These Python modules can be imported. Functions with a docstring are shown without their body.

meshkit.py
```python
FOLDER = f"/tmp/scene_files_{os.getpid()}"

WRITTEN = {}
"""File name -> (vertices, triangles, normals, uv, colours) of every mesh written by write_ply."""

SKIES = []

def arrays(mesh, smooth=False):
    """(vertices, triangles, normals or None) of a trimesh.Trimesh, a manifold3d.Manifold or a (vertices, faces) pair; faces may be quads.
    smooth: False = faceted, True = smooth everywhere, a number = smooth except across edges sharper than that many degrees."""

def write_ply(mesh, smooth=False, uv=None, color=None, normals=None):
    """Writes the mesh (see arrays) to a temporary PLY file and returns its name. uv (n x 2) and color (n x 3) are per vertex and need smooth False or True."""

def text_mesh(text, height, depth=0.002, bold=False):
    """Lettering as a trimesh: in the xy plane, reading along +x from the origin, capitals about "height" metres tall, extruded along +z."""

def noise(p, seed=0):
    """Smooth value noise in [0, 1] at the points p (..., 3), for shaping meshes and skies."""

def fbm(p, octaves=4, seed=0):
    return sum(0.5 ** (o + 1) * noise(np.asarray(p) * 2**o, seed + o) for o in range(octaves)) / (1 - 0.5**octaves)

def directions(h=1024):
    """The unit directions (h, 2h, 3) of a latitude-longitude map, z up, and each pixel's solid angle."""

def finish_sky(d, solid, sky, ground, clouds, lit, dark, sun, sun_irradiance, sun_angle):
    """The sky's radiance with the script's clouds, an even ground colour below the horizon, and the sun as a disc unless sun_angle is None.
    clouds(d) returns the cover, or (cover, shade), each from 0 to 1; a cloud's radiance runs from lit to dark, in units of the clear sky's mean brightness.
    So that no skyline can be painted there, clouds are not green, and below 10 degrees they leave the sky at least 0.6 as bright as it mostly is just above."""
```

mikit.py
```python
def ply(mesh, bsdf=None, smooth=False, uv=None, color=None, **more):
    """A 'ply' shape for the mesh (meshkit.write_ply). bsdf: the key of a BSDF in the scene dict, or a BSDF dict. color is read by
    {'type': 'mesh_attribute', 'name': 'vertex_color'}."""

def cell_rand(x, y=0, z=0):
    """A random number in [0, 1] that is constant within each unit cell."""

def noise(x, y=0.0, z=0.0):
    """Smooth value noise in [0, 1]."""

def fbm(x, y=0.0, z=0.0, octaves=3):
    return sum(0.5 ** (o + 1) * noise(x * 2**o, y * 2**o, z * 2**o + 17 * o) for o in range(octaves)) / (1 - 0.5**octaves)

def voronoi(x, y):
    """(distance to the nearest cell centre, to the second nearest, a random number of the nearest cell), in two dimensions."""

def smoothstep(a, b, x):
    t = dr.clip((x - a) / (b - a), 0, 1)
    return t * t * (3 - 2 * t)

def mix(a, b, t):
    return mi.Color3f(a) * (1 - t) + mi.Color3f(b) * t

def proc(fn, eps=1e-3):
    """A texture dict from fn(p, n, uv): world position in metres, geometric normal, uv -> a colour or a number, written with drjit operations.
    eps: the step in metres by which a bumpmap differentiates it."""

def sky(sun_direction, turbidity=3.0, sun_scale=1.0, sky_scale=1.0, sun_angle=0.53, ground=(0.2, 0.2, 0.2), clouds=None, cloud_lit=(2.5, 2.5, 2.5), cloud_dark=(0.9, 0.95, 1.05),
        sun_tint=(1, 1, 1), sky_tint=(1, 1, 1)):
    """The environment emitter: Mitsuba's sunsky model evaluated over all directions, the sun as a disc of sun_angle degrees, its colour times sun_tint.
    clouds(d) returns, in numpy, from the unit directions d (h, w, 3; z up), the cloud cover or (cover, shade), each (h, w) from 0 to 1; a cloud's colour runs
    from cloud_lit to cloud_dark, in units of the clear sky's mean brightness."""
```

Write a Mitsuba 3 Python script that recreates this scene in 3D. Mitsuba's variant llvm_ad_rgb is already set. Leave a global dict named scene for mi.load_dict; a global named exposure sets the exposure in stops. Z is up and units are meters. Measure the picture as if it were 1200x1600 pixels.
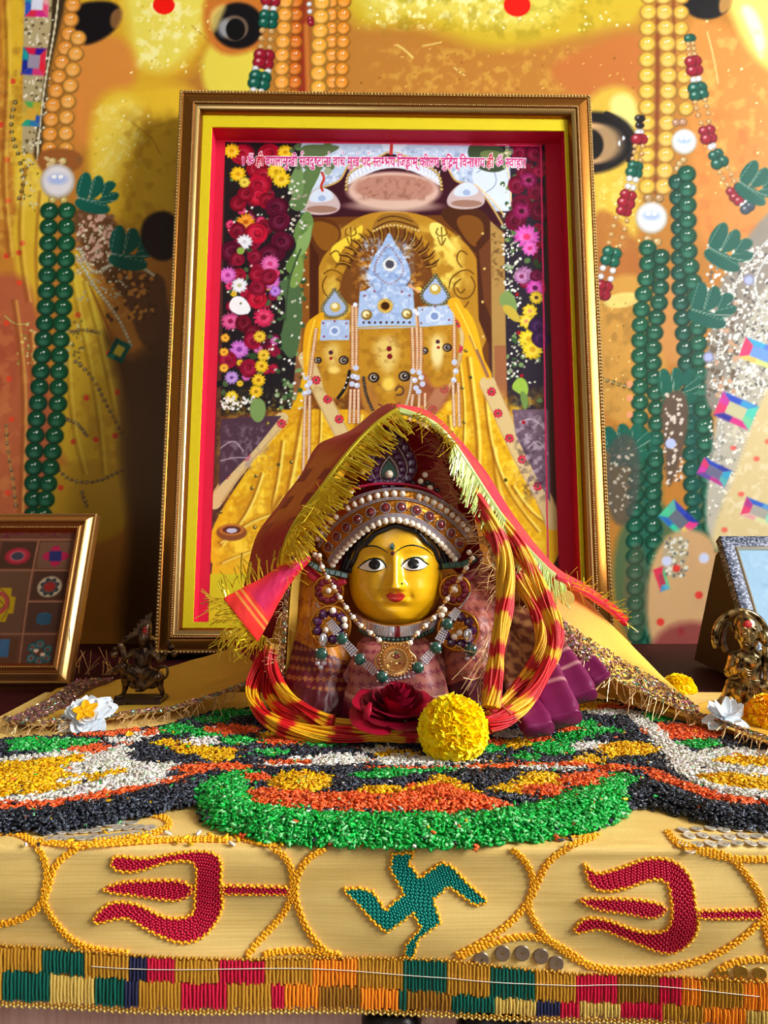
import math, numpy as np, trimesh, mitsuba as mi, mikit, meshkit, drjit as dr
from mikit import proc, noise, fbm, voronoi, cell_rand, smoothstep, mix
T = mi.ScalarTransform4f
scene, labels = {}, {}
RNG = np.random.default_rng(7)

# ------------------------------------------------------------------ camera, light, exposure
TABLE = 0.75                       # height of the altar top
FOC, EYE = 1155.0, 0.975           # focal length in pixels of the 1200 x 1600 frame, height of the lens
scene['camera'] = {'type': 'perspective', 'fov': 2 * math.degrees(math.atan(600 / FOC)), 'fov_axis': 'x', 'near_clip': 0.01, 'far_clip': 30,
                   'to_world': T().look_at(origin=[0, 0, EYE], target=[0, 1, EYE], up=[0, 0, 1])}
exposure = -0.85


def quad_light(name, c, ux, uy, rgb):
    """A bright pane: centre, half edge vectors; shines along ux x uy."""
    m = np.eye(4)
    m[:3, 0], m[:3, 1] = ux, uy
    n = np.cross(ux, uy)
    m[:3, 2], m[:3, 3] = n / np.linalg.norm(n), c
    scene[name] = {'type': 'rectangle', 'to_world': T(m.tolist()), 'emitter': {'type': 'area', 'radiance': {'type': 'rgb', 'value': rgb}},
                   'bsdf': {'type': 'diffuse', 'reflectance': {'type': 'rgb', 'value': 0.5}}}
    labels[name] = {'kind': 'structure'}


# daylight: a tall frosted window in the right wall, ahead of the altar, and the open doorway behind the camera
quad_light('window_1', [2.48, -0.45, 2.25], [0, -0.6, 0], [0, 0, 0.75], [60, 60, 59])
quad_light('window_2', [-0.55, -2.38, 1.35], [-0.5, 0, 0], [0, 0, 1.0], [2.2, 2.2, 2.3])


# ------------------------------------------------------------------ helpers
def lin(c):
    if isinstance(c, str):
        c = [int(c[i:i + 2], 16) / 255 for i in (0, 2, 4)]
    c = np.asarray(c, float)
    return np.where(c <= 0.04045, c / 12.92, ((np.maximum(c, 0) + 0.055) / 1.055) ** 2.4)


def lc(c):
    return [float(x) for x in lin(c)]


def rgb(c):
    return {'type': 'rgb', 'value': [float(x) for x in lin(c)]}


def mat(name, c, rough=0.5, metal=0.0, **more):
    b = {'type': 'principled', 'base_color': rgb(c) if isinstance(c, (str, list, tuple)) else c, 'roughness': rough, 'metallic': metal}
    b.update(more)
    scene[name] = {'type': 'twosided', 'bsdf': b}
    return name


def vmat(name, rough=0.5, metal=0.0, **more):
    return mat(name, {'type': 'mesh_attribute', 'name': 'vertex_color'}, rough, metal, **more)


COUNT = {}


def key(name):
    """The key, or the key with the next three-digit number when it is taken."""
    n = COUNT.get(name, -1) + 1
    COUNT[name] = n
    return name if n == 0 else f'{name}_{n:03d}'


def tag(k, label=None, cat=None, group=None, kind=None):
    d = labels.setdefault(k, {})
    for a, b in (('label', label), ('category', cat), ('group', group), ('kind', kind)):
        if b:
            d[a] = b
    return k


def obj(name, mesh, bsdf, parent=None, smooth=False, color=None, uv=None, label=None):
    """One entry of the scene: a mesh (or a shape dict made before) under its parent's key."""
    k = key(f'{parent}__{name}' if parent else name)
    scene[k] = dict(mesh) if isinstance(mesh, dict) else mikit.ply(mesh, bsdf, smooth=smooth, color=color, uv=uv)
    if label:
        tag(k, label)
    return k


def put(name, shape, m, parent=None, label=None):
    """A copy of a shape dict under a 4 x 4 placement."""
    k = key(f'{parent}__{name}' if parent else name)
    scene[k] = {**shape, 'to_world': T(np.asarray(m, float).tolist())}
    if label:
        tag(k, label)
    return k


def thing(name, label, cat, group=None):
    k = key(name)
    tag(k, label, cat, group)
    return k


def struct(name, mesh, bsdf, smooth=False):
    k = obj(name, mesh, bsdf, smooth=smooth)
    tag(k, kind='structure')
    return k


def at(px, py, y):
    """The point at depth y (metres from the lens) that the photograph shows at pixel px, py."""
    return np.array([(px - 600) / FOC * y, y, EYE - (py - 800) / FOC * y])


def ats(pts, y=None):
    """Points from (px, py, depth) rows, or from (px, py) rows at one depth."""
    return np.array([at(p[0], p[1], p[2] if y is None else y) for p in pts])


def spline(p, n=40, closed=False):
    """A smooth curve (Catmull-Rom, by chord length) of n points through the rows of p."""
    from scipy.interpolate import PchipInterpolator, CubicSpline
    p = np.asarray(p, float)
    if closed:
        p = np.vstack([p, p[:1]])
    d = np.r_[0, np.cumsum(np.maximum(np.linalg.norm(np.diff(p, axis=0), axis=1), 1e-9) ** 0.6)]
    t = np.linspace(0, d[-1], n + closed)[:n]
    if len(p) == 2:
        return p[0] + (p[1] - p[0]) * (t / d[-1])[:, None]
    return CubicSpline(d, p, bc_type='periodic' if closed else 'natural')(t)


def even(p, step=None, n=None):
    """The polyline p resampled at even arc length."""
    p = np.asarray(p, float)
    d = np.r_[0, np.cumsum(np.linalg.norm(np.diff(p, axis=0), axis=1))]
    n = n or max(2, int(round(d[-1] / step)) + 1)
    t = np.linspace(0, d[-1], n)
    return np.stack([np.interp(t, d, p[:, k]) for k in range(p.shape[1])], 1)


def frames(p, up=(0, 0, 1)):
    p = np.asarray(p, float)
    t = np.gradient(p, axis=0)
    t /= np.maximum(np.linalg.norm(t, axis=1, keepdims=True), 1e-12)
    a = np.asarray(up, float)
    out = []
    if abs(t[0] @ a) > 0.95:
        a = np.array([1.0, 0.1, 0])
    for k in t:
        a = a - (a @ k) * k
        a = a / max(np.linalg.norm(a), 1e-9)
        out.append(a)
    n = np.array(out)
    return t, n, np.cross(t, n)


def tube(p, r, sides=8, closed=False, squash=1.0, up=(0, 0, 1), caps=True):
    """A round tube along the points p; r a number or one per point. Vertex i*sides+j belongs to point i."""
    p = np.asarray(p, float)
    n = len(p)
    if closed:
        t, a, b = frames(np.vstack([p[-2:], p, p[:2]]), up)
        a, b = a[2:-2], b[2:-2]
    else:
        t, a, b = frames(p, up)
    r = np.broadcast_to(np.asarray(r, float), (n,))
    g = np.arange(sides) / sides * 2 * np.pi
    v = p[:, None] + r[:, None, None] * (np.cos(g)[None, :, None] * a[:, None] * squash + np.sin(g)[None, :, None] * b[:, None])
    v = v.reshape(-1, 3)
    i, j = np.meshgrid(np.arange(n if closed else n - 1), np.arange(sides), indexing='ij')
    i2, j2 = (i + 1) % n, (j + 1) % sides
    f = np.stack([i * sides + j, i * sides + j2, i2 * sides + j2, i2 * sides + j], -1).reshape(-1, 4)
    f = np.vstack([f[:, [0, 1, 2]], f[:, [0, 2, 3]]])
    if caps and not closed:
        v = np.vstack([v, p[:1], p[-1:]])
        j = np.arange(sides)
        f = np.vstack([f, np.stack([(j + 1) % sides, j, j * 0 + n * sides], 1), np.stack([(n - 1) * sides + j, (n - 1) * sides + (j + 1) % sides, j * 0 + n * sides + 1], 1)])
    return v, f


def join(parts):
    """Several (vertices, triangles) as one."""
    v, f, at_ = [], [], 0
    for a, b in parts:
        v.append(np.asarray(a)); f.append(np.asarray(b) + at_); at_ += len(a)
    return np.vstack(v), np.vstack(f)


def vf(m):
    return np.array(m.vertices), np.array(m.faces)


def grid(fn, nu, nv, wrap=False):
    """A sheet: fn(u, v) with u, v arrays in [0, 1] -> points."""
    u, v = np.meshgrid(np.linspace(0, 1, nu), np.linspace(0, 1, nv), indexing='ij')
    p = np.asarray(fn(u, v)).reshape(nu * nv, 3)
    return p, gridfaces(nu, nv)


def gridfaces(nu, nv):
    i, j = np.meshgrid(np.arange(nu - 1), np.arange(nv - 1), indexing='ij')
    a = (i * nv + j).ravel()
    return np.vstack([np.stack([a, a + nv, a + nv + 1], 1), np.stack([a, a + nv + 1, a + 1], 1)])


def thick(vfm, t):
    """A closed shell from an open sheet, t metres thick (towards minus the normal)."""
    v, f = vfm
    n = meshkit.arrays((v, f), True)[2]
    m = trimesh.Trimesh(v, f, process=False)
    e = np.sort(m.edges, axis=1)
    _, idx, cnt = np.unique(e, axis=0, return_index=True, return_counts=True)
    b = m.edges[idx[cnt == 1]]
    k = len(v)
    return np.vstack([v, v - n * t]), np.vstack([f, f[:, ::-1] + k, np.stack([b[:, 1], b[:, 0], b[:, 0] + k], 1), np.stack([b[:, 1], b[:, 0] + k, b[:, 1] + k], 1)])


def ball(r=1.0, n=2):
    return trimesh.creation.icosphere(subdivisions=n, radius=r)


def rbox(lo, hi, r=0.002):
    """A box with bevelled edges."""
    import manifold3d as m3
    lo, hi = np.asarray(lo, float), np.asarray(hi, float)
    r = min(r, (hi - lo).min() * 0.45)
    pts = []
    for s in np.ndindex(2, 2, 2):
        c = np.where(s, hi, lo)
        d = np.where(s, -1, 1) * r
        for k in range(3):
            q = c + d
            q[k] = c[k]
            pts.append(q)
    m = m3.Manifold.hull_points(np.array(pts)).to_mesh()
    return m.vert_properties[:, :3].astype(float), np.array(m.tri_verts)


def lathe(prof, n=24, axis=2):
    """Revolved (r, z) profile about z."""
    prof = np.asarray(prof, float)
    g = np.arange(n) / n * 2 * np.pi
    v = np.stack([prof[:, :1] * np.cos(g), prof[:, :1] * np.sin(g), np.broadcast_to(prof[:, 1:], (len(prof), n))], -1).reshape(-1, 3)
    i, j = np.meshgrid(np.arange(len(prof) - 1), np.arange(n), indexing='ij')
    j2 = (j + 1) % n
    f = np.stack([i * n + j, i * n + j2, (i + 1) * n + j2, (i + 1) * n + j], -1).reshape(-1, 4)
    return v, np.vstack([f[:, [0, 1, 2]], f[:, [0, 2, 3]]])


def move(m, d=(0, 0, 0), s=1.0):
    return np.asarray(m[0]) * s + np.asarray(d), m[1]


def pose(c, x=(1, 0, 0), z=(0, 0, 1), s=1.0):
    """A 4 x 4 placement at c whose local z points along z and local x near x, scaled by s."""
    z = np.asarray(z, float) / np.linalg.norm(z)
    x = np.asarray(x, float) - (np.asarray(x, float) @ z) * z
    if np.linalg.norm(x) < 1e-6:
        x = np.cross(z, [0.3, 0.5, 0.8])
    x /= np.linalg.norm(x)
    m = np.eye(4)
    m[:3, 0], m[:3, 1], m[:3, 2], m[:3, 3] = x, np.cross(z, x), z, c
    m[:3, :3] *= s
    return m


def hulls(joints, bones):
    """One body: the union of the hulls of spheres (x, y, z, r) at both ends of every bone, remeshed smooth."""
    import manifold3d as m3

    def s(j):
        x, y, z, r = joints[j]
        return m3.Manifold.sphere(r, 14).translate((x, y, z))
    parts = [m3.Manifold.batch_hull([s(k) for k in b]) for b in bones]
    return m3.Manifold.batch_boolean(parts, m3.OpType.Add)


def soften(man, edge=0.002, it=6):
    m = man.refine_to_length(edge).to_mesh()
    t = trimesh.Trimesh(m.vert_properties[:, :3].astype(float), m.tri_verts)
    trimesh.smoothing.filter_taubin(t, iterations=it)
    return vf(t)


class Ink:
    """Colour print on a flat sheet: shapes laid over one another in the sheet's own coordinates, read at its grid points."""

    def __init__(self, xs, ys, base):
        self.xs, self.ys = np.asarray(xs), np.asarray(ys)
        self.c = np.empty((len(xs), len(ys), 3))
        self.c[:] = hexc(base)

    def box(self, x0, x1, y0, y1):
        i0, i1 = np.searchsorted(self.xs, [x0, x1])
        j0, j1 = np.searchsorted(self.ys, [y0, y1])
        if i1 <= i0 or j1 <= j0:
            return None
        return slice(i0, i1), slice(j0, j1), self.xs[i0:i1, None], self.ys[None, j0:j1]

    def lay(self, b, cover, color):
        c = self.c[b[0], b[1]]
        self.c[b[0], b[1]] = c + (color - c) * cover[..., None]

    def ell(self, x, y, rx, ry, color, ang=0.0, soft=0.12, alpha=1.0):
        R = max(rx, ry) * (1 + soft) + 1
        b = self.box(x - R, x + R, y - R, y + R)
        if b is None:
            return
        ca, sa = math.cos(ang), math.sin(ang)
        X, Y = b[2] - x, b[3] - y
        d = np.sqrt(((X * ca + Y * sa) / rx) ** 2 + ((-X * sa + Y * ca) / ry) ** 2)
        s = max(soft, 0.9 / max(min(rx, ry), 0.5))
        self.lay(b, np.clip((1 + s / 2 - d) / s, 0, 1) * alpha, hexc(color))

    def poly(self, pts, color, soft=1.2, alpha=1.0):
        p = np.asarray(pts, float)
        m = soft + 1
        b = self.box(p[:, 0].min() - m, p[:, 0].max() + m, p[:, 1].min() - m, p[:, 1].max() + m)
        if b is None:
            return
        X, Y = np.broadcast_arrays(b[2], b[3])
        inside = np.zeros(X.shape, bool)
        d2 = np.full(X.shape, 1e9)
        for a, e in zip(p, np.roll(p, -1, 0)):
            if a[1] != e[1]:
                c = (a[1] > Y) != (e[1] > Y)
                inside ^= c & (X < (e[0] - a[0]) * (Y - a[1]) / (e[1] - a[1]) + a[0])
            ex, ey = e - a
            h = np.clip(((X - a[0]) * ex + (Y - a[1]) * ey) / max(ex * ex + ey * ey, 1e-9), 0, 1)
            d2 = np.minimum(d2, (X - a[0] - h * ex) ** 2 + (Y - a[1] - h * ey) ** 2)
        d = np.sqrt(d2) * np.where(inside, -1, 1)
        self.lay(b, np.clip(0.5 - d / soft, 0, 1) * alpha, hexc(color))

    def line(self, pts, w, color, soft=1.0, alpha=1.0):
        p = np.asarray(pts, float)
        m = w + soft + 1
        b = self.box(p[:, 0].min() - m, p[:, 0].max() + m, p[:, 1].min() - m, p[:, 1].max() + m)
        if b is None:
            return
        X, Y = np.broadcast_arrays(b[2], b[3])
        d2 = np.full(X.shape, 1e9)
        for a, e in zip(p[:-1], p[1:]):
            ex, ey = e - a
            h = np.clip(((X - a[0]) * ex + (Y - a[1]) * ey) / max(ex * ex + ey * ey, 1e-9), 0, 1)
            d2 = np.minimum(d2, (X - a[0] - h * ex) ** 2 + (Y - a[1] - h * ey) ** 2)
        self.lay(b, np.clip(0.5 + (w / 2 - np.sqrt(d2)) / soft, 0, 1) * alpha, hexc(color))


def hexc(c):
    return np.array([int(c[i:i + 2], 16) / 255 for i in (0, 2, 4)]) if isinstance(c, str) else np.asarray(c, float)

# ------------------------------------------------------------------ the room
WALL = 1.316
mat('m_wall', '7c6f5e', 0.9); mat('m_floor', '463a30', 0.5); mat('m_ceiling', '8c867a', 0.9)


def slab(lo, hi):
    return vf(trimesh.creation.box(bounds=[lo, hi]))


struct('wall_back', slab([-1.9, WALL + 0.004, 0], [2.6, WALL + 0.1, 3.1]), 'm_wall')
struct('floor', slab([-1.9, -2.5, -0.1], [2.6, WALL + 0.1, 0]), 'm_floor')
struct('ceiling', slab([-1.9, -2.5, 3.1], [2.6, WALL + 0.1, 3.2]), 'm_ceiling')
struct('wall_left', slab([-1.9, -2.5, 0], [-1.8, WALL + 0.1, 3.1]), 'm_wall')
struct('wall_right', join([slab([2.5, -2.5, 0], [2.6, -1.05, 3.1]), slab([2.5, 0.15, 0], [2.6, WALL + 0.1, 3.1]), slab([2.5, -1.05, 0], [2.6, 0.15, 1.5]), slab([2.5, -1.05, 3.0], [2.6, 0.15, 3.1])]), 'm_wall')
struct('wall_front', join([slab([-1.9, -2.5, 0], [-1.05, -2.4, 3.1]), slab([-0.05, -2.5, 0], [2.6, -2.4, 3.1]), slab([-1.05, -2.5, 2.35], [-0.05, -2.4, 3.1]), slab([-1.05, -2.5, 0], [-0.05, -2.4, 0.35])]), 'm_wall')

# ------------------------------------------------------------------ the altar table
def wood_col(p, n, uv):
    g = fbm(p.x * 14, p.y * 14, p.z * 260, 3)
    k = noise(p.x * 3, p.y * 3, p.z * 40)
    return mix(lc('a5705f'), lc('e0aa98'), dr.clip(g * 0.8 + k * 0.35 - 0.1, 0, 1))


def grain_col(p, n, uv):
    g = fbm(p.x * 300, p.y * 30, p.z * 12, 3)
    return mix(lc('c48e80'), lc('f2c8ba'), dr.clip(g * 1.3 - 0.1, 0, 1))


mat('m_wood', proc(grain_col), 0.45)
mat('m_dark_wood', '340a10', 0.6, specular=0.15)
mat('m_handle', '2b2728', 0.3, 0.7)
mat('m_chrome', 'd8d8dc', 0.15, 1.0)
table = thing('altar_table', 'pinkish brown wooden altar table under the yellow embroidered cloth', 'table')
obj('top', rbox([-0.75, 0.505, 0.722], [0.75, 1.27, 0.749], 0.003), 'm_dark_wood', table, label='dark maroon table top')
obj('apron', rbox([-0.74, 0.512, 0.50], [0.74, 0.53, 0.722], 0.002), 'm_wood', table)
for x in (-0.72, 0.68):
    for y in (0.53, 1.2):
        obj('leg', rbox([x, y, 0.0], [x + 0.04, y + 0.04, 0.722], 0.003), 'm_wood', table)
obj('side_panel', rbox([-0.74, 0.53, 0.5], [-0.722, 1.25, 0.722], 0.002), 'm_wood', table)
obj('side_panel', rbox([0.722, 0.53, 0.5], [0.74, 1.25, 0.722], 0.002), 'm_wood', table)
for px, w, m in ((612, 0.030, 'm_handle'), (775, 0.040, 'm_handle')):
    x = (px - 600) / FOC * 0.5
    c = np.linspace(0, np.pi, 15)
    path = np.stack([x + w / 2 * -np.cos(c), 0.512 - 0.014 * np.sin(c) ** 0.6, 0.6235 + 0.004 * np.sin(c)], 1)
    h = obj('drawer_handle', tube(path, 0.006, 10, squash=1.5), m, table, 30, label='dark metal drawer handle')

# ------------------------------------------------------------------ framed pictures
mat('m_gilt_band', 'a86e2e', 0.28, 0.92)
mat('m_gilt', 'c08038', 0.27, 0.95)
mat('m_gilt_dark', '8a5524', 0.35, 0.9)
mat('m_gilt_bright', 'e2bf7c', 0.22, 0.95)
mat('m_mat_yellow', 'd9c400', 0.75)
mat('m_mat_red', 'c60034', 0.7)
mat('m_backing', '3a2a1c', 0.9)
vmat('m_print', 0.35, specular=0.2)


class Frame:
    """A picture frame: local x across, y up the picture, z out of its face; w by h metres over the moulding."""

    def __init__(self, k, w, h, m, y0=0.0):
        self.k, self.w, self.h, self.m, self.y0 = k, w, h, np.asarray(m, float), y0

    def pt(self, p):
        return np.asarray(p, float) @ self.m[:3, :3].T + self.m[:3, 3]

    def moulding(self, prof, bsdf, name, smooth=35):
        """Four mitred lengths; prof rows (inset from the outer edge, z)."""
        prof = np.asarray(prof, float)
        w, h = self.w / 2, self.h
        for side in range(4):
            rows = []
            for d, z in prof:
                c = [(-w + d, self.y0 + d), (w - d, self.y0 + d), (w - d, h - d), (-w + d, h - d)]
                a, b = c[side], c[(side + 1) % 4]
                rows.append([[*a, z], [*b, z]])
            v = np.array(rows).reshape(-1, 3)
            f = gridfaces(len(prof), 2)
            obj(name, (self.pt(v), f[:, ::-1]), bsdf, self.k, smooth)

    def beads(self, d, z, r, step, bsdf, name, squash=1.0, n=1):
        """A row of small beads round the frame at inset d."""
        b = vf(ball(1, n))
        w, h = self.w / 2, self.h
        c = [(-w + d, self.y0 + d), (w - d, self.y0 + d), (w - d, h - d), (-w + d, h - d), (-w + d, self.y0 + d)]
        parts = []
        for p, q in zip(c, c[1:]):
            m = int(math.dist(p, q) / step)
            for t in (np.arange(m) + 0.5) / m:
                x, y = p[0] + (q[0] - p[0]) * t, p[1] + (q[1] - p[1]) * t
                parts.append((b[0] * r * [1, 1, squash] + [x, y, z], b[1]))
        v, f = join(parts)
        tag(obj(name, (self.pt(v), f), bsdf, self.k, True), kind='stuff')

    def panel(self, name, lo, hi, z, t, bsdf, hole=None):
        """A flat board from lo to hi, its face at z; hole = (lo, hi) cut out of it."""
        if hole is None:
            v, f = vf(trimesh.creation.box(bounds=[[*lo, z - t], [*hi, z]]))
            return obj(name, (self.pt(v), f), bsdf, self.k)
        (a, b), (c, d), (e, g), (i, j) = lo, hi, *hole
        out = []
        for q in (([a, b], [c, g]), ([a, j], [c, d]), ([a, g], [e, j]), ([i, g], [c, j])):
            out.append(vf(trimesh.creation.box(bounds=[[*q[0], z - t], [*q[1], z]])))
        v, f = join(out)
        return obj(name, (self.pt(v), f), bsdf, self.k)


def euler(c, lean, yaw=0.0, roll=0.0):
    """Placement of a picture that leans back by lean, turned by yaw about the vertical, roll in its own plane (radians)."""
    x = np.array([1.0, 0, 0]); y = np.array([0, math.sin(lean), math.cos(lean)])
    cr, sr = math.cos(roll), math.sin(roll)
    x, y = x * cr + y * sr, y * cr - x * sr
    cy, sy = math.cos(yaw), math.sin(yaw)
    R = np.array([[cy, -sy, 0], [sy, cy, 0], [0, 0, 1]])
    x, y = R @ x, R @ y
    m = np.eye(4)
    m[:3, 0], m[:3, 1], m[:3, 2], m[:3, 3] = x, y, np.cross(x, y), c
    return m


BIG = euler([0.0025, 1.12, 0.7525], math.radians(8.33), math.radians(0.9), math.radians(-0.2))
frame = thing('framed_picture', 'large gilt framed print with yellow and crimson mounts behind the idol', 'picture')
F = Frame(frame, 0.7015, 0.947, BIG, 0.0065)
F.moulding([(0, -0.052), (0, -0.004), (0.002, 0.0), (0.0065, 0.0005)], 'm_gilt_bright', 'outer_edge')
F.moulding([(0.0065, 0.0005), (0.008, -0.001), (0.0105, 0.0), (0.015, 0.0013), (0.0205, 0.0025), (0.0225, 0.0025)], 'm_gilt_band', 'raised_band', 50)
F.moulding([(0.0225, 0.0025), (0.0245, 0.004), (0.0275, 0.004), (0.029, 0.0022)], 'm_gilt_dark', 'carved_band')
F.moulding([(0.029, 0.0022), (0.031, 0.0022), (0.0345, 0.0006), (0.036, -0.001)], 'm_gilt_bright', 'inner_slope')
F.moulding([(0.036, -0.001), (0.037, -0.003), (0.0385, -0.0045), (0.04, -0.012)], 'm_gilt_dark', 'inner_lip')
F.beads(0.026, 0.0045, 0.0017, 0.0038, 'm_gilt_bright', 'carving', 0.7)
F.beads(0.0035, 0.0008, 0.0021, 0.0056, 'm_gilt_bright', 'beading')
F.panel('yellow_mount', (-0.3145, 0.03), (0.3145, 0.917), -0.0105, 0.003, 'm_mat_yellow', ((-0.2955, 0.055), (0.305, 0.886)))
for lo, hi in (((-0.302, 0.04), (-0.2955, 0.90)), ((0.305, 0.04), (0.311, 0.90)), ((-0.302, 0.886), (0.311, 0.892)), ((-0.302, 0.049), (0.311, 0.055))):
    F.panel('spacer', lo, hi, -0.0135, 0.0325, 'm_mat_red')
F.panel('crimson_mount', (-0.312, 0.03), (0.312, 0.91), -0.045, 0.002, 'm_mat_red')
F.panel('back_board', (-0.345, 0.0125), (0.345, 0.941), -0.048, 0.003, 'm_backing')

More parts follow.
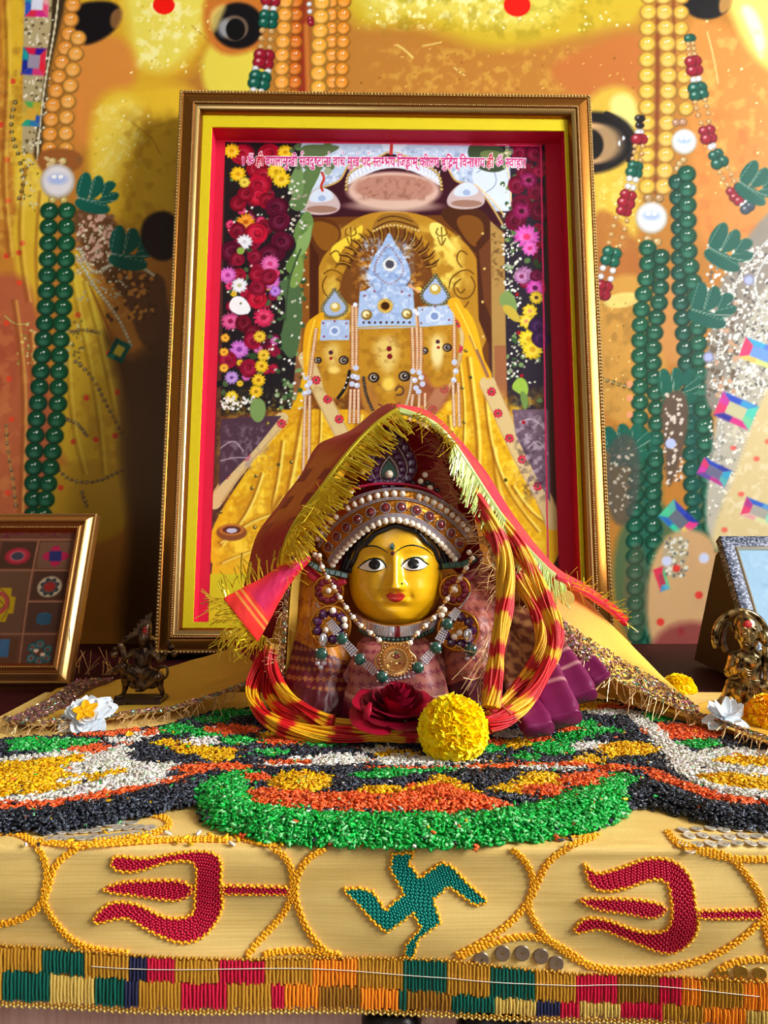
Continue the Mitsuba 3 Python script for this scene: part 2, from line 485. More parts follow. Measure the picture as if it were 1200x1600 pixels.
# ------------------------------------------------------------------ print on paper and flex: shapes in the sheet's own coordinates, tenths of a millimetre
PICTURE_INK = """P 4b2a26 17 1 -2930 8900 3064 8973 2824 272 -2789 268
P 1f1a1e 17 1 -2794 8816 -1481 8832 -1428 5797 -1555 4016 -2709 3901
P 2a2230 17 1 2103 8875 2779 8883 2696 4041 2047 4037 2000 6748
P b9cbe8 17 1 -1481 8832 2159 8876 2184 7574 -1457 7477
N 7d8fb8 78 0.6 -1425 8808 2074 7573
N eef4ff 56 0.7 -1425 8808 2074 7573
S 3c1420 16 1 -1345 7360 -1244 7895 -804 8115 -607 8442 -196 8507 -29 8630 418 8563 976 8521 1250 8101 1472 8044 1853 7630 2063 7100 1725 6745 1070 6973 -900 6837 -1331 6486
L caa564 33 1 -1367 7360 -1244 7895 -804 8115 -607 8442 -140 8556 105 8681 418 8563 976 8521 1217 8137 1472 8068 1832 7665 2023 7312
P d7e3f6 17 1 -74 8825 419 8830 217 8658 -29 8679
L c23a36 56 1 105 8827 94 8632
S d5e2f5 17 1 1555 8382 1927 8532 2140 8051 2074 7573 1801 7784 1550 8045
L e8c77c 22 1 1550 8069 1834 7785 2071 7454
L 9aa9c8 22 1 1587 8286 1812 8385 1918 8109 1748 7927
L f3d69a 22 1 2095 8534 2171 7932 2137 7455
S d0dcee 17 1 -1428 8348 -1141 8496 -918 8402 -1081 8112 -1332 7894 -1444 8012
P 6d3c16 16 1 -1368 7419 1740 7510 1727 4035 -1396 4017
S b98525 16 1 -1150 6719 -903 7071 -467 7428 83 7552 744 7440 1237 7092 1528 6744 1519 4918 -1092 4900
N f2d860 241 0.95 -1159 7362 1519 4918
N 7d4c10 154 0.45 -1159 7362 1519 4918
S 5e3014 16 1 -1367 7360 -906 7365 -771 7049 -1052 6720 -1157 6487 -1339 6950
S 8a5518 16 1 -1257 7302 -905 7282 -794 7095 -1031 6813
S 4a2413 17 1 966 7561 1740 7510 1704 6745 1529 6802 1237 7151
S 7d4a1a 17 1 1252 7446 1649 7391 1564 6919 1314 7151
S efd23e 16 1 -933 6814 -630 7097 -401 7287 -465 7017 -747 6816 -811 6606
S f2e070 17 1 766 7323 942 7324 1071 7067 1200 6834 960 6972 808 7088
P 8a521d 16 1 -1470 6995 -1296 6997 -1277 4456 -1489 4455
P 4a2011 16 1 -1296 6997 -1139 6719 -1120 5348 -1273 4899
P a9712c 16 1 -1492 6995 -1416 6996 -1400 4236 -1495 4235
P 4c2414 16 1 1554 6978 1803 7333 1809 6514 1820 4920 1574 5594
P 6b3a1e 16 1 1595 6838 1798 7074 1790 5596 1667 5937
P b08a4c 17 1 1804 7392 2042 7158 2015 4037 1781 4035
N 6b4a22 55 0.8 1803 7333 2042 6169
P a06440 16 1 1824 5144 2018 5146 2023 3493 1831 3926
E d8b86a 24 24 0 0.15 1 -1358 6775 -1316 6198 -1320 5798 1667 7155 1688 6513 1645 5914 1644 5301
P 8b5a38 16 1 -1497 4897 -1309 5122 -1312 4018 -1550 3799
L 6d430c 24 1 -853 6513 -768 6676 -835 6815 -943 6744
L 6d430c 24 1 -1003 6350 -1066 6166 -934 5961 -761 6008 -720 6192 -829 6306
L 6d430c 24 1 -892 6121 -827 6053 -763 6145
L 6d430c 24 1 -1047 6396 -940 6466 -787 6421 -656 6284 -633 6147
L 6d430c 24 1 -955 5892 -845 5779 -738 5849
L 6d430c 24 1 1306 6532 1220 6694 1288 6835 1397 6766
L 6d430c 24 1 1456 6372 1519 6188 1385 5980 1212 6025 1170 6208 1281 6324
L 6d430c 24 1 1344 6140 1277 6071 1213 6162
L 6d430c 24 1 1501 6418 1393 6487 1239 6439 1106 6299 1083 6161
L 6d430c 24 1 1406 5912 1295 5797 1188 5864
L 7a4d10 22 1 -664 7226 -685 7132 -597 7086 -509 7133 -532 7227
L 7a4d10 22 1 -598 7250 -585 6945
L 7a4d10 22 1 -662 7062 -595 6922 -531 7039
L 7a4d10 22 1 897 7241 874 7147 962 7101 1050 7149 1029 7243
L 7a4d10 22 1 963 7266 971 6960
L 7a4d10 22 1 896 7077 960 6937 1027 7055
S 74431a 16 1 -696 5917 -679 6491 -464 6900 -137 7196 105 7257 413 7178 685 6852 802 6389 776 5929
N c7892e 77 0.8 -629 7074 755 5929
P 4d290c 22 1 -576 6584 -728 6647 -854 6568 -675 6557 -608 6474
L c9952f 16 1 -585 6551 -728 6611 -800 6598
P 4d290c 22 1 -520 6698 -660 6789 -798 6735 -623 6690 -571 6595
L c9952f 16 1 -536 6667 -666 6753 -739 6755
P 4d290c 22 1 -447 6800 -569 6917 -714 6889 -549 6811 -514 6708
L c9952f 16 1 -467 6773 -581 6882 -653 6897
P 4d290c 22 1 -357 6887 -458 7025 -606 7025 -456 6918 -439 6809
L c9952f 16 1 -382 6864 -476 6993 -544 7022
P 4d290c 22 1 -255 6956 -331 7111 -476 7139 -347 7005 -348 6894
L c9952f 16 1 -283 6937 -353 7083 -416 7124
P 4d290c 22 1 -142 7004 -191 7172 -329 7227 -225 7070 -244 6961
L c9952f 16 1 -173 6991 -218 7148 -273 7201
P 4d290c 22 1 -23 7031 -44 7206 -170 7286 -94 7111 -131 7008
L c9952f 16 1 -56 7024 -74 7187 -119 7249
P 4d290c 22 1 98 7034 107 7211 -4 7314 42 7127 -12 7032
L c9952f 16 1 65 7034 74 7198 41 7268
P 4d290c 22 1 218 7015 256 7187 164 7310 178 7117 109 7034
L c9952f 16 1 185 7021 222 7181 200 7256
P 4d290c 22 1 332 6973 398 7135 329 7274 310 7081 229 7012
L c9952f 16 1 301 6985 364 7136 355 7214
P 4d290c 22 1 437 6911 530 7058 485 7208 434 7021 342 6968
L c9952f 16 1 409 6928 496 7065 500 7143
P 4d290c 22 1 530 6829 645 6956 626 7112 545 6938 447 6904
L c9952f 16 1 505 6851 613 6970 631 7046
P 4d290c 22 1 607 6731 742 6835 749 6992 641 6836 538 6820
L c9952f 16 1 587 6758 712 6854 743 6926
P 4d290c 22 1 667 6620 816 6697 849 6850 717 6717 614 6721
L c9952f 16 1 651 6651 790 6722 832 6787
P 4d290c 22 1 707 6500 865 6548 924 6692 772 6586 672 6609
L c9952f 16 1 696 6533 845 6577 896 6633
S 9a6a24 16 1 -224 7171 -137 7431 105 7517 414 7461 578 7226 303 7294 -27 7267
L 4c2a0c 22 1 -203 7219 105 7363 545 7250
L 4c2a0c 22 1 -137 7361 105 7458 457 7367
C d9b060 27 14 -202 7183 105 7292 567 7191
S dfe6f4 17 1 -682 8044 -584 8358 -307 8506 105 8559 552 8492 862 8302 971 8038 528 8274 -306 8240
E d8b3a4 809 355 0 0.15 1 138 7934
E b98574 687 244 0 0.15 1 150 7981
N 8e5a48 67 0.6 -517 8202 813 7726
E d9b9a8 773 110 0 0.5 0.7 138 7648
L eef2ff 18 1 -638 8141 -595 8285
L a8b2d6 13 1 -594 8141 -639 8285
L eef2ff 18 1 -572 8177 -528 8322
L a8b2d6 13 1 -527 8178 -573 8322
L eef2ff 18 1 -506 8213 -462 8358
L a8b2d6 13 1 -461 8214 -506 8358
L eef2ff 18 1 -439 8248 -395 8393
L a8b2d6 13 1 -395 8249 -440 8393
L eef2ff 18 1 -373 8281 -329 8426
L a8b2d6 13 1 -328 8281 -373 8426
L eef2ff 18 1 -306 8311 -262 8457
L a8b2d6 13 1 -262 8312 -307 8456
L eef2ff 18 1 -240 8338 -196 8484
L a8b2d6 13 1 -195 8339 -240 8483
L eef2ff 18 1 -173 8362 -129 8508
L a8b2d6 13 1 -128 8363 -173 8507
L eef2ff 18 1 -106 8382 -62 8527
L a8b2d6 13 1 -62 8382 -106 8527
L eef2ff 18 1 -39 8397 5 8543
L a8b2d6 13 1 5 8397 -40 8542
L eef2ff 18 1 27 8407 72 8553
L a8b2d6 13 1 72 8408 27 8553
L eef2ff 18 1 94 8413 139 8559
L a8b2d6 13 1 139 8414 94 8558
L eef2ff 18 1 161 8414 206 8560
L a8b2d6 13 1 206 8414 161 8559
L eef2ff 18 1 228 8410 273 8556
L a8b2d6 13 1 272 8410 228 8555
L eef2ff 18 1 295 8401 340 8546
L a8b2d6 13 1 339 8401 295 8546
L eef2ff 18 1 362 8387 407 8533
L a8b2d6 13 1 406 8388 362 8532
L eef2ff 18 1 428 8369 474 8515
L a8b2d6 13 1 473 8369 429 8514
L eef2ff 18 1 495 8347 540 8492
L a8b2d6 13 1 540 8347 496 8492
L eef2ff 18 1 562 8321 607 8467
L a8b2d6 13 1 606 8322 563 8466
L eef2ff 18 1 628 8292 674 8438
L a8b2d6 13 1 673 8293 629 8437
L eef2ff 18 1 695 8261 741 8406
L a8b2d6 13 1 740 8261 696 8406
L eef2ff 18 1 762 8228 807 8373
L a8b2d6 13 1 806 8228 763 8372
L eef2ff 18 1 828 8193 874 8338
L a8b2d6 13 1 873 8193 829 8338
L eef2ff 18 1 895 8158 940 8303
L a8b2d6 13 1 939 8158 896 8302
C c8a452 29 34 -681 7949 -628 8237 -307 8433 139 8499 585 8444 907 8254 970 7966
S c9b3b4 16 1 -1425 7560 -1342 7822 -1101 7968 -879 7851 -788 7590 -1094 7469
S d4e0f4 17 1 -1319 7751 -1101 7968 -900 7803 -1098 7706
E a07868 264 66 0 0.15 1 -1096 7575
E 9fb4dc 66 55 0 0.15 1 -1098 7777
S c9b3b4 17 1 1067 7693 1159 7957 1406 8103 1627 7986 1711 7724 1398 7601
S d4e0f4 17 1 1181 7885 1406 8103 1603 7937 1402 7840
E a07868 266 67 0 0.15 1 1400 7708
E 9fb4dc 67 56 0 0.15 1 1403 7911
L c0392b 44 1 -1105 8255 -1070 8136 -1113 8016 -1089 7920
L c9d6ec 22 1 1400 8465 1395 8103
S e8b414 16 1 -1209 5573 -1059 5664 -1092 4900 -1295 4236 -1367 2309 -1561 1686 -2781 1477 -2752 2096 -2312 2884 -1708 3798 -1404 4455
P d99a18 16 1 -1713 4015 1249 4032 1211 1282 -1654 1276
P e9b318 16 1 -1312 4018 -446 4023 -429 1278 -2774 1273 -2748 1683 -2111 3151
S f0b81c 16 1 1057 5818 1296 5842 1529 5481 1648 4919 1768 4475 2084 3385 2709 2429 2720 1491 390 1280 401 4028 1146 4251
P eebb18 16 1 400 3918 1885 3927 2383 2745 2696 2009 2714 1285 390 1280
N ffd83a 168 0.9 -2817 4009 -429 1329
N c98a08 210 0.5 -2817 4009 -429 1329
N ffd94a 192 0.8 402 4467 2674 1336
N c98c0a 170 0.45 402 4467 2674 1336
N fff060 53 0.35 -2832 4446 -429 1329
N c07a08 84 0.4 -2832 4446 -429 1329
N fff060 53 0.35 402 4467 2674 1336
N c07a08 85 0.35 402 4467 2674 1336
L 8a4a06 53 0.75 -1375 4017 -1507 3154 -1656 2308
L c98a10 116 0.4 -1428 3995 -1558 3132 -1707 2287
L fff07a 47 0.75 -1323 4018 -1454 3154 -1604 2308
L 8a4a06 63 0.75 -445 3914 -648 2945 -847 2102
L c98a10 139 0.4 -498 3892 -700 2923 -899 2081
L fff07a 57 0.75 -382 3914 -585 2945 -785 2102
L 8a4a06 42 0.75 -1701 3474 -1789 2728 -1831 2308 -1670 1996
L c98a10 92 0.4 -1753 3453 -1840 2707 -1882 2286 -1721 1975
L fff07a 38 0.75 -1659 3475 -1748 2728 -1790 2308 -1629 1996
L 8a4a06 42 0.75 -2023 2939 -2254 2306 -2638 1765
L c98a10 91 0.4 -2074 2917 -2305 2285 -2689 1744
L fff07a 37 0.75 -1981 2939 -2213 2306 -2597 1765
L 8a4a06 54 0.75 1369 4917 1462 4034 1500 3168 1350 2319
L c98a10 118 0.4 1315 4895 1408 4011 1447 3146 1298 2297
L fff07a 48 0.75 1422 4918 1515 4034 1553 3168 1402 2319
L 8a4a06 42 0.75 1036 3922 1080 3166 1017 2317
L c98a10 93 0.4 982 3900 1027 3144 965 2296
L fff07a 38 0.75 1078 3922 1122 3166 1059 2318
L 8a4a06 53 0.75 1767 3384 1817 2743 2051 2007
L c98a10 116 0.4 1714 3362 1765 2721 1999 1986
L fff07a 47 0.75 1820 3384 1870 2743 2103 2007
L 8a4a06 72 0.75 -1702 2539 -1800 2308 -1672 2120
L c98a10 159 0.4 -1753 2517 -1851 2287 -1723 2099
L fff07a 65 0.75 -1630 2539 -1728 2308 -1600 2121
L 8a4a06 41 0.75 -1676 2308 -2086 2181 -2670 1806
L c98a10 91 0.4 -1728 2287 -2137 2160 -2721 1786
L fff07a 37 0.75 -1635 2308 -2045 2182 -2629 1806
L 8a4a06 32 0.75 -1080 4019 -1120 3156 -1363 2100
L c98a10 70 0.4 -1132 3997 -1172 3134 -1414 2079
L fff07a 29 0.75 -1048 4019 -1089 3156 -1332 2101
L 8a4a06 31 0.75 -863 3479 -937 2731 -1048 1687
L c98a10 69 0.4 -915 3457 -989 2710 -1099 1666
L fff07a 28 0.75 -831 3479 -906 2732 -1017 1687
L 8a4a06 43 0.75 1640 4475 1708 3600 1964 2743 2467 2008
L c98a10 94 0.4 1586 4452 1655 3578 1911 2722 2414 1987
L fff07a 38 0.75 1683 4475 1751 3600 2006 2743 2508 2008
L 8a4a06 32 0.75 1219 4916 1292 4033 1258 3167
L c98a10 71 0.4 1165 4894 1238 4011 1205 3145
L fff07a 29 0.75 1251 4916 1324 4033 1290 3167
L 8a4a06 42 0.75 2069 2744 2372 2322 2657 2113
L c98a10 92 0.4 2016 2722 2319 2301 2605 2092
L fff07a 38 0.75 2111 2744 2413 2322 2699 2114
L 8a4a06 31 0.75 -1561 1686 -2073 1684 -2629 1478
L c98a10 68 0.4 -1612 1665 -2123 1664 -2679 1457
L fff07a 28 0.75 -1530 1686 -2042 1684 -2598 1478
L d9bf86 256 1 -1327 4899 -1084 4347 -814 3803 -599 3372
L b57a3a 16 0.6 -1454 4898 -1212 4347 -940 3802 -725 3372
L b57a3a 16 0.6 -1199 4900 -957 4348 -687 3804 -474 3373
F cf2140 3d5a20 85 9 -1151 4523
F cf2140 3d5a20 85 9 -955 4195
F cf2140 3d5a20 84 9 -762 3858
L d9bf86 231 1 -1709 3852 -2117 3365 -2419 2990 -2764 2461
L b57a3a 16 0.6 -1825 3852 -2232 3364 -2533 2990 -2878 2461
L b57a3a 16 0.6 -1594 3853 -2002 3365 -2305 2991 -2651 2462
F cf2140 3d5a20 83 9 -2604 2915
F cf2140 3d5a20 83 9 -2280 3225
F cf2140 3d5a20 84 9 -1708 3777
L d9bf86 237 1 1214 5365 1154 4916 934 4360 697 3920 557 3594
L b57a3a 16 0.6 1095 5364 1036 4915 817 4359 580 3919 441 3593
L b57a3a 16 0.6 1332 5366 1272 4917 1051 4361 813 3921 673 3594
F cf2140 3d5a20 86 9 1205 5523
F cf2140 3d5a20 86 9 1221 5084
F cf2140 3d5a20 85 9 977 4382
F cf2140 3d5a20 85 9 782 4030
L d9bf86 278 1 1704 4475 1938 3927 2238 3225 2587 2534 2721 2166
L b57a3a 16 0.6 1565 4474 1800 3926 2101 3224 2451 2533 2586 2166
L b57a3a 16 0.6 1843 4476 2076 3928 2375 3225 2723 2534 2857 2166
F cf2140 3d5a20 85 9 1765 4343
F cf2140 3d5a20 85 9 1864 3970
F cf2140 3d5a20 85 9 2046 3547
F cf2140 3d5a20 84 9 2248 3193
F cf2140 3d5a20 84 9 2488 2745
P 4c3342 16 1 -2707 3847 -2131 3904 -1710 3907 -2117 3365 -2701 2724
N 9a8698 63 0.5 -2705 3793 -1794 2940
P 6d5668 16 1 2100 4037 2696 4041 2690 2481 2442 2958 2153 3602
N c2b2c4 75 0.7 2100 4037 2691 2534
N 332030 85 0.5 2100 4037 2688 2429
L cfc3d0 21 0.7 -2691 3362 -2486 3470 -2324 3310
L cfc3d0 21 0.7 -2684 3148 -2425 3203 -2217 3193
L cfc3d0 21 0.7 2222 3820 2415 3875 2623 3735
L cfc3d0 21 0.7 2348 3387 2510 3496 2673 3281
E 8a4a22 246 135 0 0.15 1 -2471 1972
E c0722c 197 94 0 0.15 1 -2472 2014
E 5d2c20 148 64 0 0.15 1 -2472 2014
E c8c2dc 86 39 0 0.15 1 -2471 2003
E 8a4a22 187 103 0 0.15 1 2131 1882
E c0722c 149 71 0 0.15 1 2132 1924
E 5d2c20 112 49 0 0.15 1 2132 1924
E c8c2dc 65 30 0 0.15 1 2132 1914
S c08a24 32 1 -455 5443 514 5450 511 4800 401 4137 188 3809 -128 3807 -383 4132 -472 4793
S f0d884 150 0.75 -148 5209 153 5262 205 4909 40 4658 -147 4907
N 8a5510 97 0.35 -717 5917 781 3921
S a86a38 64 0.6 -428 4572 -236 4463 -129 4025 -287 3969 -447 4241
S a86a38 64 0.6 488 4633 296 4356 273 4027 454 4028
L 8a4f28 21 0.7 -130 4485 40 4332 232 4466
E f6d65c 106 128 0 0.8 0.9 51 4465
L 7a3c30 32 1 -108 4112 51 4058 231 4136
S c08a24 32 1 -1139 5213 -604 5217 -578 4682 -712 4218 -956 4260 -1089 4678
S f0d884 150 0.75 -988 5102 -817 5137 -785 4902 -877 4735 -985 4901
N 8a5510 97 0.35 -1316 5572 -447 4241
S c08a24 32 1 600 5451 1183 5500 1174 4804 1042 4449 775 4403 617 4801
S f0d884 151 0.75 766 5283 947 5318 976 5082 875 4914 764 5081
N 8a5510 97 0.35 429 5756 1319 4417
S a55a40 53 0.7 638 4690 828 4414 1042 4471 931 4031 613 4029
E f4e3a0 97 258 0 0.7 0.9 865 5003
E f0d070 96 64 0 0.7 1 -855 4702
E 2a1c18 96 88 0 0.15 1 -194 4573
E b0a090 59 58 0 0.15 1 -204 4573
E 151010 40 43 0 0.15 1 -194 4573
E ffffff 12 12 0 0.15 1 -185 4583
E 2a1c18 101 93 0 0.15 1 317 4599
E b0a090 63 61 0 0.15 1 307 4599
E 151010 43 46 0 0.15 1 317 4599
E ffffff 12 12 0 0.15 1 328 4609
E 2a1c18 64 59 0 0.15 1 -1124 4867
E b0a090 40 38 0 0.15 1 -1130 4867
E 151010 27 29 0 0.15 1 -1124 4867
E ffffff 8 8 0 0.15 1 -1117 4873
E 2a1c18 85 79 0 0.15 1 -697 4870
E b0a090 53 51 0 0.15 1 -705 4870
E 151010 36 38 0 0.15 1 -697 4870
E ffffff 10 10 0 0.15 1 -688 4879
E 2a1c18 70 64 0 0.15 1 651 5046
E b0a090 43 42 0 0.15 1 644 5046
E 151010 29 31 0 0.15 1 651 5046
E ffffff 8 8 0 0.15 1 658 5054
E 2a1c18 81 74 0 0.15 1 1038 5105
E b0a090 50 48 0 0.15 1 1030 5105
E 151010 34 36 0 0.15 1 1038 5105
E ffffff 10 10 0 0.15 1 1046 5114
E 7a1620 43 48 0 0.15 1 61 5076 72 4942
E d8a860 54 43 0 0.15 1 61 5244
E 4a1a30 37 37 0 0.15 1 -912 5002 878 5205
E a01c20 28 28 0 0.15 1 -911 4902 888 5104
L 5a3a2a 32 1 168 4355 232 4422 296 4378 274 4290 189 4278
L b0502c 64 0.85 -1163 5404 -1220 4899 -1257 4511
C e6b98a 28 22 -1163 5404 -1220 4899 -1257 4511
L b0502c 65 0.85 -500 5805 -486 5240 -493 4738
C e6b98a 28 26 -500 5805 -486 5240 -493 4738
L b0502c 65 0.85 -554 5805 -550 5240 -547 4737
C e6b98a 28 26 -554 5805 -550 5240 -547 4737
L b0502c 65 0.85 439 5642 459 5135 467 4689
C e6b98a 28 24 439 5642 459 5135 467 4689
L b0502c 65 0.85 515 5643 534 5135 531 4689
C e6b98a 28 24 515 5643 534 5135 531 4689
L b0502c 65 0.85 590 5643 598 5136 585 4689
C e6b98a 28 24 590 5643 598 5136 585 4689
L b0502c 65 0.85 1155 5818 1158 5252 1153 4804
C e6b98a 28 24 1155 5818 1158 5252 1153 4804
E c8d0ea 48 48 0 0.15 1 -1321 4566 -1298 4423 -1256 4478 -1338 4291 -1275 4324 -493 4738 -535 4593 -471 4572 -555 4461 -470 4439 457 4688 563 4667 488 4534 595 4579 508 4401 615 4468 551 4335 1153 4849 1173 4693 1139 4538
E ffffff 19 19 0 0.15 1 -1308 4434 -1327 4302 -503 4605 -481 4450 477 4545 584 4578 1162 4704 1139 4560
L a8402c 53 0.9 -1326 4236 -1335 3476 -1335 2889
C eac29a 24 44 -1326 4236 -1335 3476 -1335 2889
L a8402c 53 0.9 -1252 4237 -1251 3477 -1253 2942
C eac29a 24 42 -1252 4237 -1251 3477 -1253 2942
L a8402c 53 0.9 -575 4351 -592 3804
C eac29a 24 18 -575 4351 -592 3804
L a8402c 53 0.9 -512 4351 -519 3805
C eac29a 24 18 -512 4351 -519 3805
L a8402c 53 0.9 -448 4351 -445 3805
C eac29a 24 18 -448 4351 -445 3805
L a8402c 53 0.9 455 4269 400 3810
C eac29a 24 14 455 4269 400 3810
L a8402c 53 0.9 561 4270 548 3810
C eac29a 24 14 561 4270 548 3810
L a8402c 53 0.9 657 4292 654 3811
C eac29a 24 14 657 4292 654 3811
L a8402c 53 0.9 1127 4471 1140 3759
C eac29a 25 24 1127 4471 1140 3759
L a8402c 53 0.9 1213 4472 1224 3760
C eac29a 25 24 1213 4472 1224 3760
E dcd4e8 52 52 0 0.15 1 -1376 2857
C 3a2a20 26 14 -364 4572 -321 4297 -213 4024
C d8c0a0 23 14 435 4578 402 4302 316 4027
L 1c1618 53 1 -599 4681 -661 4416 -786 4218
C d8d0c8 17 3 -620 4571 -682 4394
S 9fbce8 16 1 61 7151 149 6988 302 6756 410 6501 409 6293 278 6177 61 6152 -156 6174 -286 6287 -287 6495 -179 6751 -27 6986
P a8c2ea 16 1 -437 6091 463 6156 514 5450 -476 5420
S a8c2ea 16 1 -350 6034 -188 6196 355 6201 462 6018
N dbe8ff 55 0.8 -465 7122 514 5450
N 6a85bf 66 0.45 -465 7122 514 5450
C b0808c 16 34 39 6928 -114 6705 -178 6438 -26 6267 61 6221 170 6268 301 6454 214 6708 61 6928
E f4f4ff 104 104 0 0.15 1 72 6568
E 4a4a58 76 76 0 0.15 1 72 6579
C ffffff 20 16 72 6684 181 6580 72 6463 -37 6578 61 6684
E c8962c 130 130 0 0.15 1 -4 5832
E 3c2008 70 70 0 0.15 1 -4 5832
C f0d070 18 18 -4 5946 105 5833 -3 5718 -112 5831 -14 5946
E 8a6a20 92 92 0 0.15 1 -316 5670
E f3e6b0 59 59 0 0.15 1 -327 5681
E a8842c 27 27 0 0.15 1 -305 5659
E 8a6a20 92 92 0 0.15 1 364 5687
E f3e6b0 59 59 0 0.15 1 353 5698
E a8842c 27 27 0 0.15 1 374 5676
E 4a2a28 22 22 0 0.15 1 -369 5534 -273 5535 -176 5535 -79 5536 18 5537 115 5538 212 5538 309 5539 406 5540
L c09a3c 22 1 -476 5443 29 5469 514 5473
E 8e4a6a 22 22 0 0.15 1 -350 6011 278 6085 408 6018 -188 6093
S a4b8dc 16 1 -871 6122 -783 5974 -662 5826 -672 5690 -812 5632 -995 5642 -1071 5732 -1041 5892 -956 5984
C 7d7448 28 26 -860 6122 -717 5940 -651 5758 -822 5632 -1016 5665 -1061 5800 -956 5984 -871 6122
E c8a848 86 86 0 0.15 1 -846 5802
E f6eac0 49 49 0 0.15 1 -857 5825
P a8bfe6 16 1 -1080 5574 -607 5577 -604 5217 -1096 5202
N e2ecff 54 0.7 -1101 5573 -604 5217
E dfeaff 86 86 0 0.15 1 -852 5383
E 7d98cc 54 54 0 0.15 1 -852 5383
L b58c34 21 1 -1096 5202 -604 5217
E 8e4a6a 19 19 0 0.15 1 -1047 5517 -660 5520 -1033 5281 -658 5284 -854 5553
S a4bce8 16 1 846 6389 953 6206 1060 6023 1015 5909 841 5861 668 5906 603 6019 713 6204
C 6e6844 31 28 856 6390 996 6160 1070 6000 949 5862 733 5861 603 6019 713 6204 846 6389
E c8a848 98 98 0 0.15 1 843 6136
E fbf2d0 54 54 0 0.15 1 833 6159
P b0c6ea 16 1 537 5813 1144 5864 1140 5500 578 5451
N e2ecff 54 0.7 537 5836 1140 5478
E dfeaff 97 97 0 0.15 1 828 5656
E 7d98cc 65 65 0 0.15 1 828 5656
L b58c34 22 1 578 5451 1140 5500
E 8e4a6a 19 19 0 0.15 1 624 5769 841 5827 1079 5818 601 5530 1076 5590
E e8eefc 38 38 0 0.15 1 -511 5850 494 5745 537 5700 1186 5705
S e8a818 16 1 -1315 5515 -1188 5641 -1049 5710 -1037 5619 -1164 5460 -1245 5122 -1321 4566 -1367 4787
L f6c83c 32 1 -1187 5573 -1268 5234 -1303 4788
S f0b020 16 1 1058 5932 1211 5979 1379 5593 1503 5255 1668 4863 1770 4586 1684 4563 1530 4918 1352 5253 1217 5591
L 9a6a4a 54 1 1429 5310 1584 4919 1706 4608
L ffd040 33 1 1188 5887 1377 5479 1522 5086
E ffd040 54 43 0 0.15 1 561 6134
L e0a878 43 1 409 6201 571 6088
E 5c4a14 32 32 0 0.15 1 -1776 4015 -1939 3775 -2105 2896 -1537 3132 -2162 2695 -1745 3089 -2103 2057 -2656 2305 1349 5051 1276 4406 1299 3815 1287 3006 -1406 4566 1417 4584 1966 2849
E d8c060 15 15 0 0.15 1 -1766 4026 -1928 3786 -2095 2907 -1527 3143 -2151 2705 -2093 2067 -2646 2315 1360 5063 1287 4417 1310 3825
R 5c0c2a 99 -2490 7632 -2350 7450 -2601 6584 -1859 5228 -2033 7217 -2220 7023 -2544 7621 -2425 4800 -1932 5207 -2006 7318 -2376 5811 -2008 5046 -1947 7697 -2127 5661 -2255 7371 -2291 7684
R 8e1034 96 -1841 5010 -2209 6941 -1884 6002 -1885 5068 -2231 6545 -2154 6486 -2532 6921 -2008 7851 -2594 5812 -2410 6127 -2269 6791 -1840 7312 -2331 7282 -2140 7025
R b01238 86 -2327 5405 -2374 6045 -1926 7646 -2624 7187 -2000 5854 -2466 6831 -2503 6386 -2590 5571 -1866 4713 -1997 4695
F c85aa8 80306a 87 11 -2672 6859 -1851 5201 -2286 4637 -2128 5056 -2455 7203 -2335 7398 -2308 4576 -2442 7848
F d83068 801038 87 11 -2663 7278 -2033 6608 -2467 7536 -1865 6398 -2539 7669 -2655 7281 -2140 7353 -2632 6161
F e8c024 b08010 63 11 -2411 4457 -2561 6030 -2037 6447 -1856 6213 -2475 6439 -2642 6400 -2422 4816 -1983 6140
D 3a5a34 7a9a60 44 60 -1805 8368 -1354 4017
D ecece4 b0b49c 22 40 -1813 8731 -1354 4017
D 46603c 16181a 56 40 -2769 8744 -1713 4015
D 2f4a28 5a7a48 56 26 -2769 8744 -1396 4017
S 5d7a48 16 1 -1458 7536 -1288 7894 -1139 8351 -1339 8349 -1575 7891 -1658 7629
S 6f8f58 17 1 -1663 7890 -1604 8274 -1496 8432 -1425 8192 -1484 7773
S 6a8a4a 16 1 -1348 7537 -1236 7361 -1340 7043 -1490 6890 -1561 7182 -1456 7418
S 5f8040 16 1 -1700 6482 -1575 6773 -1452 7183 -1367 7360 -1378 6717 -1524 6369
S 86a862 16 1 -1493 7042 -1364 7160 -1279 7302 -1316 6892 -1487 6716
S 4d6a44 16 1 -1782 6251 -1688 5909 -1736 5119 -1561 4897 -1420 5345 -1408 5911 -1522 6254
S 7a9a4c 16 1 -1592 6483 -1444 6716 -1436 6254 -1585 6138
L 3d5236 33 1 -1446 6832 -1630 6253 -1681 5569
D e8e8e2 b8bca8 27 80 -1924 8729 -1354 4017
D d8d8cc a8b09a 24 50 -2720 7879 -1934 4452
D a89c8c d0c8b4 26 30 -1795 7889 -1342 7184
R b0102c 211 -2498 8577 -2032 8607
R a00d28 188 -2247 8339 -2110 8172
R b51030 209 -2195 8004
R c01232 187 -2190 7813
R 8e0c26 154 -2538 7679 -2411 7858 -2033 7708
F f4c416 d89a10 155 12 -2677 8648 -1744 8634 -2554 8215
F f0c81c c8940c 177 14 -1892 8271 -1800 8128
F e8d040 b89820 110 12 -2439 8061
F e8901c b85c10 175 14 -2396 7326
R 7d0e28 153 -2522 7149 -2065 7235
R c41434 196 -2194 7129
F e8ecf6 c8ccd8 152 12 -2407 6963
R 5c0c2c 198 -1877 7591 -1827 7355 -1880 6770 -1775 6969 -2620 6798 -1987 6711
R 8a1030 130 -2507 6648 -2226 6686
F e060a8 c83878 174 16 -1962 6572
R a01030 141 -2498 6360 -2175 6386
F eaf0fa b8c090 151 12 -2471 6177
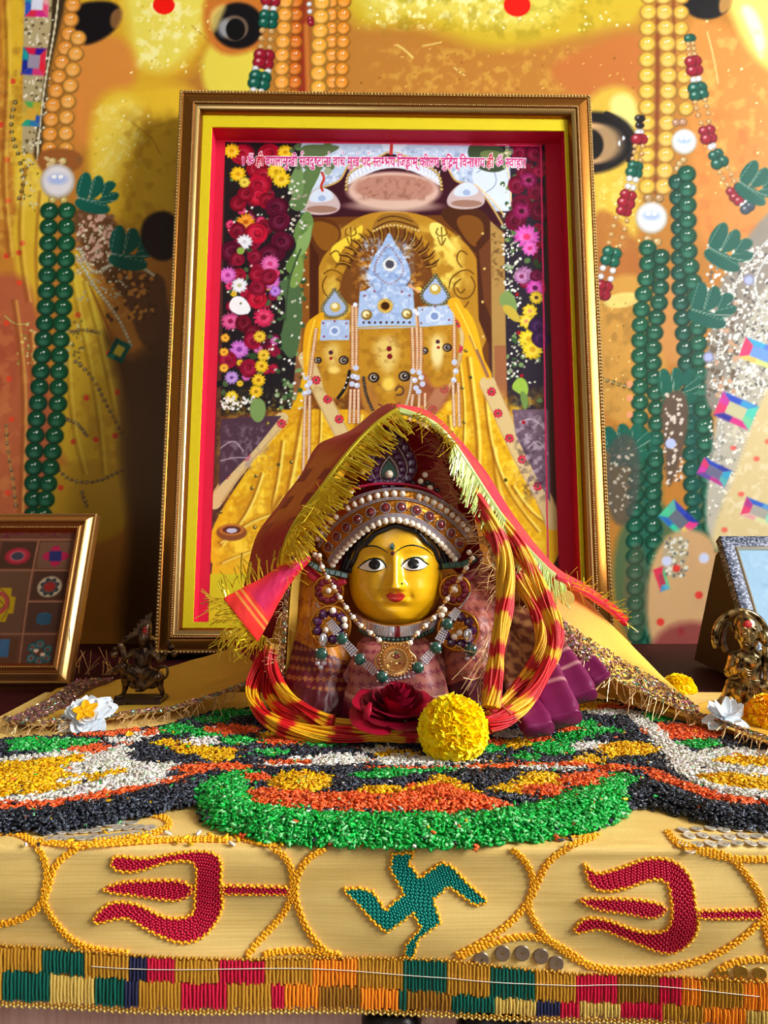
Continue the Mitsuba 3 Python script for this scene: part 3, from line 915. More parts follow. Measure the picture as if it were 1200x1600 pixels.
E 86b048 65 65 0 0.15 1 -2468 6799
F d868c8 a83890 162 14 -1933 6250 -2671 6358
F b878e0 8848b0 108 12 -1864 6079
R c01434 183 -2163 5939
R 8e1030 151 -2168 6133 -1979 6342
S f2f6fc 16 1 -2632 5810 -2551 5970 -2422 5971 -2311 5859 -2275 5723 -2413 5654 -2564 5698
E 6a7a40 21 21 0 0.15 1 -2440 5857
F d82858 901838 193 18 -2047 5611
F d04888 901848 171 16 -2602 5539
R 6e0c24 150 -2387 5507 -2212 5339
F c868d0 8a3aa0 181 16 -2438 5047
R 9a0f34 160 -2208 5205 -2624 4868 -2280 4726
F eac02c b88810 118 12 -2103 5273 -2031 4949
F f0c41c b07c0c 127 12 -2058 4760 -2105 4517 -2142 4319
F b890e0 704890 127 12 -2551 4558
F f0d428 b89810 116 12 -2540 4229
F eeb030 b07810 85 10 -2679 5246 -2692 5000 -2683 4723
D f0f0ea c8ccb8 27 60 -2720 4228 -2029 4014
S 7a9a58 16 1 -2215 3904 -2180 4176 -2033 4177 -1984 3927 -2086 3796
R 5c0c2a 89 2297 7981 2395 8105 2345 6387 2360 8521 2673 7172 2713 7595 2654 6943 2599 6709 2515 8412 2336 6377
R 8e1034 87 2633 6250 2405 6933 2610 6972 2626 7268 2543 6859 2357 6252 2724 8464 2662 6156
D 3a5a34 7a9a60 45 40 2023 8291 2271 4479
D ecece4 b0b49c 22 60 2028 8533 2271 4479
D 2f4028 5a7a48 56 18 2158 8802 2632 4040
D e4e4dc a8ae9a 27 80 1987 7691 2306 5828
D dcdccc 98a088 24 40 2078 5372 2592 4481
R 7a0c30 168 2345 8658 2615 8662 2425 8295 2285 8053 2616 7936
R 6a0a2c 200 2354 7695 2650 7579 2247 7397
R a01040 123 2672 8322
F 8a1050 400820 179 14 2489 8151 2351 7576
F e058c0 e03870 243 14 2427 7103
F e868c8 d03880 154 10 2476 6893
F b878b0 80305c 153 14 2376 6426 2320 6379
F d848b8 581048 175 18 2544 6174
R 6e0c3c 110 2572 6405
F f0d030 e09860 141 8 2445 5760 2375 5578
F f2d428 d8a820 195 12 2410 5261 2470 5082
R 3c1850 163 2589 5489 2626 5263
F e8c82c 503020 131 12 2561 6001
S 7f9a58 16 1 1928 5939 2062 6112 2211 5941 2183 5713
S c8b040 16 1 1991 5848 2143 5826 2267 5577 2137 5599
S 9ac048 16 1 2109 4422 2241 4589 2367 4479 2340 4280 2171 4345
S 6f9048 16 1 2257 4346 2361 4258 2313 4039
E a01020 33 33 0 0.15 1 2235 6056 2240 5373 2275 4623 2286 3820
D 2a2a30 6a6a60 56 18 1540 8795 2204 8390
S 3c4a34 17 1 1484 8819 1989 8800 2092 8388 1755 8312 1479 8527
S 6a7a48 17 1 1649 8650 1931 8702 2096 8582 1870 8458
D d8d8b0 a0a878 34 16 1820 8798 2204 8390
D 5a6a48 9aa888 67 20 -1647 8781 -917 8282
S 5c7048 17 1 -1479 8710 -1145 8787 -810 8743 -1087 8557 -1386 8493
P cfc41a 15 1 -2826 1304 2859 1316 2829 423 -2795 417
S 7a1420 15 1 -2251 768 -2055 1021 -1752 1072 -1645 819 -1792 618 -2095 618
S d8c81c 15 1 -2168 688 -2031 869 -1810 930 -1745 769 -1894 648
L e03068 28 1 2720 8809 2603 372
L e62f5f 22 1 -2772 8829 2732 8809"""
PICTURE_LETTERS = """T c8287c 22 1 -2483 8542 -2464 8542 -2462 8373 -2478 8378
T c8287c 22 1 -2373 8394 -2404 8439 -2412 8477 -2398 8481 -2385 8441 -2373 8424 -2358 8429 -2358 8446 -2366 8464 -2377 8464 -2380 8477 -2378 8494 -2367 8494 -2362 8503 -2363 8516 -2380 8521 -2392 8513 -2398 8530 -2393 8543 -2366 8552 -2353 8543 -2346 8526 -2345 8493 -2351 8474 -2339 8486 -2328 8519 -2317 8527 -2300 8523 -2290 8510 -2284 8461 -2298 8427 -2318 8423 -2339 8447 -2343 8411 -2352 8398 | -2326 8463 -2318 8453 -2304 8458 -2305 8492 -2315 8496
T c8287c 22 1 -2352 8550 -2370 8601 -2356 8609 -2342 8573 -2328 8572 -2319 8609 -2304 8600 -2310 8559 -2328 8542
T c8287c 22 1 -2346 8588 -2342 8609 -2330 8609 -2325 8592 -2329 8579 -2341 8579
T c01830 22 1 -2231 8382 -2244 8377 -2248 8388 -2232 8438 -2237 8469 -2236 8490 -2220 8507 -2195 8507 -2195 8517 -2245 8518 -2249 8548 -2201 8548 -2204 8593 -2199 8610 -2188 8622 -2173 8622 -2170 8644 -2158 8646 -2153 8628 -2159 8611 -2147 8581 -2142 8549 -2126 8548 -2125 8518 -2139 8517 -2135 8375 -2152 8375 -2156 8518 -2178 8518 -2177 8477 -2218 8476 -2217 8462 -2193 8466 -2181 8458 -2169 8429 -2172 8391 -2186 8374 -2196 8387 -2196 8404 -2185 8414 -2188 8431 -2208 8436 -2219 8413 -2216 8393 -2195 8359 -2201 8338 -2213 8346 | -2160 8548 -2164 8579 -2172 8592 -2182 8592 -2186 8583 -2181 8549
T c8287c 22 1 -1871 8487 -1850 8501 -1850 8519 -1934 8519 -1931 8376 -1947 8375 -1951 8518 -1973 8518 -1971 8429 -1980 8420 -2000 8446 -2001 8475 -1989 8480 -1990 8518 -2016 8518 -2013 8376 -2030 8375 -2032 8412 -2061 8404 -2073 8412 -2085 8437 -2086 8470 -2077 8495 -2059 8508 -2034 8504 -2034 8518 -2091 8518 -2094 8548 -1612 8551 -1614 8595 -1610 8612 -1598 8625 -1580 8625 -1565 8608 -1552 8551 -1536 8550 -1536 8521 -1549 8519 -1547 8377 -1564 8378 -1567 8520 -1586 8520 -1586 8377 -1604 8383 -1635 8377 -1665 8401 -1692 8455 -1692 8484 -1674 8489 -1670 8483 -1668 8515 -1706 8520 -1703 8387 -1689 8365 -1689 8332 -1693 8319 -1709 8307 -1735 8311 -1763 8352 -1763 8361 -1749 8370 -1727 8337 -1709 8337 -1704 8346 -1709 8360 -1729 8356 -1734 8373 -1734 8382 -1723 8387 -1724 8442 -1750 8442 -1755 8417 -1764 8417 -1777 8434 -1780 8463 -1768 8473 -1770 8519 -1796 8519 -1793 8376 -1810 8377 -1814 8519 -1833 8519 -1832 8376 -1847 8376 -1849 8470 -1863 8453 -1868 8429 -1882 8437 -1881 8466 -1895 8470 -1900 8461 -1898 8435 -1871 8393 -1880 8372 -1890 8380 -1909 8413 -1917 8437 -1918 8471 -1909 8492 -1897 8500 -1886 8500 | -1570 8551 -1575 8581 -1582 8594 -1592 8594 -1597 8586 -1591 8551 | -1650 8520 -1654 8463 -1666 8450 -1660 8432 -1637 8407 -1611 8407 -1604 8416 -1604 8424 -1613 8418 -1631 8422 -1646 8447 -1646 8484 -1638 8505 -1626 8514 -1606 8510 -1606 8520 | -1625 8452 -1607 8452 -1605 8481 -1625 8483 -1629 8474 | -1751 8473 -1725 8473 -1726 8519 -1752 8519 | -2049 8477 -2038 8451 -2032 8451 -2033 8479 | -2068 8447 -2060 8434 -2049 8435 -2065 8467
T c8287c 22 1 -1475 8485 -1472 8516 -1502 8521 -1505 8551 -953 8553 -953 8523 -966 8522 -965 8379 -982 8380 -984 8523 -1006 8522 -1004 8379 -1021 8380 -1022 8457 -1044 8457 -1044 8437 -1058 8428 -1075 8462 -1068 8487 -1023 8488 -1023 8523 -1089 8522 -1087 8379 -1104 8379 -1106 8522 -1132 8522 -1132 8473 -1161 8465 -1168 8448 -1168 8430 -1158 8409 -1135 8409 -1120 8421 -1115 8391 -1136 8379 -1156 8379 -1173 8391 -1185 8424 -1186 8457 -1181 8474 -1165 8495 -1150 8500 -1150 8522 -1205 8522 -1190 8486 -1189 8420 -1212 8415 -1231 8444 -1235 8522 -1261 8522 -1261 8481 -1290 8476 -1297 8459 -1297 8442 -1285 8425 -1275 8425 -1270 8449 -1254 8450 -1249 8441 -1248 8412 -1253 8401 -1236 8367 -1236 8334 -1240 8321 -1256 8309 -1282 8313 -1301 8333 -1310 8354 -1310 8363 -1296 8371 -1274 8339 -1256 8339 -1251 8348 -1256 8362 -1276 8358 -1281 8383 -1269 8394 -1302 8407 -1314 8436 -1312 8482 -1297 8507 -1279 8511 -1279 8522 -1331 8521 -1329 8378 -1345 8378 -1346 8415 -1373 8406 -1385 8415 -1397 8440 -1398 8473 -1386 8502 -1372 8511 -1348 8507 -1348 8521 -1411 8521 -1412 8378 -1428 8382 -1430 8447 -1454 8443 -1469 8451 -1470 8441 -1441 8399 -1441 8386 -1453 8373 -1496 8456 -1497 8485 | -1216 8498 -1214 8450 -1197 8446 -1197 8460 | -1378 8472 -1380 8450 -1373 8437 -1358 8437 -1347 8454 -1348 8480 -1371 8480 | -1455 8521 -1456 8473 -1430 8474 -1431 8521
T c8287c 22 1 -980 8628 -993 8618 -999 8642 -985 8652
T c8287c 22 1 -1475 8628 -1473 8638 -1446 8665 -1425 8619 -1434 8610 -1448 8638 -1461 8624 -1452 8580 -1459 8568 -1465 8575
T c8287c 22 1 -890 8408 -913 8442 -912 8488 -902 8504 -888 8513 -864 8509 -864 8523 -919 8523 -921 8554 -697 8550 -699 8525 -713 8523 -712 8380 -728 8381 -729 8417 -756 8409 -770 8421 -777 8442 -776 8478 -794 8483 -792 8509 -738 8509 -738 8479 -753 8479 -761 8465 -755 8440 -741 8439 -729 8457 -730 8524 -807 8523 -806 8380 -823 8381 -825 8524 -846 8523 -845 8380 -862 8380 -863 8417 | -891 8478 -897 8469 -896 8452 -889 8439 -875 8439 -863 8456 -864 8482
T c8287c 22 1 -725 8633 -737 8618 -745 8640 -733 8654
T c8287c 22 1 -608 8314 -636 8336 -645 8365 -631 8374 -609 8341 -590 8342 -586 8350 -591 8364 -610 8360 -615 8377 -615 8386 -604 8392 -605 8446 -631 8446 -636 8422 -650 8426 -660 8447 -660 8468 -649 8478 -649 8523 -665 8525 -667 8555 -452 8556 -452 8530 -466 8524 -467 8381 -485 8388 -516 8381 -546 8406 -572 8460 -572 8489 -554 8494 -550 8488 -547 8520 -585 8524 -585 8392 -571 8370 -570 8337 -582 8315 | -530 8525 -535 8468 -546 8454 -541 8436 -517 8412 -492 8412 -484 8420 -485 8429 -493 8422 -512 8426 -526 8452 -526 8489 -517 8510 -505 8519 -485 8515 -485 8525 | -507 8458 -487 8457 -485 8486 -504 8488 -509 8479 | -631 8478 -605 8477 -605 8524 -632 8524
T c8287c 22 1 -480 8634 -492 8619 -500 8641 -488 8655
T c8287c 22 1 -364 8424 -389 8419 -406 8439 -411 8460 -411 8525 -423 8530 -423 8556 -256 8556 -258 8526 -278 8525 -278 8485 -303 8485 -315 8463 -315 8446 -303 8429 -293 8429 -288 8454 -271 8453 -267 8445 -267 8416 -271 8405 -262 8383 -264 8374 -276 8366 -286 8398 -302 8399 -320 8411 -332 8440 -330 8486 -314 8511 -296 8516 -296 8526 -345 8526 -347 8382 -364 8386 | -394 8467 -386 8449 -374 8449 -365 8462 -365 8525 -394 8525
T c8287c 22 1 -283 8635 -295 8620 -303 8642 -291 8656
T c8287c 22 1 10 8487 -8 8490 -18 8503 -20 8540 -15 8553 -3 8562 15 8558 27 8533 27 8480 51 8480 52 8527 36 8528 33 8558 171 8558 170 8532 154 8527 154 8384 137 8388 137 8425 110 8417 91 8438 84 8462 84 8487 100 8501 97 8528 69 8527 68 8384 52 8384 51 8449 28 8449 22 8425 8 8429 -1 8450 -1 8471 | 117 8528 117 8487 103 8460 111 8447 125 8447 137 8460 137 8527 | 5 8530 -2 8531 -5 8521 10 8515
T c8287c 22 1 -177 8379 -219 8461 -219 8490 -200 8495 -196 8489 -194 8521 -224 8526 -226 8557 -24 8557 -24 8527 -46 8526 -46 8480 -24 8479 -24 8450 -45 8449 -51 8424 -65 8428 -74 8449 -74 8471 -63 8480 -63 8526 -87 8526 -90 8383 -104 8384 -105 8469 -133 8469 -140 8460 -136 8426 -120 8404 -120 8391 -129 8379 -150 8412 -157 8437 -158 8466 -151 8487 -132 8500 -105 8500 -105 8527 -176 8526 -179 8480 -161 8479 -161 8449 -192 8457 -193 8447 -165 8405 -165 8391
T c8287c 22 1 306 8483 311 8464 309 8422 295 8405 274 8409 255 8442 244 8501 261 8505 270 8456 282 8436 291 8436 294 8462 281 8484 283 8509 324 8514 325 8528 231 8528 230 8385 214 8384 214 8527 200 8533 200 8558 209 8560 207 8587 211 8612 233 8633 256 8633 289 8604 308 8559 562 8560 562 8534 548 8529 545 8384 568 8367 581 8329 567 8316 550 8353 528 8357 528 8451 502 8451 496 8427 486 8427 475 8443 473 8473 484 8482 484 8529 457 8528 456 8385 440 8386 440 8529 418 8529 418 8488 376 8487 377 8473 401 8477 413 8469 425 8439 422 8410 415 8393 401 8385 398 8397 390 8400 390 8379 397 8361 390 8351 389 8321 380 8321 380 8341 365 8337 353 8351 352 8374 361 8392 349 8403 348 8417 357 8418 363 8457 357 8480 359 8501 376 8518 401 8518 401 8529 342 8528 341 8385 324 8385 324 8483 | 501 8483 528 8482 528 8529 502 8529 | 374 8419 400 8415 408 8433 400 8447 384 8447 374 8434 | 365 8374 363 8357 376 8357 370 8372 | 286 8559 281 8578 257 8603 234 8602 226 8589 229 8559
T c8287c 22 1 646 8424 632 8415 611 8419 597 8448 600 8494 609 8511 624 8519 646 8515 646 8530 593 8530 591 8560 674 8561 672 8606 680 8627 689 8635 708 8635 717 8627 734 8561 937 8561 937 8536 921 8530 919 8387 902 8392 902 8428 875 8420 856 8441 850 8466 850 8491 866 8504 864 8531 837 8530 833 8387 819 8387 819 8481 804 8464 799 8440 785 8449 787 8477 773 8481 767 8472 770 8446 795 8404 785 8383 757 8424 750 8449 750 8482 760 8503 783 8512 798 8497 820 8512 820 8531 736 8530 734 8386 717 8387 718 8530 664 8530 664 8497 684 8503 698 8486 702 8469 700 8424 692 8399 676 8407 685 8447 680 8473 663 8459 662 8386 646 8386 | 883 8531 883 8490 869 8464 876 8450 891 8450 903 8464 904 8530 | 715 8561 712 8591 705 8604 695 8604 690 8596 694 8561 | 620 8485 615 8476 614 8459 622 8445 634 8445 646 8462 646 8489
T c8287c 22 1 1099 8375 1092 8390 1092 8409 1104 8424 1097 8446 1098 8484 1112 8513 1135 8522 1135 8532 1083 8531 1081 8388 1064 8388 1066 8531 1044 8531 1042 8399 1056 8385 1058 8343 1046 8322 1020 8318 992 8342 983 8372 998 8381 1019 8348 1038 8348 1043 8362 1038 8371 1018 8367 1013 8393 1025 8398 1025 8424 996 8416 984 8425 972 8450 973 8483 982 8508 1001 8521 1026 8517 1026 8531 969 8532 967 8562 1061 8562 1059 8591 1069 8624 1086 8637 1109 8637 1142 8608 1160 8563 1264 8563 1264 8537 1250 8532 1246 8387 1259 8382 1280 8345 1282 8332 1272 8319 1267 8319 1251 8356 1228 8360 1229 8454 1203 8454 1197 8429 1188 8429 1176 8446 1174 8476 1186 8485 1186 8532 1153 8532 1152 8491 1127 8491 1115 8469 1115 8452 1126 8435 1136 8435 1142 8460 1158 8460 1163 8451 1163 8422 1158 8411 1167 8384 1152 8372 1143 8404 1136 8403 1133 8324 1123 8327 1123 8342 1102 8342 1097 8356 | 1203 8486 1230 8485 1230 8532 1204 8532 | 1138 8563 1133 8581 1110 8606 1087 8606 1079 8593 1081 8563 | 1115 8390 1118 8374 1107 8367 1110 8355 1124 8363 1124 8403 1118 8408 | 1010 8490 1020 8464 1025 8464 1026 8492 | 989 8460 997 8447 1008 8448 993 8480
T c8287c 22 1 1616 8533 1602 8539 1602 8565 1735 8565 1735 8539 1719 8534 1716 8391 1699 8395 1699 8431 1672 8423 1660 8432 1647 8469 1647 8494 1664 8508 1664 8526 1661 8534 1633 8534 1630 8391 1613 8390 | 1681 8535 1681 8494 1666 8467 1674 8454 1688 8454 1700 8467 1701 8534
T c8287c 22 1 1545 8477 1564 8482 1572 8474 1579 8487 1562 8493 1553 8506 1548 8539 1558 8564 1580 8569 1593 8556 1602 8506 1597 8477 1584 8454 1603 8416 1603 8403 1590 8390 1570 8439 1549 8443 1545 8452 | 1566 8538 1570 8519 1583 8520 1583 8529 1576 8538
T c8287c 22 1 1361 8418 1338 8451 1341 8497 1351 8514 1365 8522 1390 8519 1390 8532 1324 8533 1322 8389 1305 8389 1307 8532 1293 8537 1293 8563 1303 8564 1303 8608 1320 8634 1351 8638 1365 8630 1383 8609 1402 8564 1545 8564 1544 8534 1531 8533 1528 8390 1511 8390 1513 8534 1491 8533 1489 8390 1472 8390 1473 8467 1451 8467 1450 8447 1436 8439 1420 8472 1427 8498 1473 8498 1473 8534 1408 8533 1405 8389 1388 8389 1388 8426 | 1361 8488 1356 8479 1356 8462 1363 8448 1377 8448 1389 8466 1389 8492 | 1380 8564 1375 8582 1352 8607 1328 8607 1320 8594 1323 8564
T c01830 22 1 1775 8399 1761 8394 1758 8405 1777 8455 1773 8486 1775 8507 1792 8524 1817 8524 1818 8534 1767 8535 1765 8565 1813 8566 1812 8610 1817 8627 1829 8640 1845 8640 1849 8662 1860 8664 1865 8646 1858 8629 1869 8598 1873 8567 1889 8565 1888 8536 1874 8534 1871 8392 1854 8392 1856 8535 1835 8535 1834 8494 1792 8493 1792 8479 1817 8483 1829 8475 1840 8445 1835 8408 1820 8391 1810 8404 1811 8421 1822 8430 1820 8448 1800 8453 1789 8430 1791 8409 1811 8376 1803 8354 1791 8362 | 1855 8566 1851 8596 1844 8609 1834 8610 1829 8601 1833 8566
T c8287c 22 1 1959 8412 1930 8458 1924 8496 1938 8500 1949 8460 1961 8443 1976 8447 1976 8465 1969 8482 1958 8482 1956 8495 1959 8512 1970 8513 1975 8521 1975 8535 1959 8540 1946 8532 1941 8549 1946 8562 1974 8571 1986 8562 1993 8545 1992 8512 1985 8492 1998 8505 2011 8537 2023 8546 2039 8542 2048 8529 2052 8479 2037 8445 2016 8441 1997 8466 1990 8429 1981 8416 | 2010 8481 2018 8472 2032 8476 2033 8511 2023 8515
T c8287c 22 1 1988 8569 1973 8620 1987 8628 1999 8592 2013 8591 2024 8628 2039 8620 2031 8578 2011 8561
T c8287c 22 1 1996 8607 2001 8628 2013 8629 2018 8611 2012 8598 2000 8598
T c8287c 22 1 2424 8563 2444 8564 2436 8393 2420 8398
T c8287c 22 1 2120 8500 2124 8532 2094 8536 2093 8567 2402 8567 2401 8538 2387 8536 2383 8393 2366 8394 2370 8537 2348 8537 2346 8496 2305 8495 2305 8481 2330 8485 2341 8477 2352 8448 2347 8410 2332 8393 2322 8406 2323 8423 2335 8433 2333 8450 2311 8455 2301 8442 2303 8412 2323 8378 2315 8356 2303 8364 2285 8402 2284 8447 2290 8466 2285 8493 2293 8518 2305 8526 2330 8527 2330 8537 2269 8537 2265 8393 2248 8393 2251 8537 2229 8536 2225 8393 2208 8393 2209 8429 2182 8421 2170 8430 2159 8455 2160 8488 2172 8517 2186 8526 2211 8522 2211 8537 2142 8536 2138 8490 2156 8488 2155 8459 2124 8466 2123 8457 2150 8414 2150 8401 2140 8388 2097 8471 2098 8501 | 2187 8495 2177 8482 2176 8465 2183 8452 2198 8452 2210 8469 2210 8495"""
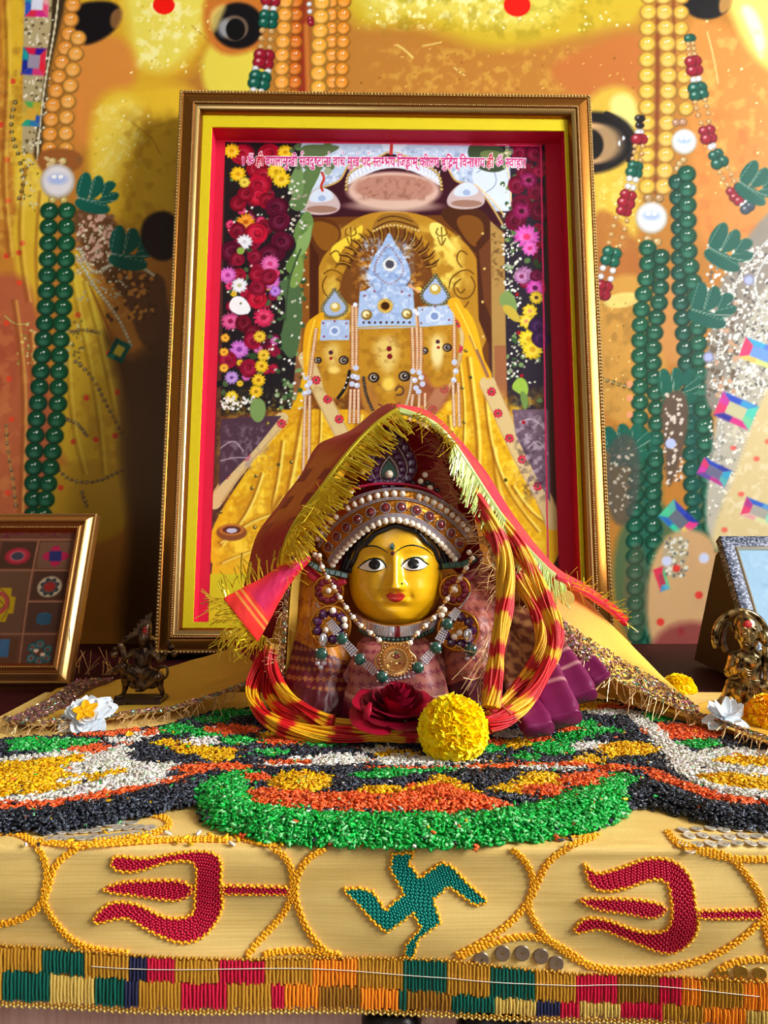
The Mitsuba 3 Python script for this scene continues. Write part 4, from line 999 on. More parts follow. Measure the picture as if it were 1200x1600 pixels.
BANNER_INK = """P b8792c 17 1 -9343 12761 9343 12761 9343 -3418 -9343 -3418
S d9a828 342 1 -5355 9799 -3076 10027 -2905 8773 -3418 7862 -4444 7406 -5127 7748 -5355 8432
S e8d858 273 1 -4558 9571 -3418 9799 -3304 8432 -3874 7862 -4387 7976 -4558 8659
N fbf3a8 137 0.85 -4501 9343 -3190 7862
S d98a3a 205 1 -5469 8318 -4672 8432 -4444 7634 -5013 6722 -5355 6495 -5560 7292
S e2b82c 228 1 -5013 7406 -4216 7577 -3418 7520 -3418 5697 -3760 4899 -4672 5127 -5184 5697 -5241 6495
S efd454 251 0.8 -5127 6836 -4672 7406 -4330 7178 -4672 6153 -5013 5697
N fbe98a 103 0.5 -5241 7406 -4216 5811
N a8721c 182 0.35 -4785 7292 -3532 4899
L a87020 17 0.7 -4501 6950 -4159 6665 -3988 6381
L b58a30 23 0.8 -3418 8659 -3076 8318 -2905 8033
L b58a30 23 0.7 -3304 8090 -3019 7976 -2826 7771
S e6d44c 137 1 -3076 8318 -2279 8204 -2165 7520 -3076 7406
S c9742c 114 1 -3076 9343 -2279 9457 -2165 8432 -2336 8226 -2962 8204
S cdb02c 296 1 -627 10482 4558 10482 4444 8659 3418 8432 1823 8261 456 8659 -456 8659
S e0d25a 273 0.9 -456 10027 3418 10141 3190 8887 1823 8659 456 8887 -228 8887
N fbf4b0 91 0.8 -399 9799 2507 8545
N 8a7a10 160 0.35 -456 9799 4330 8318
S b97a30 273 1 -684 8432 456 8432 1595 8090 3190 8318 4558 8545 4558 7292 -684 7292
N e8c050 114 0.4 -456 8318 4558 7406
S c07032 182 1 2962 7862 3760 8318 4558 8432 4558 7406 3418 7406
L f3e080 28 0.9 228 8318 365 8226 513 8090
L f3e080 23 0.8 684 8295 1025 8363
L f6e890 23 0.8 1253 7907 1436 7771
S d8b440 160 1 3703 7406 4387 7520 4558 6267 4387 4785 3760 4558 3646 5697
S eee08a 114 0.9 4045 7349 4387 7406 4444 6836 4216 6836
N f2de88 91 0.45 3760 6153 4558 4558
S d38a3e 228 1 5412 8659 6836 7976 6950 3646 6039 4330 5526 5127 5412 6836
S f0e070 182 1 6153 9457 7064 9457 7064 7862 6608 8090 6267 8659
S fffbd0 114 0.9 6381 9001 6517 9001 6791 8318 6722 8090 6552 8432
N f0c060 182 0.5 5469 8887 6950 5241
N c05a28 228 0.3 5469 7292 6836 4330
L f6e8a0 23 0.7 5754 8545 5868 8090 5948 7634
S a8622c 114 0.8 3817 5355 4558 4672 4558 3874 3931 3760
S c99440 114 1 3874 3988 4672 4102 4785 1823 3988 1709
S e8d27a 34 0.9 3931 3783 4558 3874 4580 3760 3942 3669
N 6b4a1a 205 0.3 3874 3874 4672 1367
S c88a48 114 1 5013 4216 5412 4216 5469 2735 5013 2735
D fff8c4 e8dc70 23 60 -456 9343 4558 8568
D fdf4b0 d8c040 23 40 -4501 9229 -3076 7805
D fbeea0 c8a830 21 30 -5150 7406 -4159 5811
D f8e8a0 b88828 18 30 3760 6267 4558 4558
D fff4b0 e0b050 21 25 5697 8887 6893 5469
D e8b860 8a5418 18 45 -456 8318 4558 7406
D f0d080 7a5818 18 30 3874 3760 4615 1253
S 0f0b10 68 1 -5446 9001 -5127 9092 -4785 9047 -4672 8887 -4740 8659 -4956 8454 -5298 8318 -5446 8363 -5515 8659
S c98a48 46 0.6 -4842 8887 -4672 8956 -4717 8659 -4831 8614
E 8a8a98 28 46 0 0.15 1 -5378 8500
E 0e0b10 456 410 0 0.15 1 -2598 8659
E 6d5a4a 251 228 0 0.15 1 -2666 8614
E a8b0bc 137 160 0 0.6 0.7 -2826 8614
E 0a090c 171 194 0 0.15 1 -2643 8591
S e6cf70 91 0.8 -3076 8887 -2826 9024 -2905 8773 -3031 8545
E 0c0a10 775 547 -0.1 0.15 1 3703 6574
E c9a070 479 365 0 0.2 1 3692 6563
E 8a7458 342 319 0 0.4 0.7 3931 6563
E 0a090c 262 285 0 0.15 1 3646 6540
E cfd4dc 23 46 0 0.15 1 4193 6563 4261 6654
L 1a1418 103 1 3965 7087 4273 6893 4444 6586 4352 6267
E 0c0a10 433 342 0 0.15 1 5743 9115
S d9a050 46 0.8 6039 9229 6221 9184 6130 8956 5993 8887
E f01408 194 165 0 0.08 1 -3920 9024
E f01408 239 203 0 0.08 1 2370 9024
S c9822c 137 1 -7520 10482 -6381 10482 -6426 7748 -6153 5697 -6039 4102 -5925 -228 -7520 -228
S e3b82e 91 1 -6677 9115 -6449 9115 -6449 7634 -6267 5697 -6426 5469 -6631 6381 -6722 7748
S e9c640 91 1 -6449 6267 -6130 6153 -6084 4785 -6381 4899
N 8a4a18 182 0.35 -7292 9115 -6153 4330
N f4d85c 114 0.4 -7064 8432 -6039 4330
S e0b82e 114 0.9 -6517 5355 -6039 5355 -6084 3874 -6381 3418 -6563 4330
S b8603a 160 1 -7520 3760 -6495 4216 -6153 3418 -6153 -228 -7520 -228
S a84a30 160 0.6 -7064 3190 -6608 3418 -6495 2735 -6722 2051
N d98a4a 182 0.4 -7292 3646 -6153 -228
S dcb42c 114 1 -5492 4672 -5127 4102 -4842 2962 -4558 2051 -4501 1139 -4785 456 -5355 627 -5754 1139 -5811 2279 -5697 3646
S eac83a 91 1 -5469 4330 -5127 3646 -4877 2735 -5013 2393 -5355 3190 -5492 3760
N b8801c 205 0.4 -5754 4216 -4558 456
L b08c1c 34 0.7 -5412 4444 -5127 3760 -4899 2962
S c99c24 114 1 -5925 684 -4558 684 -4672 -342 -6039 -342
S 5a3a18 273 1 -4956 3190 -4387 2735 -3418 4330 -3418 -2962 -4501 -2962 -4501 1139
S 6b4a1c 228 0.7 -4501 1823 -4045 1823 -4102 0 -4387 0
E e2482a 51 51 0 0.4 1 -6495 4079 -6677 2370 -6631 1652 -5446 3509 -4899 2826 -5298 2028 -4740 2131 -5526 1253 -5127 1288 -4785 1356 -5754 433 -6700 342 -6722 3361 -6722 4558 -6495 4615 -6438 4785 -6700 5537 -6722 6267 -6608 7668 -6814 6893
S 8a3a1c 46 1 -5537 4466 -5355 4216 -5127 3760 -4842 3076 -4956 3418 -5298 4102
D 8a7a30 d8cf8a 34 46 -5754 3418 -5355 2621
L b8b060 23 1 -6745 3487 -6552 3350 -6324 3361
D d8d080 8a8030 23 40 -6540 3361 -6198 2621
L b89c4a 34 0.7 -5583 3213 -5355 3236 -5070 3190
C 8a6a3a 34 8 -5583 3213 -5355 3236 -5070 3190
L b89c4a 34 0.7 -5492 2678 -5241 2450 -5036 2108 -4831 1709 -4615 1310
C 8a6a3a 34 16 -5492 2678 -5241 2450 -5036 2108 -4831 1709 -4615 1310
L b89c4a 34 0.7 -5651 1652 -5469 1572 -5298 1367
C 8a6a3a 34 8 -5651 1652 -5469 1572 -5298 1367
L b89c4a 34 0.7 -5788 741 -5560 570 -5127 547 -4672 741
C 8a6a3a 34 14 -5788 741 -5560 570 -5127 547 -4672 741
L b89c4a 34 0.7 -5378 342 -5298 114
C 8a6a3a 34 4 -5378 342 -5298 114
L b89c4a 34 0.7 -6722 1538 -6700 1139 -6608 570 -6552 114
C 8a6a3a 34 10 -6722 1538 -6700 1139 -6608 570 -6552 114
C 6a5020 39 8 -6563 7292 -6631 7007 -6608 6665 -6517 6381
L d8c878 17 0.7 -6563 7292 -6631 7007 -6608 6665 -6517 6381
C 6a5020 39 6 -6472 6210 -6426 5811 -6495 5583
L d8c878 17 0.7 -6472 6210 -6426 5811 -6495 5583
C 6a5020 39 6 3874 2370 4387 2210
L d8c878 17 0.7 3874 2370 4387 2210
L 8a4a14 57 0.5 -6768 9229 -6722 7748 -6791 6153 -6677 4558
L f2cc58 46 0.5 -6700 9229 -6654 7748 -6722 6153 -6608 4558
L 8a4a14 57 0.5 -6381 6153 -6495 5013 -6358 3760
L f2cc58 46 0.5 -6312 6153 -6426 5013 -6289 3760
L 8a4a14 57 0.5 -6130 5697 -6198 4558 -6153 3760
L f2cc58 46 0.5 -6062 5697 -6130 4558 -6084 3760
L 8a4a14 57 0.5 -6608 3760 -6449 2279 -6495 0
L f2cc58 46 0.5 -6540 3760 -6381 2279 -6426 0
L 8a4a14 57 0.5 -6312 3190 -6267 1823 -6335 0
L f2cc58 46 0.5 -6244 3190 -6198 1823 -6267 0
L 9a7014 46 0.5 -5606 4330 -5378 3190 -5127 1823 -5013 684
L f6e05a 40 0.5 -5537 4330 -5310 3190 -5059 1823 -4945 684
L 9a7014 46 0.5 -5355 4102 -5013 2735 -4785 1595
L f6e05a 40 0.5 -5287 4102 -4945 2735 -4717 1595
L 9a7014 46 0.5 -5651 2735 -5560 1595 -5355 684
L f6e05a 40 0.5 -5583 2735 -5492 1595 -5287 684
S 3a2c18 68 1 -6130 10027 -5720 10027 -5765 8659 -5925 7976 -6016 7292 -6153 6267 -6198 6267 -6153 7292 -6039 8432
P b7a57a 23 1 -6403 10027 -5879 10027 -5925 8659 -6039 7862 -6153 6950 -6244 6381 -6449 6381 -6426 7748
D e6dcc0 6a5a3a 30 150 -6426 9799 -5925 6267
L d8ccaa 34 1 -5743 9799 -5856 8659 -6016 7748 -6130 6836 -6176 6267
D 5a4a30 f0e8d0 23 60 -6426 9799 -5879 6267
P 3a5ac8 23 1 -6368 9307 -5959 9287 -6067 9173 -6272 9183
P e8a8b8 46 1 -6143 9296 -5959 9287 -6067 9173 -6159 9177
P e8a0a8 23 1 -5959 9287 -5983 8809 -6079 8934 -6067 9173
P e84a78 46 1 -5972 9024 -5983 8809 -6079 8934 -6074 9041
P d82888 23 1 -5983 8809 -6392 8829 -6284 8944 -6079 8934
P d82848 46 1 -6208 8820 -6392 8829 -6284 8944 -6192 8939
P 3058c0 23 1 -6392 8829 -6368 9307 -6272 9183 -6284 8944
P 20a0b0 46 1 -6379 9092 -6368 9307 -6272 9183 -6277 9075
P dfe2f6 23 1 -6272 9183 -6067 9173 -6079 8934 -6284 8944
P d81848 23 1 -6418 8276 -6009 8243 -6121 8132 -6325 8149
P 28189a 46 1 -6193 8258 -6009 8243 -6121 8132 -6213 8140
P e02848 23 1 -6009 8243 -6047 7766 -6140 7894 -6121 8132
P e82038 46 1 -6030 7981 -6047 7766 -6140 7894 -6131 8001
P d83878 23 1 -6047 7766 -6456 7799 -6344 7910 -6140 7894
P 2038a8 46 1 -6272 7784 -6456 7799 -6344 7910 -6252 7903
P 1a2a90 23 1 -6456 7799 -6418 8276 -6325 8149 -6344 7910
P 18a0a0 46 1 -6435 8062 -6418 8276 -6325 8149 -6334 8041
P 9c90a8 23 1 -6325 8149 -6121 8132 -6140 7894 -6344 7910
P 58a850 23 1 -6415 7318 -6098 7287 -6188 7187 -6347 7203
P c8a830 46 1 -6241 7301 -6098 7287 -6188 7187 -6259 7194
P d0a828 23 1 -6098 7287 -6141 6856 -6210 6971 -6188 7187
P 2050b8 46 1 -6122 7050 -6141 6856 -6210 6971 -6200 7068
P 2878b0 23 1 -6141 6856 -6458 6888 -6368 6987 -6210 6971
P 28a878 46 1 -6316 6873 -6458 6888 -6368 6987 -6297 6980
P d8b038 23 1 -6458 6888 -6415 7318 -6347 7203 -6368 6987
P c0a040 46 1 -6435 7124 -6415 7318 -6347 7203 -6356 7106
P d8a838 23 1 -6347 7203 -6188 7187 -6210 6971 -6368 6987
D d8d0a8 7a6a30 25 40 -6449 6552 -6130 5355
L e08a3c 228 0.5 -5492 8432 -5446 7520 -5515 6381
B eb9838 142 14 -5526 9799 -5537 9081 -5572 8819 -5594 8591 -5651 8340 -5720 8067 -5788 7748 -5845 7463 -5902 7155 -5936 6836 -5959 6460
B f0a542 142 8 -5446 8432 -5492 8147 -5549 7805 -5594 7520 -5640 7178 -5663 6836 -5663 6449
S 9a5a28 57 1 -6130 6381 -5492 6426 -5355 6267 -5492 6084 -6084 6084
C d8bc74 68 2 -5902 6244 -5720 6244
D 8a5c30 d8b880 57 10 -6130 6381 -5355 6062
J e4e0e6 308 -5811 5879
C cdb45c 68 2 -5902 5549 -5697 5549
B 05482c 154 21 -5959 5355 -5982 4558 -6016 3646 -6107 2507 -6187 1595 -6232 912 -6244 -342
B 07502f 154 21 -5640 5355 -5663 4558 -5708 3760 -5777 2735 -5811 1823 -5879 1253 -5970 570 -6062 0 -6107 -342
S 6a4426 68 1 -5492 5355 -5013 5355 -4672 4899 -4501 4330 -3988 4216 -3851 3646 -3851 2735 -4273 2962 -4615 3760 -5127 4330 -5412 4785
D d8ac98 8a6048 46 90 -5446 5298 -4808 4444
D c88a3c 5a3a18 46 80 -4956 4273 -4045 3418
D b8b090 e8e0c0 25 120 -5469 5127 -4558 3760
L c0b898 46 0.8 -5469 4558 -5127 3988 -4785 3532 -4501 2962
C d8d0b0 27 26 -5469 4558 -5127 3988 -4785 3532 -4501 2962
L c0b898 46 0.8 -4808 5013 -4785 4558 -5127 4273 -5412 4672
C d8d0b0 27 26 -4808 5013 -4785 4558 -5127 4273 -5412 4672
L c0b898 46 0.8 -5013 4330 -4558 4444 -4102 4216
C d8d0b0 27 26 -5013 4330 -4558 4444 -4102 4216
S 0c5a4c 23 1 -5460 5632 -5353 6031 -5241 6014 -5279 5605
L a8b0a0 11 0.6 -5460 5632 -5353 6031
S 0c5a4c 23 1 -5234 5598 -5131 5974 -5019 5957 -5037 5683
L a8b0a0 11 0.6 -5234 5598 -5131 5974
S 0c5a4c 23 1 -5021 5635 -4939 5876 -4781 5852 -4821 5743
L a8b0a0 11 0.6 -5021 5635 -4939 5876
S 0c5a4c 23 1 -5051 5593 -4737 5684 -4754 5571 -5042 5500
L a8b0a0 11 0.6 -5051 5593 -4737 5684
S 0c5a4c 23 1 -5444 5584 -4891 5431 -4931 5322 -5487 5452
L a8b0a0 11 0.6 -5444 5584 -4891 5431
L a8aea0 16 0.8 -5486 5613 -5061 5526 -4758 5549
L a8aea0 14 0.8 -5260 5579 -5190 5891
S 0c5a4c 23 1 -4862 4639 -4767 5083 -4643 5070 -4663 4619
L a8b0a0 11 0.6 -4862 4639 -4767 5083
S 0c5a4c 23 1 -4613 4614 -4520 5033 -4396 5020 -4401 4718
L a8b0a0 11 0.6 -4613 4614 -4520 5033
S 0c5a4c 23 1 -4381 4666 -4303 4935 -4129 4918 -4166 4796
L a8b0a0 11 0.6 -4381 4666 -4303 4935
S 0c5a4c 23 1 -4411 4619 -4072 4736 -4084 4611 -4396 4516
L a8b0a0 11 0.6 -4411 4619 -4072 4736
S 0c5a4c 23 1 -4842 4586 -4226 4449 -4264 4327 -4882 4439
L a8b0a0 11 0.6 -4842 4586 -4226 4449
L a8aea0 16 0.8 -4890 4616 -4418 4544 -4087 4586
L a8aea0 14 0.8 -4640 4591 -4580 4938
S 2a1c18 68 1 -4273 5184 -3760 5298 -3737 4558 -4159 4558
P 0c5a4c 23 1 -4760 3102 -4500 2960 -4608 2916 -4738 2987
P 106050 46 1 -4617 3024 -4500 2960 -4608 2916 -4667 2948
P 0c5a4c 23 1 -4500 2960 -4675 2640 -4696 2756 -4608 2916
P 0c5a4c 46 1 -4596 2784 -4675 2640 -4696 2756 -4656 2828
P 0a4a40 23 1 -4675 2640 -4934 2782 -4826 2827 -4696 2756
P 208060 46 1 -4817 2718 -4934 2782 -4826 2827 -4767 2795
P 0c5a4c 23 1 -4934 2782 -4760 3102 -4738 2987 -4826 2827
P 0c4a40 46 1 -4838 2958 -4760 3102 -4738 2987 -4778 2915
P c8b83a 23 1 -4738 2987 -4608 2916 -4696 2756 -4826 2827
S 5a3a18 182 0.6 -4501 2735 -3851 2962 -3851 -2962 -4387 -1139
L 8a1c14 296 0.8 -1458 9571 -1481 8432 -1458 7406
L d88a38 91 0.7 -1390 8659 -1344 7406
B d8701c 125 10 -1572 9571 -1572 8659 -1584 8090 -1595 7406
B eea038 137 10 -1755 9571 -1766 8887 -1812 8204 -1823 7406
B e89430 125 10 -923 9571 -934 8432 -912 7406
B e69028 125 10 -706 9571 -729 8432 -763 7406
B f0ac3c 148 10 -1094 9571 -1117 8887 -1162 8090 -1162 7292
C 98142a 103 2 -1937 9221 -2073 9237
C 98142a 103 2 -1953 9089 -2089 9106
C dcdce0 57 2 -1969 8958 -2105 8974
C 0b5848 103 2 -1985 8827 -2121 8843
C 0b5848 103 2 -2001 8695 -2136 8711
C c89a5a 57 2 -2005 8554 -2164 8572
C c89a5a 57 2 -2021 8410 -2179 8427
C c89a5a 57 2 -2036 8265 -2195 8282
C 98142a 114 2 -2064 8122 -2200 8137
C 98142a 114 2 -2084 7977 -2218 8006
C dcdce0 57 2 -2066 7844 -2289 7892
C 0b5848 114 2 -2125 7728 -2281 7761
C 0b5848 114 2 -2152 7604 -2308 7637
C dcdce0 57 2 -2189 7483 -2323 7511
C dcdce0 46 3 -1344 9172 -1322 8910
C 98142a 57 2 -1310 8773 -1299 8705
L 7a3418 91 0.8 4877 9115 4865 7406 4831 5697
L 7a3418 68 0.7 5150 9115 5173 7406
B f0b040 137 9 5321 9457 5287 8887 5310 8204 5355 7634 5378 7178
B f2b448 154 14 4968 9457 4991 8887 5048 8204 5059 7406 5036 6836 5013 6267 4979 5788
B f4b840 148 14 4728 9457 4706 8887 4683 7976 4683 6836 4683 5788
C b88a6a 68 2 5196 6928 5321 6939
J dfe6ee 228 5344 6586
C c8a468 57 3 5332 6267 5241 6176 5218 6107
C b08a5a 80 2 4706 5583 4899 5583
J dfe6f0 285 4763 5230
C c8a060 80 2 4694 4854 4865 4808
B 034636 148 33 5218 5868 5264 5127 5264 4216 5355 2962 5446 1709 5469 684 5537 -342 5583 -1139 5583 -2735
B 05533a 154 25 5389 6016 5401 5355 5424 4558 5549 3760 5606 2735 5674 1823 5743 912 5834 0 5902 -570
B 055038 148 28 4694 4694 4694 4330 4592 3646 4558 2279 4535 1367 4489 456 4466 -570 4512 -2735
B 044a34 148 28 4934 4535 4899 3760 4785 2848 4854 1823 4808 912 4785 0 4899 -1139 4899 -2735
L 0b5a50 387 0.75 4672 1253 4694 0 4694 -1139 4694 -2507
L 0b5450 296 0.6 5560 1823 5651 228 5697 -684
S 0c5a50 137 0.6 4387 0 5127 0 5127 -2279 4387 -2279
B 055038 148 15 4558 1139 4489 456 4466 -570 4512 -2735
B 044a34 148 12 4831 912 4785 0 4831 -1139 4831 -2279
B 05533a 154 9 5674 1823 5743 912 5811 0 5834 -570
C 1a1418 68 2 4580 7006 4535 7008
C 1a1418 57 2 4575 6883 4530 6884
C dcdce0 57 2 4570 6759 4525 6760
C 98142a 103 2 4588 6634 4497 6638
C c89a5a 46 2 4606 6509 4469 6515
C c89a5a 46 2 4592 6377 4458 6405
C c89a5a 46 2 4567 6260 4433 6289
C 0b5848 91 2 4520 6149 4431 6168
C 0b5848 103 2 4495 6032 4406 6051
C dcdce0 57 2 4482 5913 4370 5937
C dcdce0 57 2 4433 5775 4345 5799
C 98142a 91 2 4404 5628 4295 5659
C 98142a 103 2 4365 5485 4255 5515
C 98142a 91 2 4314 5344 4226 5368
C c89a5a 46 2 4329 5184 4131 5239
C c89a5a 46 2 4287 5035 4089 5091
C c89a5a 46 2 4245 4886 4047 4942
C c89a5a 46 2 4202 4738 4005 4794
C 0b5848 103 2 4127 4598 3996 4636
C 0b5848 103 2 4089 4452 3956 4485
C dcdce0 57 2 4074 4298 3897 4342
C dcdce0 57 2 4037 4149 3860 4193
C 98142a 103 2 3966 4009 3856 4036
C 98142a 103 2 3929 3860 3819 3888
C 0b5848 80 2 5469 8435 5424 8429
C c89a5a 46 2 5504 8342 5414 8330
C c89a5a 46 2 5517 8246 5427 8234
C c89a5a 46 2 5530 8150 5439 8138
C 98142a 103 2 5548 8029 5458 8014
C 98142a 103 2 5573 7869 5483 7855
C dcdce0 57 2 5599 7710 5509 7695
C 0b5848 114 2 5636 7552 5523 7534
C 0b5848 103 2 5672 7440 5538 7409
C c89a5a 46 2 5719 7333 5542 7292
C c89a5a 46 2 5745 7221 5567 7181
C c89a5a 46 2 5772 7100 5594 7060
C c89a5a 46 2 5782 6951 5648 6922
C 98142a 91 2 5803 6805 5691 6781
C 98142a 103 2 5823 6659 5735 6640
C dcdce0 57 2 5859 6516 5818 6496
C 0b5848 91 2 5949 6382 5867 6342
C 0b5848 103 2 6030 6244 5927 6194
C c89a5a 46 2 6117 6119 5979 6040
C c89a5a 46 2 6181 6008 6042 5929
C c89a5a 46 2 6235 5890 6116 5823
C 98142a 80 2 6309 5784 6170 5705
C 98142a 91 2 6364 5698 6235 5605
C 98142a 91 2 6403 5605 6311 5538
C dcdce0 46 2 6451 5519 6377 5465
C 3a4a58 91 2 6509 5439 6435 5385
S 8d8478 91 1 6950 5355 6267 4558 5925 3874 5754 2735 5811 1823 6153 1823 7007 3418
S b9b4a4 91 1 7007 4216 6381 3190 5982 2051 5811 912 5868 -570 6381 -570 7007 1823
D e8e6dc 5a5854 34 520 5754 4785 7007 2051
D f4f2e8 8a8880 30 620 5788 3646 7007 -342
D 6a5a48 c8a080 46 60 5811 3760 6267 2051
C d8d8d4 27 44 6893 4899 6495 4444 6153 3760 5925 2735
C d8d8d4 27 44 6893 3760 6381 2735 6039 1595 5925 456
C d8d8d4 27 44 6973 2279 6608 1595 6267 684 6039 -342
C d8d8d4 27 44 6836 4558 6608 4102 6722 3646
S 0c5a4c 23 1 6331 5921 6568 6259 6667 6204 6491 5833
L a8b0a0 11 0.6 6331 5921 6568 6259
S 0c5a4c 23 1 6531 5812 6757 6130 6857 6075 6745 5824
L a8b0a0 11 0.6 6531 5812 6757 6130
S 0c5a4c 23 1 6744 5773 6904 5971 7044 5895 6969 5806
L a8b0a0 11 0.6 6744 5773 6904 5971
S 0c5a4c 23 1 6702 5744 7027 5722 6973 5622 6678 5653
L a8b0a0 11 0.6 6702 5744 7027 5722
S 0c5a4c 23 1 6329 5870 6796 5537 6722 5448 6243 5761
L a8b0a0 11 0.6 6329 5870 6796 5537
L a8aea0 16 0.8 6300 5912 6669 5684 6962 5602
L a8aea0 14 0.8 6500 5803 6673 6072
S 0c5a4c 23 1 5781 4750 6003 5146 6118 5097 5965 4672
L a8b0a0 11 0.6 5781 4750 6003 5146
S 0c5a4c 23 1 6012 4652 6224 5025 6339 4976 6245 4689
L a8b0a0 11 0.6 6012 4652 6224 5025
S 0c5a4c 23 1 6249 4634 6402 4868 6564 4800 6492 4694
L a8b0a0 11 0.6 6249 4634 6402 4868
S 0c5a4c 23 1 6206 4597 6565 4609 6516 4493 6190 4495
L a8b0a0 11 0.6 6206 4597 6565 4609
S 0c5a4c 23 1 5784 4694 6332 4380 6260 4275 5703 4565
L a8b0a0 11 0.6 5784 4694 6332 4380
L a8aea0 16 0.8 5748 4736 6177 4528 6506 4470
L a8aea0 14 0.8 5979 4639 6138 4952
S 0c5a4c 23 1 5465 3650 5604 4082 5726 4057 5661 3610
L a8b0a0 11 0.6 5465 3650 5604 4082
S 0c5a4c 23 1 5711 3600 5844 4008 5967 3983 5932 3683
L a8b0a0 11 0.6 5711 3600 5844 4008
S 0c5a4c 23 1 5947 3629 6050 3889 6222 3854 6173 3737
L a8b0a0 11 0.6 5947 3629 6050 3889
S 0c5a4c 23 1 5912 3585 6261 3668 6236 3545 5917 3482
L a8b0a0 11 0.6 5912 3585 6261 3668
S 0c5a4c 23 1 5479 3596 6079 3398 6029 3280 5425 3453
L a8b0a0 11 0.6 5479 3596 6079 3398
L a8aea0 16 0.8 5435 3630 5897 3511 6231 3520
L a8aea0 14 0.8 5681 3581 5775 3919
S 0c5a4c 23 1 4951 2104 4914 2515 5026 2537 5130 2140
L a8b0a0 11 0.6 4951 2104 4914 2515
S 0c5a4c 23 1 5175 2149 5142 2538 5254 2560 5331 2297
L a8b0a0 11 0.6 5175 2149 5142 2538
S 0c5a4c 23 1 5362 2257 5357 2511 5513 2543 5513 2427
L a8b0a0 11 0.6 5362 2257 5357 2511
S 0c5a4c 23 1 5349 2208 5612 2400 5634 2289 5389 2123
L a8b0a0 11 0.6 5349 2208 5612 2400
S 0c5a4c 23 1 4983 2064 5554 2110 5555 1994 4987 1925
L a8b0a0 11 0.6 4983 2064 5554 2110
L a8aea0 16 0.8 4933 2077 5362 2141 5639 2266
L a8aea0 14 0.8 5157 2122 5116 2439
S 0c5a4c 23 1 4009 1030 3923 1476 4043 1513 4200 1089
L a8b0a0 11 0.6 4009 1030 3923 1476
S 0c5a4c 23 1 4248 1104 4170 1526 4290 1563 4403 1283
L a8b0a0 11 0.6 4248 1104 4170 1526
S 0c5a4c 23 1 4441 1242 4408 1521 4575 1573 4589 1445
L a8b0a0 11 0.6 4441 1242 4408 1521
S 0c5a4c 23 1 4432 1187 4699 1427 4736 1307 4486 1099
L a8b0a0 11 0.6 4432 1187 4699 1427
S 0c5a4c 23 1 4047 989 4668 1103 4681 976 4068 838
L a8b0a0 11 0.6 4047 989 4668 1103
L a8aea0 16 0.8 3992 999 4455 1115 4744 1283
L a8aea0 14 0.8 4232 1073 4152 1415
E 8a8aa0 103 103 0 0.15 1 6495 4136 5777 2757
E a8b4f0 68 68 0 0.15 1 6495 4125 5777 2757 5104 1231
S 5c4a3c 68 1 5013 2051 5310 2142 5332 1139 5070 456 4991 1139
D d8ccc0 5a4a44 34 70 4991 2108 5332 456
E b8c4f4 91 91 0 0.15 1 5104 1219
S 4a4a44 91 0.8 3988 1139 4387 1367 4444 0 4159 -228
D b8b0a0 5a5650 30 60 3988 1139 4421 0
S d8c48e 114 1 6153 456 7007 2279 7007 -684 5925 -684
N f2e8c8 114 0.5 6039 1823 6950 -570
E e8584a 57 46 0 0.5 0.8 6631 946 6358 319 6221 1139 6062 -319 6836 1253
P e83870 23 1 6311 2758 6451 3119 6575 2966 6505 2786
P e03868 46 1 6388 2956 6451 3119 6575 2966 6544 2885
P 38a8d8 23 1 6451 3119 7088 2871 6894 2843 6575 2966
P 5078d8 46 1 6802 2982 7088 2871 6894 2843 6751 2898
P 58d0b8 23 1 7088 2871 6948 2510 6824 2662 6894 2843
P 70b8e8 46 1 7011 2672 6948 2510 6824 2662 6855 2743
P d0e080 23 1 6948 2510 6311 2758 6505 2786 6824 2662
P f0c060 46 1 6598 2646 6311 2758 6505 2786 6649 2730
P 6a9ae8 23 1 6505 2786 6575 2966 6894 2843 6824 2662
P e0386c 23 1 5862 1732 6048 2148 6157 1974 6064 1766
P c838a0 46 1 5964 1961 6048 2148 6157 1974 6115 1880
P 2850c8 23 1 6048 2148 6672 1869 6469 1834 6157 1974
P 38a0d8 46 1 6391 1994 6672 1869 6469 1834 6329 1897
P 50d0b8 23 1 6672 1869 6486 1453 6376 1626 6469 1834
P 78d0a0 46 1 6569 1640 6486 1453 6376 1626 6418 1720
P d83088 23 1 6486 1453 5862 1732 6064 1766 6376 1626
P 28309a 46 1 6142 1606 5862 1732 6064 1766 6205 1703
P c8c49a 23 1 6064 1766 6157 1974 6469 1834 6376 1626
P c838a0 23 1 5563 688 5708 973 5794 840 5721 697
P d83868 46 1 5643 845 5708 973 5794 840 5761 776
P 2848b8 23 1 5708 973 6195 725 6037 715 5794 840
P 3038a0 46 1 5976 836 6195 725 6037 715 5928 771
P 38a0c8 23 1 6195 725 6051 440 5965 573 6037 715
P 58b0b0 46 1 6116 568 6051 440 5965 573 5998 637
P b83890 23 1 6051 440 5563 688 5721 697 5965 573
P 5848a0 46 1 5783 577 5563 688 5721 697 5831 642
P 6a6a8a 23 1 5721 697 5794 840 6037 715 5965 573
P e04070 23 1 6339 -52 6463 267 6570 133 6508 -26
P b03888 46 1 6407 123 6463 267 6570 133 6542 62
P 3060c8 23 1 6463 267 7015 52 6846 26 6570 133
P 58a0d8 46 1 6766 149 7015 52 6846 26 6722 74
P 60c8b8 23 1 7015 52 6891 -267 6784 -133 6846 26
P a0d8c0 46 1 6947 -123 6891 -267 6784 -133 6812 -62
P d8d8a0 23 1 6891 -267 6339 -52 6508 -26 6784 -133
P e0a0a0 46 1 6587 -149 6339 -52 6508 -26 6632 -74
P a8a49a 23 1 6508 -26 6570 133 6846 26 6784 -133
P 48c090 23 1 4878 -70 5163 225 5202 44 5059 -103
P 58b0a0 46 1 5035 92 5163 225 5202 44 5138 -22
P 2840b0 23 1 5163 225 5605 -204 5423 -170 5202 44
